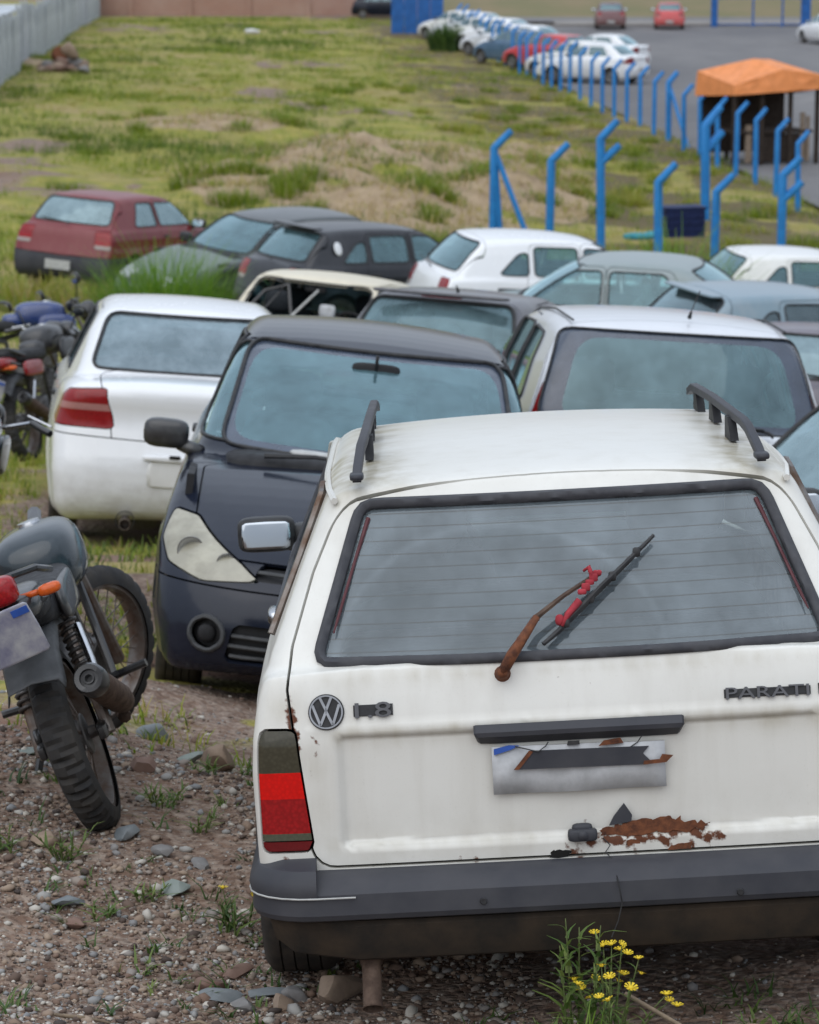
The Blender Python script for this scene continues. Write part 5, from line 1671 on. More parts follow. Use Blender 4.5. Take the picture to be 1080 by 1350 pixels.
# ------------------------------------------------------------------ motorcycles
# local frame: y forward, rear axle above the origin, wheels on z = 0
_MW = {}
def moto_wheel(R, w, sp=28, knob=True):
    k = (R, w)
    if k in _MW: return _MW[k]
    t = MB(); nseg = 64
    # tyre with grooves cut across its round crown
    for_prof = [(-1.0, .80), (-.98, .86), (-.82, .94), (-.52, .985), (-.2, 1.0), (.2, 1.0), (.52, .985), (.82, .94), (.98, .86), (1.0, .80)]
    V = []; F = []
    for i in range(nseg * 2):
        a = 2 * math.pi * i / (nseg * 2)
        for j, (x, rr) in enumerate(for_prof):
            r = R * rr if rr > .9 else R * rr
            zig = (i + (2 if x > 0 else 0)) % 4
            if rr > .93 and zig == 0 and abs(x) > .15: r -= .010
            if abs(x) < .3 and (i % 8) < 1: r -= .009
            V.append((x * w / 2, math.cos(a) * r, math.sin(a) * r))
    n = len(for_prof)
    for i in range(nseg * 2):
        j = (i + 1) % (nseg * 2)
        for q in range(n - 1):
            F.append((i * n + q, i * n + q + 1, j * n + q + 1, j * n + q))
    t.add(V, F)
    r = MB()
    ri = R * .80
    r.lathe([(ri + .004, -w * .40), (ri - .012, -w * .40), (ri - .020, -w * .2), (ri - .020, w * .2), (ri - .012, w * .40), (ri + .004, w * .40)], 48, 'X', closed=True)
    s = MB()
    for i in range(sp):
        a = 2 * math.pi * i / sp; a2 = a + (.5 if i % 2 else -.5); x = .035 if (i // 2) % 2 else -.035
        s.tube([(x, math.cos(a2) * .05, math.sin(a2) * .05), (0, math.cos(a) * (ri - .015), math.sin(a) * (ri - .015))], .0022, 4, caps=False)
    h = MB(); h.lathe([(.0, -.075), (.018, -.075), (.02, -.05), (.062, -.045), (.065, -.04), (.05, -.03), (.05, .03), (.065, .04), (.062, .045), (.02, .05), (.018, .075), (.0, .075)], 24, 'X')
    _MW[k] = (t.mesh('wheel', MATS['tyre_moto'], sharp=30), r.mesh('rim', MATS['steel_worn'], sharp=40), s.mesh('spokes', MATS['steel_worn']), h.mesh('hub', MATS['engine_metal'], sharp=40))
    return _MW[k]

def helix(p0, p1, r, turns, n=10):
    a, b = Vector(p0), Vector(p1); d = (b - a); t = d.normalized(); u = t.orthogonal().normalized(); w = t.cross(u)
    return [tuple(a + d * (i / (turns * n)) + (u * math.cos(2 * math.pi * i / n) + w * math.sin(2 * math.pi * i / n)) * r) for i in range(turns * n + 1)]

def motorcycle(M, label, tank='tank_dark', steer=-20, plate=True, detail=True, cowl='moto_black', wb=1.29, mirrors=True, plate_tilt=0, bars=True, tz=0.0, lz=0.0):
    root = empty('motorcycle', M, label, 'motorcycle', 'motorcycles standing in the lot')
    def p(mb, nm, mat, parent=None, sharp=35): return mb.build(nm, MATS[mat], parent or root, sharp=sharp)
    Rr, Rf = .295, .300
    tm, rm, sm, hm = moto_wheel(Rr, .105)
    def put(parent, mtx, meshes):
        o = link('wheel', meshes[0], parent, mtx)
        for nm, me in zip(('rim', 'spokes', 'hub'), meshes[1:]): link(nm, me, o)
        return o
    put(root, T(0, 0, Rr), (tm, rm, sm, hm))
    # swing arm and dampers
    for sg in (-1, 1):
        mb = MB(); mb.tube([(sg * .095, -.03, Rr), (sg * .095, .25, Rr + .02), (sg * .08, .45, Rr + .05)], [.018, .020, .020], 8); mb.sbox((sg * .095, -.02, Rr), (.03, .11, .05), .5, 10, 8); p(mb, 'swing_arm', 'moto_black')
        a, b = (sg * .108, .0, Rr - .02), (sg * .088, .14, Rr + .37)
        mb = MB(); mb.tube([a, tuple(Vector(a).lerp(Vector(b), .55))], .019, 10); mb.tube([tuple(Vector(a).lerp(Vector(b), .5)), b], .024, 10); sh = p(mb, 'shock_absorber', 'steel_worn')
        mb = MB(); mb.tube(helix(tuple(Vector(a).lerp(Vector(b), .34)), tuple(Vector(a).lerp(Vector(b), .94)), .027, 11, 12), .0066, 6); p(mb, 'spring', 'engine_metal', sh, None)
    # frame, engine
    mb = MB()
    for sg in (-1, 1):
        mb.tube([(sg * .09, -.24, .76), (sg * .09, .16, .70), (sg * .08, .42, .66), (sg * .07, .48, .40), (sg * .07, .62, .28), (sg * .07, .85, .28), (sg * .05, 1.02, .68)], .015, 8)
    mb.tube([(0, .35, .68), (0, .75, .80), (0, 1.0, .86)], .024, 8); p(mb, 'frame', 'moto_black')
    mb = MB(); mb.sbox((-.05, .62, .38), (.16, .34, .22), .5); mb.sbox((-.05, .80, .55), (.11, .15, .26), .4)
    for k in range(6): mb.box((-.05, .80, .47 + .035 * k), (.135, .17, .008))
    p(mb, 'engine', 'engine_metal')
    # exhaust on the right side, its end cap towards the back
    mb = MB(); mb.tube([(-.02, .90, .45), (.0, .95, .30), (.06, .70, .24), (.12, .35, .24), (.142, .18, .27)], .021, 8); p(mb, 'exhaust_header', 'rusty_pipe', sharp=None)
    Mx = T(.142, -.24, .49) @ RZ(-3) @ RX(-114) 
    mb = MB(); mb.lathe([(.020, .46), (.038, .40), (.045, .34), (.045, .05), (.042, .04)], 20, 'Z', Mx); mu = p(mb, 'muffler', 'rusty_pipe')
    mb = MB(); mb.lathe([(.047, .06), (.049, .05), (.049, .0), (.042, -.012), (.028, -.010), (.026, .002), (.017, .002), (.016, -.008), (.012, -.008), (.011, .02), (0, .02)], 22, 'Z', Mx); p(mb, 'end_cap', 'moto_black', mu)
    # seat, tail, lamp, mudguard, plate
    mb = MB(); mb.sbox((0, .20, .80 + tz * .6), (.25, .72, .11), .55, 18, 12); mb.sbox((0, -.12, .82 + tz * .5), (.21, .28, .10), .6, 14, 10); p(mb, 'seat', 'seat_vinyl', sharp=None)
    mb = MB(); mb.sbox((0, -.22, .765), (.20, .34, .09), .55, 16, 10)
    for sg in (-1, 1): mb.sbox((sg * .125, .12, .70), (.03, .40, .12), .5, 12, 8)
    p(mb, 'tail_cowl', cowl, sharp=None)
    mb = MB(); mb.tube([(-.12, .0, .80), (-.12, -.30, .86), (-.06, -.38, .87), (.06, -.38, .87), (.12, -.30, .86), (.12, .0, .80)], .011, 8); p(mb, 'grab_rail', 'moto_black')
    mb = MB(); mb.sbox((0, -.40, .765 + lz), (.14, .09, .085), .5, 14, 10); p(mb, 'tail_lamp', 'lens_red', sharp=None)
    mb = MB()
    sec = [(-.085, -.03), (-.075, .0), (0, .012), (.075, .0), (.085, -.03)]
    arc = [(-.03 - .36 * math.sin(R_(q)) , Rr + .36 * math.cos(R_(q)) + .02) for q in (-20, 5, 30, 50)] + [(-.36, .54)]
    V = []; F = []
    for (y, z) in arc:
        for (x, dz) in sec: V.append((x, y, z + dz))
    for i in range(len(arc) - 1):
        for k in range(4): F.append((i * 5 + k, i * 5 + k + 1, (i + 1) * 5 + k + 1, (i + 1) * 5 + k))
    mb.add(V, F); mg = p(mb, 'rear_mudguard', 'grey_plastic', sharp=None)
    sd = mg.modifiers.new('thick', 'SOLIDIFY'); sd.thickness = .004
    if plate:
        Mp = T(0, -.475, .60 + 1.6 * lz) @ RX(18) @ RY(plate_tilt)
        mb = MB(); mb.sbox((0, 0, 0), (.20, .006, .17), .15, 16, 6, Mp); pl_ = p(mb, 'licence_plate', 'plate_smudged', sharp=None)
        mb = MB(); mb.box((.07, -.0045, .062), (.05, .002, .022), Mp); p(mb, 'plate_band', 'blue_film', pl_)
        mb = MB(); mb.tube([(0, -.36, .70 + lz), (0, -.46, .64 + lz)], .02, 6); p(mb, 'plate_bracket', 'moto_black')
    for sg in (-1, 1):
        mb = MB(); mb.tube([(sg * .05, -.33, .72 + lz), (sg * .12, -.345, .72 + lz)], .010, 6); mb.sbox((sg * .145, -.35, .72 + lz), (.072, .045, .034), .7, 14, 8); p(mb, 'turn_signal', 'lens_orange', sharp=None)
    # tank
    mb = MB(); mb.sbox((0, .72, .90 + tz), (.29, .46, .24), .66, 24, 16); mb.sbox((0, .50, .85 + tz), (.20, .24, .13), .7, 14, 10)
    if bars:
        for sg in (-1, 1): mb.sbox((sg * .145, .86, .80 + tz), (.05, .34, .20), .55, 14, 10)
    tk = p(mb, 'fuel_tank', tank, sharp=None)
    mb = MB(); mb.lathe([(0, .018), (.036, .016), (.040, 0)], 20, 'Z', T(0, .78, 1.012 + tz)); p(mb, 'filler_cap', 'chrome', tk)
    # front end turns about the steering head
    head = Vector((0, 1.05, .86)); rake = 26
    Ms = T(*head) @ RX(rake) @ RZ(steer)           # local z along the steering axis
    inv = (T(0, wb, Rf)); ax = (T(*head) @ RX(rake)).inverted() @ Vector((0, wb, Rf))
    def q(mb, nm, mat, parent=None, sharp=35):
        for i, v in enumerate(mb.v): mb.v[i] = list(Ms @ Vector(v))
        return p(mb, nm, mat, parent, sharp)
    ay, az = ax.y, ax.z
    for sg in (-1, 1):
        mb = MB(); mb.tube([(sg * .088, ay, .10 if bars else -.16), (sg * .088, ay, az + .36)], .016, 10); mb.tube([(sg * .088, ay, az + .38), (sg * .088, ay, az - .02)], [.024, .026], 10); q(mb, 'fork_leg', 'steel_worn')
    mb = MB(); mb.sbox((0, ay * .6, -.20), (.22, .11 + ay, .035), .4, 12, 6); q(mb, 'fork_yoke', 'engine_metal', None, None)
    if bars:
        mb = MB(); mb.sbox((0, ay * .6, .03), (.22, .11 + ay, .03), .4, 12, 6); q(mb, 'fork_yoke', 'engine_metal', None, None)
    wo = put(root, Ms @ T(0, ay, az) @ RX(0), moto_wheel(Rf, .085))
    if bars:
        mb = MB(); V = []; F = []
        aa = [-70, -40, -10, 20, 50, 80]
        for a in aa:
            for (x, dz) in [(-.062, -.03), (-.05, 0), (0, .014), (.05, 0), (.062, -.03)]:
                r = Rf + .035 + dz; V.append((x, ay + math.sin(R_(a)) * r, az + math.cos(R_(a)) * r))
        for i in range(5):
            for k in range(4): F.append((i * 5 + k, i * 5 + k + 1, (i + 1) * 5 + k + 1, (i + 1) * 5 + k))
        mb.add(V, F); fm = q(mb, 'front_mudguard', cowl, sharp=None); sd = fm.modifiers.new('thick', 'SOLIDIFY'); sd.thickness = .004
        mb = MB(); mb.tube([(-.36, -.14, .17), (-.26, -.06, .16), (-.12, .0, .07), (.12, .0, .07), (.26, -.06, .16), (.36, -.14, .17)], .011, 8); hb = q(mb, 'handlebar', 'chrome', sharp=None)
        for sg in (-1, 1):
            mb = MB(); mb.tube([(sg * .26, -.06, .16), (sg * .37, -.146, .172)], .018, 10); q(mb, 'grip', 'moto_black', hb)
            mb = MB(); mb.tube([(sg * .23, .0, .16), (sg * .36, -.07, .165)], .006, 6); q(mb, 'lever', 'chrome', hb)
            if mirrors:
                mb = MB(); mb.tube([(sg * .24, -.04, .165), (sg * .30, .0, .27), (sg * .36, -.02, .31)], .006, 6); mb.sbox((sg * .40, -.03, .33), (.15, .035, .10), .6, 14, 8); mo = q(mb, 'mirror', 'moto_black', hb, None)
                mb = MB(); mb.sbox((sg * .40, -.050, .33), (.125, .004, .08), .6, 14, 4); q(mb, 'mirror_glass', 'mirror', mo, None)
        mb = MB(); mb.sbox((0, .13, .02), (.19, .15, .19), .75, 18, 12); q(mb, 'headlamp', 'moto_black', sharp=None)
        mb = MB(); mb.sbox((0, .02, .13), (.19, .09, .10), .6, 14, 10); q(mb, 'instruments', 'moto_black', sharp=None)
    mb = MB(); mb.tube([(.12, .10, .60), (.135, .0, .50), (.14, -.06, .44)], [.012, .012, .010], 8); p(mb, 'kick_lever', 'chrome')
    # stand and foot pegs
    mb = MB(); mb.tube([(-.11, .50, .33), (-.22, .42, .13), (-.27, .38, -.03)], [.014, .013, .012], 8); mb.sbox((-.275, .38, -.03), (.07, .05, .015), .6, 10, 6); p(mb, 'side_stand', 'moto_black')
    for sg in (-1, 1):
        mb = MB(); mb.tube([(sg * .12, .40, .36), (sg * .24, .38, .37)], .013, 8); p(mb, 'foot_peg', 'moto_black')
    mb = MB(); mb.sbox((-.10, .22, .33), (.03, .50, .07), .5, 14, 8); p(mb, 'chain_guard', 'moto_black', sharp=None)
    return root

def moto_pose(x, y, yaw, lean):
    z = gz1(x, y)
    return pose((x, y, z - .02), yaw, -5.5 * math.cos(R_(yaw)), lean)

motorcycle(pose((-.905, 8.54, 3.775), -2.2, -2.9, -20), 'motorcycle with dark tank leaning on its stand, red tail lamp and orange indicator', 'tank_dark', steer=-40, plate_tilt=-4, bars=False, tz=-.16, lz=.075)
motorcycle(moto_pose(-3.95, 25.6, 78, -10), 'motorcycle with dark blue tank and black seat beside the white saloon', 'tank_blue', steer=20, plate=False)
motorcycle(moto_pose(-2.86, 21.9, 14, -12), 'red motorcycle with a square grey number plate standing on end', 'moto_black', steer=-25, cowl='tank_red', plate_tilt=30)
motorcycle(moto_pose(-2.30, 13.2, 2, 10), 'black motorcycle cut off by the frame, only its handlebar grip showing', 'tank_dark', steer=0, plate=False, mirrors=False)
# ------------------------------------------------------------------ the asphalt lot, its fence and the far edge
def sheet(name, poly, z, mat, kind='structure', label=None):
    me = mesh_from(name, [(x, y, z) for x, y in poly], [tuple(range(len(poly)))], mat, smooth=False)
    return tag(link(name, me), label, None, None, kind)
m, nt, out = _new('asphalt')
b = N(nt, 'ShaderNodeBsdfPrincipled', Roughness=.85)
n1 = noise(nt, .09, 5.0, mapping=(1, .35, 1)); n2 = noise(nt, .9, 5.0); n3 = noise(nt, 20, 3.0)
c = mixc(nt, maprange(nt, n1, .38, .64), (.092, .090, .095), (.165, .158, .155))
c = mixc(nt, maprange(nt, n2, .5, .75), c, (.075, .073, .076))
c = mixc(nt, maprange(nt, n3, .45, .7, 0, .4), c, (.21, .20, .19))
L_(nt, c, b.inputs['Base Color']); L_(nt, b.outputs[0], out.inputs['Surface'])
plain('concrete', (.26, .24, .22), .9, var=.35, scale=.7)
plain('verge', (.13, .125, .05), .95, var=.5, scale=.35, col2=(.20, .155, .085))
plain('earth_bank', (.22, .135, .10), .95, var=.4, scale=.25, col2=(.30, .22, .17))
plain('post_blue', (.008, .215, .56), .6, var=.35, scale=6, col2=(.012, .15, .42))
plain('panel_blue', (.012, .12, .40), .6, var=.4, scale=3)
plain('sheet_grey', (.60, .63, .66), .55, .2, var=.3, scale=1.2, col2=(.29, .32, .35))
plain('tarp_orange', (.80, .27, .075), .55, var=.25, scale=4)
plain('wood_dark', (.05, .036, .028), .9, var=.5, scale=8)
plain('wood_pale', (.30, .23, .17), .9, var=.4, scale=8)
plain('crate_blue', (.012, .022, .085), .6, var=.4, scale=12)
plain('cyan_rag', (.05, .30, .36), .8, var=.4, scale=12)
plain('litter_white', (.65, .65, .63), .7, var=.2)
plain('rock_grey', (.22, .215, .21), .92, var=.4, scale=14, col2=(.13, .12, .115), bumpy=.003)
plain('rock_blue', (.19, .205, .21), .9, var=.35, scale=12, col2=(.13, .15, .16), bumpy=.002)
plain('rock_tan', (.30, .225, .165), .92, var=.4, scale=14, col2=(.20, .14, .10), bumpy=.003)
plain('rock_red', (.20, .13, .10), .92, var=.4, scale=14, col2=(.14, .08, .06), bumpy=.003)
plain('rock_green', (.17, .205, .185), .85, var=.4, scale=12, col2=(.25, .28, .26))
plain('twig', (.24, .18, .12), .9, var=.4, scale=40)

fy = [64, 80, 103, 125, 149, 163]
lot = [(fence_x(y) + .55, y) for y in fy] + [(90, 163), (90, 62.5), (9.6, 62.5)]
sheet('asphalt', lot, 0.0, MATS['asphalt'], label='grey worn asphalt of the fenced car park')
sheet('pavement', [(8.0, 163.2), (95, 163.2), (95, 168.5), (8.0, 168.5)], .10, MATS['concrete'], label='pale strip of pavement beyond the car park')
kb = MB(); kb.box((50, 163.1, .03), (86, .22, .2)); tag(kb.build('kerb', MATS['concrete']), 'kerb closing the far side of the car park', None, None, 'structure')
sheet('road', [(4.0, 168.7), (95, 168.7), (95, 176), (4.0, 176)], .02, MATS['asphalt'], label='road behind the car park')
vb = MB(); vb.add([(1.5, 176.2, 0), (95, 176.2, 0), (95, 190, 1.9), (1.5, 190, 1.9), (95, 203, 2.2), (1.5, 203, 2.2)], [(0, 1, 2, 3), (3, 2, 4, 5)])
tag(vb.build('verge', MATS['verge']), 'rising verge of dry grass behind the road', None, None, 'structure')
wl = MB(); wl.box((52, 204, 4.0), (96, .5, 5.4)); 
for k in range(20): wl.box((5 + 5 * k, 203.7, 4.1), (.4, .25, 5.6))
w_ = wl.build('boundary_wall', MATS['earth_bank']); tag(w_, 'long earth-coloured wall beyond the road', 'wall')
# painted bays
pb = MB()
for k in range(7):
    x0, y0 = 11.5 + 1.0 * k, 112 + 7.5 * k
    pb.box((x0 + 6, 100 + 9 * k, .004), (5.0, .12, .004))
# brick wall at the top of the field
m, nt, out = _new('brick_far')
b = N(nt, 'ShaderNodeBsdfPrincipled', Roughness=.92)
bt = N(nt, 'ShaderNodeTexBrick', Scale=3.2); bt.inputs['Color1'].default_value = (.36, .17, .115, 1); bt.inputs['Color2'].default_value = (.29, .135, .095, 1); bt.inputs['Mortar'].default_value = (.36, .29, .25, 1); bt.inputs['Mortar Size'].default_value = .03
mp = N(nt, 'ShaderNodeMapping'); mp.inputs['Rotation'].default_value = (R_(90), 0, 0); tc = N(nt, 'ShaderNodeTexCoord'); L_(nt, tc.outputs['Object'], mp.inputs['Vector']); L_(nt, mp.outputs['Vector'], bt.inputs['Vector'])
L_(nt, mixc(nt, maprange(nt, noise(nt, .5, 5), .4, .7, 0, .5), bt.outputs['Color'], (.42, .30, .25)), b.inputs['Base Color']); L_(nt, b.outputs[0], out.inputs['Surface'])
bw = empty('brick_wall', T(-9.5, 177.5, -.2), 'low red brick wall closing the top of the grass field', 'wall')
mb = MB(); mb.box((0, 0, 1.4), (22, .22, 2.8)); mb.build('wall_body', MATS['brick_far'], bw)
mb = MB(); mb.box((0, -.02, .12), (22, .3, .24)); mb.build('plinth', MATS['concrete'], bw)
for k in range(7):
    mb = MB(); mb.box((-10.5 + 3.5 * k, -.05, 1.45), (.28, .34, 2.9)); mb.build('pier', MATS['brick_far'], bw)
# corrugated fence along the far left edge
cfz = empty('corrugated_fence', T(0, 0, 0), 'pale grey corrugated metal fence along the edge of the grass field', 'fence')
A_, B_ = np.array([-12.4, 84.0]), np.array([-18.6, 181.0])
ln = np.linalg.norm(B_ - A_); ns = int(ln / 2.4)
sh = MB(); nw = 30
for i in range(nw + 1):
    x = 2.38 * i / nw
    y = .075 * (1 if (i // 2) % 2 else -1)
    sh.v += [(x, y, 0), (x, y, 2.05)]
    if i: sh.f.append((2 * i - 2, 2 * i, 2 * i + 1, 2 * i - 1))
shm = sh.mesh('sheet', MATS['sheet_grey'], smooth=False)
ang = math.atan2(B_[1] - A_[1], B_[0] - A_[0])
pm = MB(); pm.tube([(0, 0, -.3), (0, 0, 2.15)], .05, 8); pmm = pm.mesh('post', MATS['sheet_grey'])
for i in range(ns):
    p = A_ + (B_ - A_) * i / ns
    z = gz1(p[0], p[1])
    o = link('sheet', shm, cfz, T(p[0], p[1], z - .08 + rng.uniform(-.03, .06)) @ Matrix.Rotation(ang, 4, 'Z') @ RX(rng.uniform(-2, 2)))
    link('post', pmm, cfz, T(p[0] - .06, p[1], z))
# shed behind that fence
sd = empty('shed', T(-17.0, 118, 0.6), 'low pale-roofed shed behind the corrugated fence', 'building')
mb = MB(); mb.box((-2, 0, .7), (5, 12, 1.6)); mb.build('wall', MATS['earth_bank'], sd)
mb = MB(); mb.add([(-5, -6.4, 1.55), (1.2, -6.4, 1.55), (1.2, 6.4, 1.75), (-5, 6.4, 1.75), (-5, -6.4, 1.63), (1.2, -6.4, 1.63), (1.2, 6.4, 1.83), (-5, 6.4, 1.83)], [(0, 3, 2, 1), (4, 5, 6, 7), (0, 1, 5, 4), (1, 2, 6, 5), (2, 3, 7, 6), (3, 0, 4, 7)]); mb.build('roof', MATS['sheet_grey'], sd, smooth=False)

# ---- blue posts with bent tops
def post_mesh(h, r=.062, arm=.42, second=False, az=0):
    mb = MB()
    c, s = math.cos(R_(az)), math.sin(R_(az))
    path = [(0, 0, -.4), (0, 0, h * .5), (0, 0, h - arm * .72), (.035 * c, .035 * s, h - arm * .66), (arm * .72 * c, arm * .72 * s, h)]
    mb.tube(path, [r, r, r * .98, r * .96, r * .84], 4 if False else 8)
    if second:
        z = h - arm * 1.75
        mb.tube([(0, 0, z), (arm * .80 * c, arm * .80 * s, z + arm * .74)], [r * .96, r * .84], 8)
    return mb
def blue_post(x, y, h, label, second=False, az=0, r=.07, brace=None, arm=.42, group='blue concrete fence posts with bent tops'):
    me = post_mesh(h, r, arm, second, az).mesh('fence_post', MATS['post_blue'], sharp=40)
    o = link('fence_post', me); o.location = (x, y, gz1(x, y)); o.rotation_euler = (R_(rng.uniform(-1.2, 1.2)), R_(rng.uniform(-1.2, 1.2)), 0)
    tag(o, label, 'post', group)
    if brace:
        b2 = MB(); b2.tube([(.04, 0, h * .78), brace], [.05, .05], 6); ob = b2.build('brace', MATS['post_blue'], o)
    return o
near = [(1.51, 53.5, 2.52, 'blue post with two slanting braces, first of the near row over the white hatchback', False, (.75, -.3, -.2)),
        (2.51, 53.0, 2.33, 'blue bent-top post between the braced post and the two-armed post', False, None),
        (3.34, 51.5, 2.84, 'blue two-armed post standing over the white hatchback roof', True, None),
        (4.22, 50.0, 2.22, 'blue bent-top post in front of the dark blue crate', False, None),
        (5.43, 52.5, 1.82, 'blue bent-top post just short of the tall post by the orange stall', False, None),
        (6.36, 50.5, 2.29, 'blue two-armed post nearest the white hatchback behind the blue-grey one', True, None)]
for (x, y, h, lb, two, br) in near:
    o = blue_post(x, y, h - gz1(x, y), lb, two, 0, .075, br)
o = bpy.data.objects['fence_post']
b2 = MB(); b2.tube([(0, 0, 1.7), (.16, .0, -.2)], [.055, .055], 6); b2.build('brace', MATS['post_blue'], o)
blue_post(6.05, 60.5, 2.46 - gz1(6.05, 60.5), 'thick tall blue post in front of the orange stall', True, 25, .095, None, .5)
ORD = 'first second third fourth fifth sixth seventh eighth ninth tenth eleventh twelfth thirteenth fourteenth fifteenth sixteenth seventeenth eighteenth nineteenth twentieth twenty-first twenty-second twenty-third twenty-fourth twenty-fifth twenty-sixth twenty-seventh twenty-eighth twenty-ninth thirtieth thirty-first thirty-second thirty-third thirty-fourth thirty-fifth thirty-sixth'.split()
y = 64.5; k = 0
while y < 150:
    x = float(fence_x(y))
    lb = '%s blue bent-top post from the near end of the long car park fence' % ORD[k]
    br = None
    if k == 7: lb, br = 'blue post with a leaning brace, at the corner of the orange stall', (.5, -.9, -.2)
    blue_post(x, y, 1.75 if k != 7 else 1.9, lb, False, 20, .062 if k != 7 else .08, br, .36, 'posts of the long blue fence beside the car park')
    y += 2.42 + .012 * (y - 64) * .6; k += 1
# blue solid panels where the fence ends
bp_ = empty('blue_hoarding', T(.6, 151, gz1(.6, 151)), 'solid blue hoarding at the far end of the post fence', 'fence')
for i in range(4):
    mb = MB(); mb.box((-1.2 + .66 * i, 0, 1.2), (.64, .08, 2.4)); mb.build('panel', MATS['panel_blue'], bp_)
mb = MB(); mb.box((.0, .08, .6), (2.7, .06, .08)); mb.box((0, .08, 1.9), (2.7, .06, .08)); mb.build('rail', MATS['panel_blue'], bp_)
# blue gateway on the far side of the lot
gt = empty('blue_gate', T(16.5, 162.3, 0), 'blue steel gateway frame across the far side of the car park', 'gate')
for (x, w) in ((0, .34), (4.95, .5), (9.8, .34)):
    mb = MB(); mb.box((x, 0, 1.9), (w, .3, 3.8)); mb.build('gate_post', MATS['panel_blue'], gt)
for x in (2.1, 3.7, 6.6, 8.2):
    mb = MB(); mb.box((x, 0, 1.5), (.10, .08, 3.0)); mb.build('upright', MATS['panel_blue'], gt)
for z in (.14, 1.55, 2.9):
    mb = MB(); mb.box((4.9, .02, z), (9.6, .07, .07)); mb.build('rail', MATS['panel_blue'], gt)

# ---- orange tarpaulin stall
st = empty('market_stall', T(8.98, 76.6, 0) @ RZ(20) @ Matrix.Diagonal((.90, 1, .96, 1)), 'dark wooden stall under a sagging orange tarpaulin beside the blue fence', 'stall')
mb = MB()
FL, MF, FR, BL, BR, TP, TB = (-1.38, -1.08, 2.12), (.12, -1.10, 2.52), (1.38, -1.08, 2.34), (-1.38, 1.08, 2.38), (1.38, 1.08, 2.46), (-.15, .1, 2.74), (.5, .3, 2.70)
hem = lambda p, z, o=(0, 0): (p[0] + o[0], p[1] + o[1], z)
facets = [(TP, FL, MF), (TP, MF, TB), (TB, MF, FR), (TB, FR, BR), (TP, TB, BR), (TP, BR, BL), (TP, BL, FL),
          (FL, hem(FL, 1.86, (-.02, -.05)), MF), (hem(FL, 1.86, (-.02, -.05)), hem(MF, 1.93, (-.1, -.12)), MF), (MF, hem(MF, 1.93, (-.1, -.12)), FR), (hem(MF, 1.93, (-.1, -.12)), hem(FR, 1.98, (.04, -.04)), FR),
          (BL, hem(BL, 1.72, (-.06, .02)), FL), (hem(BL, 1.72, (-.06, .02)), hem(FL, 1.86, (-.02, -.05)), FL), (FR, hem(FR, 1.98, (.04, -.04)), BR), (hem(FR, 1.98, (.04, -.04)), hem(BR, 1.7, (.08, .02)), BR), (BR, hem(BR, 2.0), BL), (hem(BR, 2.0), hem(BL, 1.72, (-.06, .02)), BL)]
nf = 7
for (a, b_, c_) in facets:
    a, b_, c_ = np.array(a), np.array(b_), np.array(c_)
    o_ = len(mb.v); ix = {}
    for i in range(nf + 1):
        for j in range(nf + 1 - i):
            u, v = i / nf, j / nf
            p = a * (1 - u - v) + b_ * u + c_ * v
            w = 27 * u * v * (1 - u - v)
            p = p + np.array([0, -.02, .02]) * w * math.sin(p[0] * 7 + p[2] * 5) - np.array([0, 0, .05]) * w * (p[2] > 2.2)
            ix[(i, j)] = len(mb.v); mb.v.append(tuple(p))
    for i in range(nf):
        for j in range(nf - i):
            mb.f.append((ix[(i, j)], ix[(i + 1, j)], ix[(i, j + 1)]))
            if i + j < nf - 1: mb.f.append((ix[(i + 1, j)], ix[(i + 1, j + 1)], ix[(i, j + 1)]))
tp = mb.build('tarpaulin', MATS['tarp_orange'], st, sharp=50)
for x in (-1.3, -.45, .45, 1.3):
    for yv in (-.98, .98):
        mb = MB(); mb.box((x, yv, 1.05), (.10, .10, 2.10)); mb.build('leg', MATS['wood_dark'], st)
mb = MB(); mb.box((.1, -.2, .85), (2.3, 1.3, .07)); mb.build('counter', MATS['wood_dark'], st)
mb = MB(); mb.box((0, .9, 1.25), (2.6, .05, 2.1)); mb.build('back_board', MATS['wood_dark'], st)
mb = MB(); mb.box((.35, -.75, .42), (1.5, .05, .75)); mb.build('front_board', MATS['wood_dark'], st)
for x, w, h in ((-.75, .18, 1.0), (.95, .14, 1.3), (1.12, .1, 1.2)):
    mb = MB(); mb.box((x, -.8, h / 2 + .05), (w, .05, h)); mb.build('board', MATS['wood_pale'], st)

# crate, rag, litter
cr = empty('plastic_crate', T(4.92, 53.6, gz1(4.92, 53.6) + .35) @ RZ(14), 'dark blue plastic crate lying in the weeds among the blue posts', 'crate')
mb = MB()
for sx in (-1, 1): mb.box((sx * .36, 0, .26), (.03, .5, .5))
for sy in (-1, 1): mb.box((0, sy * .25, .26), (.72, .03, .5))
mb.box((0, 0, .03), (.72, .5, .03)); mb.build('crate_body', MATS['crate_blue'], cr)
for z in (.14, .26, .38):
    for sy in (-1, 1):
        mb = MB(); mb.box((0, sy * .272, z), (.74, .015, .035)); mb.build('rib', MATS['crate_blue'], cr)
mb = MB(); mb.box((0, 0, .53), (.80, .56, .045)); mb.build('rim', MATS['crate_blue'], cr)
mb = MB(); mb.sbox((0, 0, .05), (.55, .3, .12), .7, 14, 8); mb.sbox((.25, .1, .06), (.3, .25, .14), .8, 10, 8)
o = mb.build('rag', MATS['cyan_rag'], sharp=None); o.location = (4.0, 51.6, gz1(4.0, 51.6) + .3); tag(o, 'turquoise rag caught in the weeds left of the dark blue crate', 'rag')
mb = MB(); mb.sbox((0, 0, .12), (.62, .4, .26), .8, 12, 8); mb.sbox((.25, .05, .1), (.4, .3, .2), .8, 10, 6)
o = mb.build('litter', MATS['litter_white'], sharp=None); o.location = (-7.9, 149, gz1(-7.9, 149)); tag(o, 'scrap of white litter high on the grass field', 'litter')

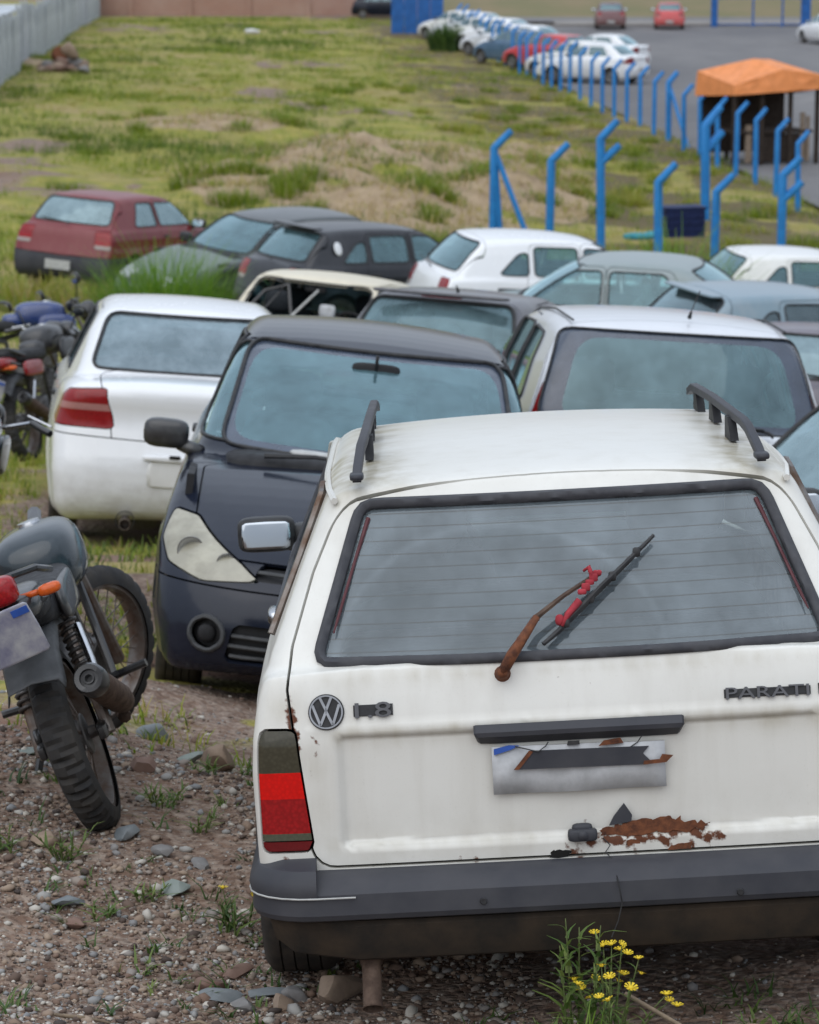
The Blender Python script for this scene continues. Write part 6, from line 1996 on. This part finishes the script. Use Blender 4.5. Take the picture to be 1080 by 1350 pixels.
# ---- cars of the car park (smaller in the picture: fewer polygons, shared meshes)
def far_car(spec, M, label, pnt, name='parked_car', group='cars parked along the blue fence', bumper=None, opts=None):
    r, _ = build_car(spec, M, label, name, 'car', pnt, h=.07, lod=2, group=group, opts=dict(dict(seal=False, cabin=False, glass='glass_far', bumper=bumper), **(opts or {})))
    return r
glass('glass_far', (.10, .14, .16), .55, (.10, .15, .17), patchy=.2)
def recolour(root, frm, to):
    for c in root.children:
        if c.data and len(c.data.materials) and c.data.materials[0] == frm:
            c.material_slots[0].link = 'OBJECT'; c.material_slots[0].material = to
ps = far_car(SEDAN, T(8.55, 110.2, 0) @ RZ(56), 'white saloon at the near end of the row behind the blue posts', 'paint_white')
ph = far_car(HATCH5, T(7.75, 113.6, 0) @ RZ(50), 'white hatchback next behind the white saloon by the blue posts', 'paint_white2')
def place(proto, x, y, yaw, label, col, frm, group='cars parked along the blue fence'):
    c = copy_tree(proto); c.matrix_world = T(x, y, 0) @ RZ(yaw); c['label'] = label; c['group'] = group
    if col: recolour(c, frm, MATS[col])
    return c
W1, W2 = MATS['paint_white'], MATS['paint_white2']
place(ps, 9.3, 118.2, 62, 'white saloon with its boot and red lamp jutting out past the row', None, W1)
place(ph, 7.0, 119.5, 48, 'red-roofed car between the white hatchback and the dark blue one', 'paint_brightred', W2)
place(ph, 5.6, 123.5, 40, 'dark blue hatchback with red tail lamps in the fenced row', 'paint_blue', W2)
place(ps, 6.5, 127.0, 52, 'white saloon in the middle of the fenced row', None, W1)
place(ph, 5.5, 130.5, 50, 'silver hatchback in the middle of the fenced row', 'paint_silver', W2)
place(ps, 5.6, 135.0, 52, 'white saloon deep in the fenced row behind the silver hatchback', None, W1)
place(ph, 4.6, 138.5, 50, 'white hatchback deep in the fenced row, three from its end', None, W2)
place(ps, 4.6, 142.5, 52, 'silver saloon two from the far end of the fenced row', 'paint_silver', W1)
place(ph, 3.7, 146.5, 50, 'pale hatchback last in the fenced row by the blue hoarding', None, W2)
place(ph, 10.65, 158.4, -2, 'wine-red hatchback parked at the far kerb of the car park', 'paint_winered', W2, 'red cars at the far kerb')
place(ph, 13.75, 158.4, -4, 'bright red hatchback parked at the far kerb of the car park', 'paint_brightred', W2, 'red cars at the far kerb')
place(ps, 20.6, 140.5, 18, 'white saloon standing alone on the open asphalt, cut by the frame', None, W1, 'cars on the open asphalt')
place(ph, -3.4, 175.2, -90, 'black car standing in front of the far brick wall', 'paint_black', W2, 'cars by the brick wall')
# ------------------------------------------------------------------ grass, weeds, stones
leafmat('grass_blades', [(0, (.065, .115, .008)), (.3, (.19, .265, .012)), (.55, (.30, .31, .030)), (.78, (.40, .31, .115)), (1, (.48, .37, .21))])
leafmat('weed_leaves', [(0, (.03, .07, .015)), (.5, (.09, .16, .03)), (1, (.20, .25, .06))])
leafmat('fresh_grass', [(0, (.06, .15, .012)), (.5, (.15, .29, .025)), (1, (.28, .38, .06))], trans=.45)
leafmat('petals', [(0, (.55, .38, .01)), (1, (.75, .58, .03))], trans=.3)

def blade_mesh(P, H, Wd, az, lean, tint, rgn, seg=2):
    """P (n,3) roots; each blade is a tapered strip bending over"""
    n = len(P)
    d = np.column_stack([np.cos(az), np.sin(az), np.zeros(n)])
    side = np.column_stack([-np.sin(az), np.cos(az), np.zeros(n)])
    V = []
    for k in range(seg + 1):
        t = k / seg
        c = P + d * (lean * H * t ** 1.8)[:, None] + np.array([0, 0, 1.0]) * (H * (t - .35 * lean * t * t))[:, None]
        w = Wd * (1 - t * .85) / 2
        V.append(c - side * w[:, None]); V.append(c + side * w[:, None])
    m = 2 * (seg + 1)
    Vv = np.stack(V, 1).reshape(-1, 3)
    base = (np.arange(n) * m)[:, None]
    F = np.concatenate([base + np.array([2 * k, 2 * k + 1, 2 * k + 3, 2 * k + 2]) for k in range(seg)])
    return Vv, F, np.repeat(tint, m)

def footprint_free(x, y):
    ok = np.ones(len(x), bool)
    for k, (loc, ya, pi_, ro) in POSE.items():
        c, s = math.cos(R_(ya)), math.sin(R_(ya))
        dx, dy = x - loc[0], y - loc[1]
        t = dx * s + dy * c; sd = dx * c - dy * s
        ok &= ~((t > -.12) & (t < 4.15) & (np.abs(sd) < .90))
    return ok

def build_blades(name, mat, V, F, tint, label, kind='stuff'):
    me = bpy.data.meshes.new(name)
    nv, nf = len(V), len(F)
    me.vertices.add(nv); me.vertices.foreach_set('co', V.astype(np.float32).ravel())
    me.loops.add(nf * 4); me.loops.foreach_set('vertex_index', F.astype(np.int32).ravel())
    me.polygons.add(nf); me.polygons.foreach_set('loop_start', np.arange(0, nf * 4, 4, dtype=np.int32))
    a = me.attributes.new('tint', 'FLOAT', 'POINT'); a.data.foreach_set('value', tint.astype(np.float32))
    me.update(calc_edges=True); me.materials.append(mat)
    return tag(link(name, me), label, None, None, kind)

# field grass: tufts scattered through the wedge the lot opens on
rg = np.random.default_rng(5)
def wedge(n, y0, y1, pw=1.0, margin=1.12):
    y = y0 + (y1 - y0) * rg.random(n) ** pw
    hw = y * .1385 * margin + .6
    return (rg.random(n) * 2 - 1) * hw, y
x, y = wedge(27000, 16, 172, 1.25)
gm2 = grass_mask(x, y)
pt = fbm(x * .16, y * .10, 4, 91)
keep = (rg.random(len(x)) < gm2 * (.35 + .9 * np.clip((pt - .35) / .25, 0, 1))) & footprint_free(x, y) & ((x < fence_x(y) + .5) | (y < 62))
x, y, pt = x[keep], y[keep], pt[keep]
z = gz(x, y)
nb = 11
n = len(x)
r = rg.gamma(2, .07, (n, nb)) * (1 + .006 * y[:, None]); an = rg.random((n, nb)) * 6.283
bx = (x[:, None] + r * np.cos(an)).ravel(); by = (y[:, None] + r * np.sin(an)).ravel(); bz = np.repeat(z, nb) - .02
green = np.clip(.30 + (fbm(x * .3, y * .2, 4, 97) - .5) * 1.7 + .10 * rg.normal(size=n), 0, .9)
bk = np.clip((x - fence_x(y) + 9) / 4, 0, 1) * (y > 46)
green = np.clip(green + .22 * bk, 0, .95)
tall = .09 + .13 * np.clip((.5 - green) / .4, 0, 1) + .05 * rg.random(n)
tall = tall * np.clip((y - 10) / 18, .35, 1)
H = np.repeat(tall, nb) * (.6 + .8 * rg.random(n * nb))
tint = np.clip(np.repeat(green, nb) + .13 * rg.normal(size=n * nb), 0, 1)
wd = (.010 + .00016 * np.repeat(y, nb)) * (.7 + .6 * rg.random(n * nb))
V, F, tt = blade_mesh(np.column_stack([bx, by, bz]), H, wd, rg.random(n * nb) * 6.283, .25 + .6 * rg.random(n * nb), tint, rg)
build_blades('grass', MATS['grass_blades'], V, F, tt, 'rough grass in green and straw patches over the field')

# dry straw standing on the mounds
xs, ys = wedge(9000, 50, 84, 1.0)
dm = np.clip((mound_mask(xs, ys) - .25) / .3, 0, 1)
kp = rg.random(len(xs)) < dm * .9
xs, ys = xs[kp], ys[kp]; ns_ = len(xs); zs = gz(xs, ys)
r = rg.gamma(2, .10, (ns_, 8)); an = rg.random((ns_, 8)) * 6.283
bx = (xs[:, None] + r * np.cos(an)).ravel(); by = (ys[:, None] + r * np.sin(an)).ravel(); bz = np.repeat(zs, 8) - .02
Hs = np.repeat(.10 + .16 * rg.random(ns_), 8) * (.6 + .8 * rg.random(ns_ * 8))
V, F, tt = blade_mesh(np.column_stack([bx, by, bz]), Hs, .026 * (.7 + .6 * rg.random(ns_ * 8)), rg.random(ns_ * 8) * 6.283, .4 + .9 * rg.random(ns_ * 8), np.clip(np.repeat(.86 + .12 * rg.normal(size=ns_), 8) + .08 * rg.normal(size=ns_ * 8), 0, 1), rg)
build_blades('dry_grass', MATS['grass_blades'], V, F, tt, 'dry straw-coloured grass over the earth mounds')

# dense dark clumps between the dry mounds and along the bank
cl = []
for (mx, my, sx, sy, hh) in MOUNDS:
    for k in range(7):
        a = rg.random() * 6.283
        cl.append((mx + math.cos(a) * sx * (.7 + .6 * rg.random()), my + math.sin(a) * sy * (.7 + .6 * rg.random()), .30 + .25 * rg.random(), .25 + .2 * rg.random()))
for k in range(85):
    yy = 44 + 60 * rg.random(); xx = float(fence_x(yy)) - .5 - 9 * rg.random() ** 1.3
    cl.append((xx, yy, .25 + .25 * rg.random(), .25 + .25 * rg.random()))
for k in range(60):
    yy = 40 + 70 * rg.random(); xx = (rg.random() * 2 - 1) * yy * .13
    if xx < fence_x(yy) - 1: cl.append((xx, yy, .18 + .16 * rg.random(), .3 + .4 * rg.random()))
Vs, Fs, Ts = [], [], []
off = 0
for (cx, cy, hh, rad) in cl:
    if not footprint_free(np.array([cx]), np.array([cy]))[0]: continue
    k = int(90 + 160 * rad)
    rr = rad * np.sqrt(rg.random(k)); an = rg.random(k) * 6.283
    px, py = cx + rr * np.cos(an), cy + rr * np.sin(an)
    Pz = gz(px, py) - .02
    hb = hh * (1.1 - .6 * (rr / rad)) * (.6 + .6 * rg.random(k))
    V, F, tt = blade_mesh(np.column_stack([px, py, Pz]), hb, np.full(k, .022) * (.7 + .6 * rg.random(k)), an + rg.normal(0, .6, k), .2 + .7 * rg.random(k), np.clip((.24 if cx < fence_x(cy) - 7 or rg.random() < .6 else .5) + .14 * rg.normal(size=k), 0, 1), rg)
    Vs.append(V); Fs.append(F + off); Ts.append(tt); off += len(V)
build_blades('undergrowth', MATS['grass_blades'], np.vstack(Vs), np.vstack(Fs), np.concatenate(Ts), 'taller dark green clumps among the dry mounds and along the bank')

# short weeds on the bare ground between the near cars
x, y = wedge(5200, 7.6, 22, 1.0, 1.25)
g3 = np.maximum(grass_mask(x, y), .9 * np.clip((fbm(x * 1.6, y * 1.6, 3, 61) - .50) / .1, 0, 1) * np.clip((y - 9.3) / 1.5, 0, 1))
keep = (rg.random(len(x)) < g3) & footprint_free(x, y)
x, y = x[keep], y[keep]; n = len(x); nb = 9
r = rg.gamma(2, .018, (n, nb)); an = rg.random((n, nb)) * 6.283
bx = (x[:, None] + r * np.cos(an)).ravel(); by = (y[:, None] + r * np.sin(an)).ravel()
bz = gz(bx, by) - .005
gr = np.clip(.42 + .2 * rg.normal(size=n), 0, 1)
V, F, tt = blade_mesh(np.column_stack([bx, by, bz]), np.repeat(.04 + .07 * rg.random(n), nb) * (.6 + .8 * rg.random(n * nb)), .006 + .006 * rg.random(n * nb), rg.random(n * nb) * 6.283, .3 + .8 * rg.random(n * nb), np.clip(np.repeat(gr, nb) + .12 * rg.normal(size=n * nb), 0, 1), rg)
build_blades('ground_cover', MATS['grass_blades'], V, F, tt, 'low weeds and thin grass on the bare ground between the cars')

# low green scraps in the shade of the wagon bumper and over the near gravel
x = np.concatenate([.15 + 1.6 * rg.random(420), -1.4 + 1.3 * rg.random(150)]); y = np.concatenate([6.30 + .75 * rg.random(420) ** 1.3, 6.9 + 2.4 * rg.random(150)])
kp = rg.random(len(x)) < np.clip((fbm(x * 5, y * 5, 3, 19) - .42) / .12, 0, 1)
x, y = x[kp], y[kp]; n = len(x); nb = 8
r = rg.gamma(2, .009, (n, nb)); an = rg.random((n, nb)) * 6.283
bx = (x[:, None] + r * np.cos(an)).ravel(); by = (y[:, None] + r * np.sin(an)).ravel(); bz = gz(bx, by) - .004
V, F, tt = blade_mesh(np.column_stack([bx, by, bz]), np.repeat(.025 + .04 * rg.random(n), nb) * (.6 + .8 * rg.random(n * nb)), .005 + .006 * rg.random(n * nb), rg.random(n * nb) * 6.283, .5 + .9 * rg.random(n * nb), np.clip(np.repeat(.4 + .25 * rg.normal(size=n), nb), 0, 1), rg)
build_blades('ground_cover', MATS['weed_leaves'], V, F, tt, 'small green sprigs between the stones by the wagon')

# single tall tufts
def tuft(name, cx, cy, rad, hh, k, label, mat='fresh_grass', wd=.016, t0=.4, cat='grass tuft', zoff=-.02, lean=.5):
    rr = rad * np.sqrt(rg.random(k)); an = rg.random(k) * 6.283
    P = np.column_stack([rr * np.cos(an), rr * np.sin(an), np.zeros(k)])
    gz0 = gz1(cx, cy)
    P[:, 2] = gz(cx + P[:, 0], cy + P[:, 1]) - gz0 + zoff
    V, F, tt = blade_mesh(P, hh * (.5 + .6 * rg.random(k)) * (1.15 - .5 * rr / rad), np.full(k, wd) * (.6 + .8 * rg.random(k)), an + rg.normal(0, .7, k), lean * (.3 + 1.2 * rg.random(k)), np.clip(t0 + .22 * rg.normal(size=k), 0, 1), rg, 3)
    o = build_blades(name, MATS[mat], V, F, tt, label, None)
    o.location = (cx, cy, gz0); o['category'] = cat
    if 'kind' in o: del o['kind']
    return o
tuft('grass_tuft', -2.95, 35.4, .72, 1.45, 1500, 'tall bright green grass tuft growing against the dull green car', wd=.02)
tuft('grass_tuft', 3.25, 36.4, .75, 1.75, 700, 'tall grass tuft behind the bonnet of the white side-on hatchback', wd=.02, t0=.45)
tuft('grass_tuft', -.5, 47.5, .7, .75, 420, 'grass tuft on the slope above the two dark hatchbacks', wd=.022, t0=.3)
tuft('grass_tuft', 2.4, 47.0, .7, .8, 420, 'grass tuft at the foot of the braced blue post', wd=.022, t0=.35)
tuft('grass_tuft', 5.0, 44.0, .6, .8, 420, 'grass tuft in front of the two-armed blue post', wd=.022, t0=.35)
tuft('bush', 6.6, 44.2, .42, .85, 520, 'small dark green bush between the blue posts and the white hatchback roof', mat='weed_leaves', wd=.05, t0=.25, cat='bush', lean=.35)
tuft('bush', 1.7, 137, .75, 1.5, 420, 'small round dark bush on the bank by the far blue posts', mat='weed_leaves', wd=.14, t0=.2, cat='bush', lean=.35)

def weed(x, y, h, stems, label, flowers=0, spread=.5, leaf=.06, name='weed', cat='weed', tint=.5, grassy=0):
    zz = gz1(x, y)
    root = empty(name, T(x, y, zz), label, cat, 'weeds on the stony ground')
    LV, LF, LT = [], [], []; off = 0; tips = []
    for s in range(stems):
        a = rg.random() * 6.283; ln = spread * (.2 + .8 * rg.random()); hh = h * (.6 + .5 * rg.random())
        bx_, by_ = .03 * math.cos(a), .03 * math.sin(a)
        pts = [(bx_ + math.cos(a) * ln * hh * t ** 1.5, by_ + math.sin(a) * ln * hh * t ** 1.5, hh * t * (1 - .12 * ln * t) - .01) for t in np.linspace(0, 1, 6)]
        sv = MB(); sv.tube(pts, [.0035, .003, .0026, .0022, .0018, .0012], 5)
        sv.build('stem', MATS['weed_stem'], root, sharp=None)
        tips.append(pts[-1])
        nl = max(4, int(hh / .018))
        for q in range(nl):
            t = .06 + .9 * q / nl
            i = min(int(t * 5), 4); f_ = t * 5 - i
            P = np.array(pts[i]) * (1 - f_) + np.array(pts[i + 1]) * f_
            ll = leaf * (1.15 - .6 * t) * (.7 + .6 * rg.random())
            V, F, tt = blade_mesh(P[None], np.array([ll]), np.array([ll * (.26 if not grassy else .12)]), np.array([q * 2.4 + rg.random()]), np.array([.9 + .5 * rg.random()]), np.array([np.clip(tint + .2 * rg.normal(), 0, 1)]), rg, 3)
            LV.append(V); LF.append(F + off); LT.append(tt); off += len(V)
    o = build_blades('foliage', MATS['weed_leaves'], np.vstack(LV), np.vstack(LF), np.concatenate(LT), None, 'stuff'); o.parent = root
    if flowers:
        fm = None
        for k in range(flowers):
            t = tips[k % len(tips)]
            cx, cy, cz = (t[0] + rg.normal(0, .022) * (k >= len(tips)), t[1] + rg.normal(0, .022) * (k >= len(tips)), t[2] + rg.normal(0, .016) * (k >= len(tips)))
            if fm is None:
                fb = MB(); fb.sbox((0, 0, .004), (.011, .011, .008), .9, 8, 6)
                for p_ in range(9):
                    a = 2 * math.pi * p_ / 9
                    fb.add([(math.cos(a - .25) * .004, math.sin(a - .25) * .004, .004), (math.cos(a + .25) * .004, math.sin(a + .25) * .004, .004), (math.cos(a + .22) * .014, math.sin(a + .22) * .014, .007), (math.cos(a - .22) * .014, math.sin(a - .22) * .014, .007)], [(0, 1, 2, 3)])
                fm = fb.mesh('flower', MATS['flower_yellow'], sharp=None)
            sc = .7 + .5 * rg.random()
            link('flower', fm, root, T(cx, cy, cz) @ Matrix.Rotation(rg.random() * 6, 4, 'Z') @ RX(rg.uniform(-35, 35)) @ Matrix.Scale(sc, 4))
    return root
plain('weed_stem', (.10, .13, .035), .8, var=.3, scale=30)
plain('flower_yellow', (.72, .52, .02), .6, var=.2, scale=60)
weed(.40, 6.55, .34, 5, 'tall leafy green weed in front of the bumper, left of the yellow flowers', 0, .14, .07, tint=.6)
weed(.47, 6.50, .265, 14, 'weed with small yellow flowers in front of the black bumper', 26, .62, .035, 'flowering_weed', 'flowers', .55)
weed(-.47, 7.72, .13, 6, 'leafy weed with a yellow flower beside the wagon tyre', 2, .4, .06, 'flowering_weed', 'flowers', .4)
for (x, y, h, s_, lb) in ((-1.16, 8.15, .10, 6, 'green weed sprig on the gravel at the edge below the motorcycle'), (-.99, 8.15, .11, 7, 'straggly weed on the gravel below the leaning motorcycle tyre'), (-.76, 8.75, .08, 6, 'small green weed right of the motorcycle tyre'),
        (-.63, 8.55, .07, 5, 'tiny weed midway between motorcycle tyre and tail lamp'), (-.66, 9.25, .06, 5, 'weed sprig on the gravel below the brown block stone'), (-.56, 9.55, .05, 4, 'thin weed sprig beside the brown block stone'), (-.86, 7.80, .05, 5, 'small weed near the flat grey-blue slab'),
        (-.74, 7.95, .05, 5, 'yellowish weed by the pale flat stone'), (-.43, 10.0, .10, 6, 'weed at the black hatchback wheel'), (1.02, 6.60, .12, 9, 'low green weed under the bumper right of the yellow flowers'), (.86, 6.75, .09, 6, 'low weed in the shade under the bumper'), (.44, 6.40, .10, 8, 'low leafy weed at the foot of the yellow flowers'), (.35, 6.6, .10, 6, 'low weed left of the tall leafy weed')):
    weed(x, y, h, s_, lb, 0, .7, .045, tint=.6)
for i, (x, y, h, lb) in enumerate(((-1.18, 12.6, .28, 'leafy weed under the bumper of the white saloon'), (-1.42, 13.3, .30, 'taller leafy weed behind the parked motorcycle wheel'), (-1.0, 13.8, .24, 'weed sprig hanging before the saloon exhaust'), (-1.30, 12.0, .2, 'weed clump between motorcycle and black hatchback'), (-1.62, 14.5, .25, 'weed by the left corner of the saloon bumper'))):
    weed(x, y, h, 7, lb, 0, .45, .06, tint=.75)
tuft('grass_blade_clump', .40, 6.40, .035, .26, 12, 'clump of long grass blades by the yellow flowers', wd=.011, t0=.6, cat='grass tuft', lean=.35)

for i, (x, y) in enumerate(((-5.6, 40.2), (-4.9, 40.5), (-4.2, 40.4), (-3.7, 40.9), (-5.2, 39.6), (-4.4, 39.5))):
    tuft('grass_tuft', x, y, .5, .42, 260, ['straw-coloured grass tuft at the %s of the dark red hatchback' % q for q in ('near corner of the bumper', 'number plate', 'right bumper corner', 'rear wheel', 'grass edge before the plate', 'grass edge before the rear wheel')][i], mat='grass_blades', wd=.02, t0=.6)
# ---- loose stones
def stone_mesh(seed, flat=.6, n=2):
    bm = __import__('bmesh').new(); __import__('bmesh').ops.create_icosphere(bm, subdivisions=n, radius=1)
    r2 = np.random.default_rng(seed)
    pl = r2.normal(size=(14, 3)); pl /= np.linalg.norm(pl, axis=1, keepdims=True); dd = .48 + .34 * r2.random(14)
    V = np.array([v.co[:] for v in bm.verts])
    for a, d in zip(pl, dd):
        e = np.maximum(V @ a - d, 0); V -= e[:, None] * a[None]
    V *= np.array([1, .75 + .3 * r2.random(), flat])
    F = [tuple(v.index for v in f.verts) for f in bm.faces]
    bm.free()
    return V, F
STN = [(-0.19, 7.2, 0.06, 'rock_tan', .8, 'brown boulder at the foot of the exhaust pipe', 1.9), (-0.295, 7.2, 0.04, 'rock_grey', .7, 'grey stone wedged before the wagon tyre', 1.3), (-0.325, 7.13, 0.038, 'rock_tan', .7, 'tan stone in front of the grey one at the wagon tyre', 1.3), (-0.37, 7.25, 0.036, 'rock_blue', .5, 'flat bluish stone lying across the front of the wagon tyre', 2.0),
       (-0.425, 7.15, 0.034, 'rock_grey', .7, 'round grey stone left of the wagon tyre stones', 1.2), (-0.485, 7.22, 0.042, 'rock_blue', .55, 'blue-grey slab left of the wagon tyre', 1.5), (-0.52, 7.32, 0.04, 'rock_red', .55, 'reddish flat stone near the wagon tyre', 1.6), (-0.46, 7.42, 0.036, 'rock_red', .5, 'rusty brown stone beside the wagon rear wheel', 1.5),
       (-0.665, 8, 0.05, 'rock_green', .55, 'pale greenish flat stone in the middle of the gravel', 1.3), (-0.83, 8.4, 0.048, 'rock_blue', .55, 'grey-blue flat stone below the motorcycle tyre', 1.2), (-1.065, 8.25, 0.04, 'rock_tan', .75, 'squarish cream stone on the gravel at the edge', 1.2), (-0.946, 7.86, 0.046, 'rock_blue', .4, 'thin grey slate on the gravel in the corner', 1.6), (-0.917, 7.74, 0.042, 'rock_red', .45, 'long pinkish stone beside the thin slate', 1.7),
       (-0.64, 9.55, 0.075, 'rock_tan', .95, 'brown block-shaped stone between the wagon and the motorcycle', 1.0), (-0.857, 9.15, 0.055, 'rock_red', .7, 'dull reddish stone behind the motorcycle tyre', 1.1), (-0.745, 9.6, 0.05, 'rock_green', .4, 'flat greenish stone left of the brown block stone', 1.5), (-0.667, 9.98, 0.055, 'rock_blue', .5, 'blue-grey stone under the black hatchback bumper', 1.3), (-0.92, 10.25, 0.065, 'rock_blue', .7, 'pale blue-grey stone at the motorcycle front tyre', 1.2),
       (-1.23, 9.25, 0.055, 'rock_green', .2, 'turquoise flat scrap under the motorcycle stand', 1.4), (.62, 6.40, .04, 'rock_tan', .7, 'pinkish stone at the foot of the yellow flowers', 1.4), (-0.72, 8.25, 0.04, 'rock_grey', .6, 'pale grey stone between the two flat stones', 1.2), (-0.6, 8.2, 0.036, 'rock_grey', .45, 'flat light stone among the weeds', 1.5), (.98, 6.42, .035, 'rock_tan', .5, 'tan stone under the far end of the bumper', 1.4)]
for i, (x, y, r, mt, fl, lb, ex) in enumerate(STN):
    V, F = stone_mesh(100 + i, fl, 3)
    V = V * r * np.array([ex, 1, 1])
    me = mesh_from('stone', V, F, MATS[mt], sharp=32)
    o = link('stone', me); o.location = (x, y, gz1(x, y) + r * fl * .45); o.rotation_euler = (R_(rng.uniform(-12, 12)), R_(rng.uniform(-12, 12)), rng.uniform(0, 6.28))
    tag(o, lb, 'stone', 'loose stones on the dirt')
# heap of earth and stones on the field
hp = empty('rubble_heap', T(-12.05, 105.5, gz1(-12.05, 105.5) - .05), 'heap of stones, clods and a rusty drum end high on the field', 'rubble heap')
for i in range(26):
    a = rg.random() * 6.283; q = rg.random() ** .7
    V, F = stone_mesh(300 + i, .8, 2); s_ = .16 + .22 * rg.random()
    mt = ['rock_tan', 'rock_grey', 'rock_red', 'rock_tan'][i % 4]
    link('rock', mesh_from('rock', V * s_, F, MATS[mt], sharp=40), hp, T(math.cos(a) * q * 1.15, math.sin(a) * q * .8, .12 + .35 * (1 - q)))
V, F = stone_mesh(401, .9, 2); link('rock', mesh_from('rock', V * .42, F, MATS['litter_white'] if False else MATS['rock_tan'], sharp=40), hp, T(.05, -.1, .75))
mb = MB(); mb.lathe([(0, .03), (.26, .03), (.28, 0), (.28, -.25), (.25, -.25)], 18, 'Z', T(-.25, -.2, .72) @ RX(60) @ RY(20)); mb.build('drum_end', MATS['rust'], hp)

# ---- gravel
k = 50000
x = np.concatenate([-1.7 + 2.0 * rg.random(int(k * .72)), -1.4 + 3.0 * rg.random(k - int(k * .72))]); y = np.concatenate([6.25 + 3.6 * rg.random(int(k * .72)) ** 1.1, 6.2 + 5.2 * rg.random(k - int(k * .72))])
x = np.concatenate([x, -3.4 + 6.2 * rg.random(22000)]); y = np.concatenate([y, 5.6 + 6.4 * rg.random(22000)]); k = len(x)
fade = np.clip(1 - (np.abs(x + .55) - .75) / 1.5, .25, 1)
pz = fbm(x * 2.5, y * 2.5, 3, 77)
keep = (rg.random(k) < np.clip((pz - .28) / .22, .12, 1)) & (rg.random(k) < fade) & ~((x > -.2) & (y > 7.7)) & ~((y > 9.4) & (rg.random(k) < .6))
x, y = x[keep], y[keep]; k = len(x)
sz = np.clip(.0046 * np.exp(.62 * rg.normal(size=k)), .0022, .026)
z = gz(x, y)
protos = [stone_mesh(500 + i, .7, 1) for i in range(8)]
pid = rg.integers(0, 8, k); an = rg.random(k) * 6.283
Vs, Fs, Ts = [], [], []; off = 0
for i, (pv, pf) in enumerate(protos):
    s_ = np.where(pid == i)[0]
    c, sn = np.cos(an[s_]), np.sin(an[s_])
    VV = pv[None] * sz[s_][:, None, None] * np.stack([.8 + .7 * rg.random(len(s_)), np.ones(len(s_)), .7 + .5 * rg.random(len(s_))], 1)[:, None, :]
    XX = VV[..., 0] * c[:, None] - VV[..., 1] * sn[:, None] + x[s_][:, None]; YY = VV[..., 0] * sn[:, None] + VV[..., 1] * c[:, None] + y[s_][:, None]
    ZZ = VV[..., 2] + (z[s_] + sz[s_] * .25)[:, None]
    Vs.append(np.stack([XX, YY, ZZ], -1).reshape(-1, 3))
    Fs.append((np.array(pf)[None] + (np.arange(len(s_)) * len(pv))[:, None, None]).reshape(-1, 3) + off)
    Ts.append(np.repeat(rg.random(len(s_)), len(pv))); off += len(s_) * len(pv)
V = np.vstack(Vs); F = np.vstack(Fs); tt = np.concatenate(Ts)
me = bpy.data.meshes.new('gravel'); me.vertices.add(len(V)); me.vertices.foreach_set('co', V.astype(np.float32).ravel())
me.loops.add(len(F) * 3); me.loops.foreach_set('vertex_index', F.astype(np.int32).ravel()); me.polygons.add(len(F)); me.polygons.foreach_set('loop_start', np.arange(0, len(F) * 3, 3, dtype=np.int32))
a = me.attributes.new('tint', 'FLOAT', 'POINT'); a.data.foreach_set('value', tt.astype(np.float32)); me.update(calc_edges=True)
leafmat('gravel', [(0, (.05, .038, .033)), (.3, (.17, .11, .08)), (.55, (.30, .225, .165)), (.78, (.20, .205, .21)), (.96, (.48, .44, .38))], trans=0.0, rough=.9)
me.materials.append(MATS['gravel'])
tag(link('gravel', me), 'pebbles and grit strewn over the bare dirt', None, None, 'stuff')
# dry sticks
for (a, b_, c_, lb) in (((.50, 6.48, .16), (.68, 6.30, .10), (.86, 6.14, .05), 'dry stalk leaning past the yellow flowers'), ((.80, 6.62, .05), (.95, 6.60, .04), (1.15, 6.55, .03), 'thin dry twig under the bumper'), ((-.58, 6.95, .01), (-.52, 6.93, .03), (-.44, 6.90, .01), 'short twig by the wagon tyre stones'), ((-.90, 6.95, .0), (-.80, 6.90, .012), (-.72, 6.92, .004), 'pale twig lying on the gravel')):
    mb = MB(); P = [Vector(q) for q in (a, b_, c_)]
    pts = [(p.x, p.y, gz1(p.x, p.y) + p.z) for p in P]
    mb.tube(pts, [.006, .005, .003], 6); tag(mb.build('twig', MATS['twig'], sharp=None), lb, 'twig', 'dry twigs on the ground')
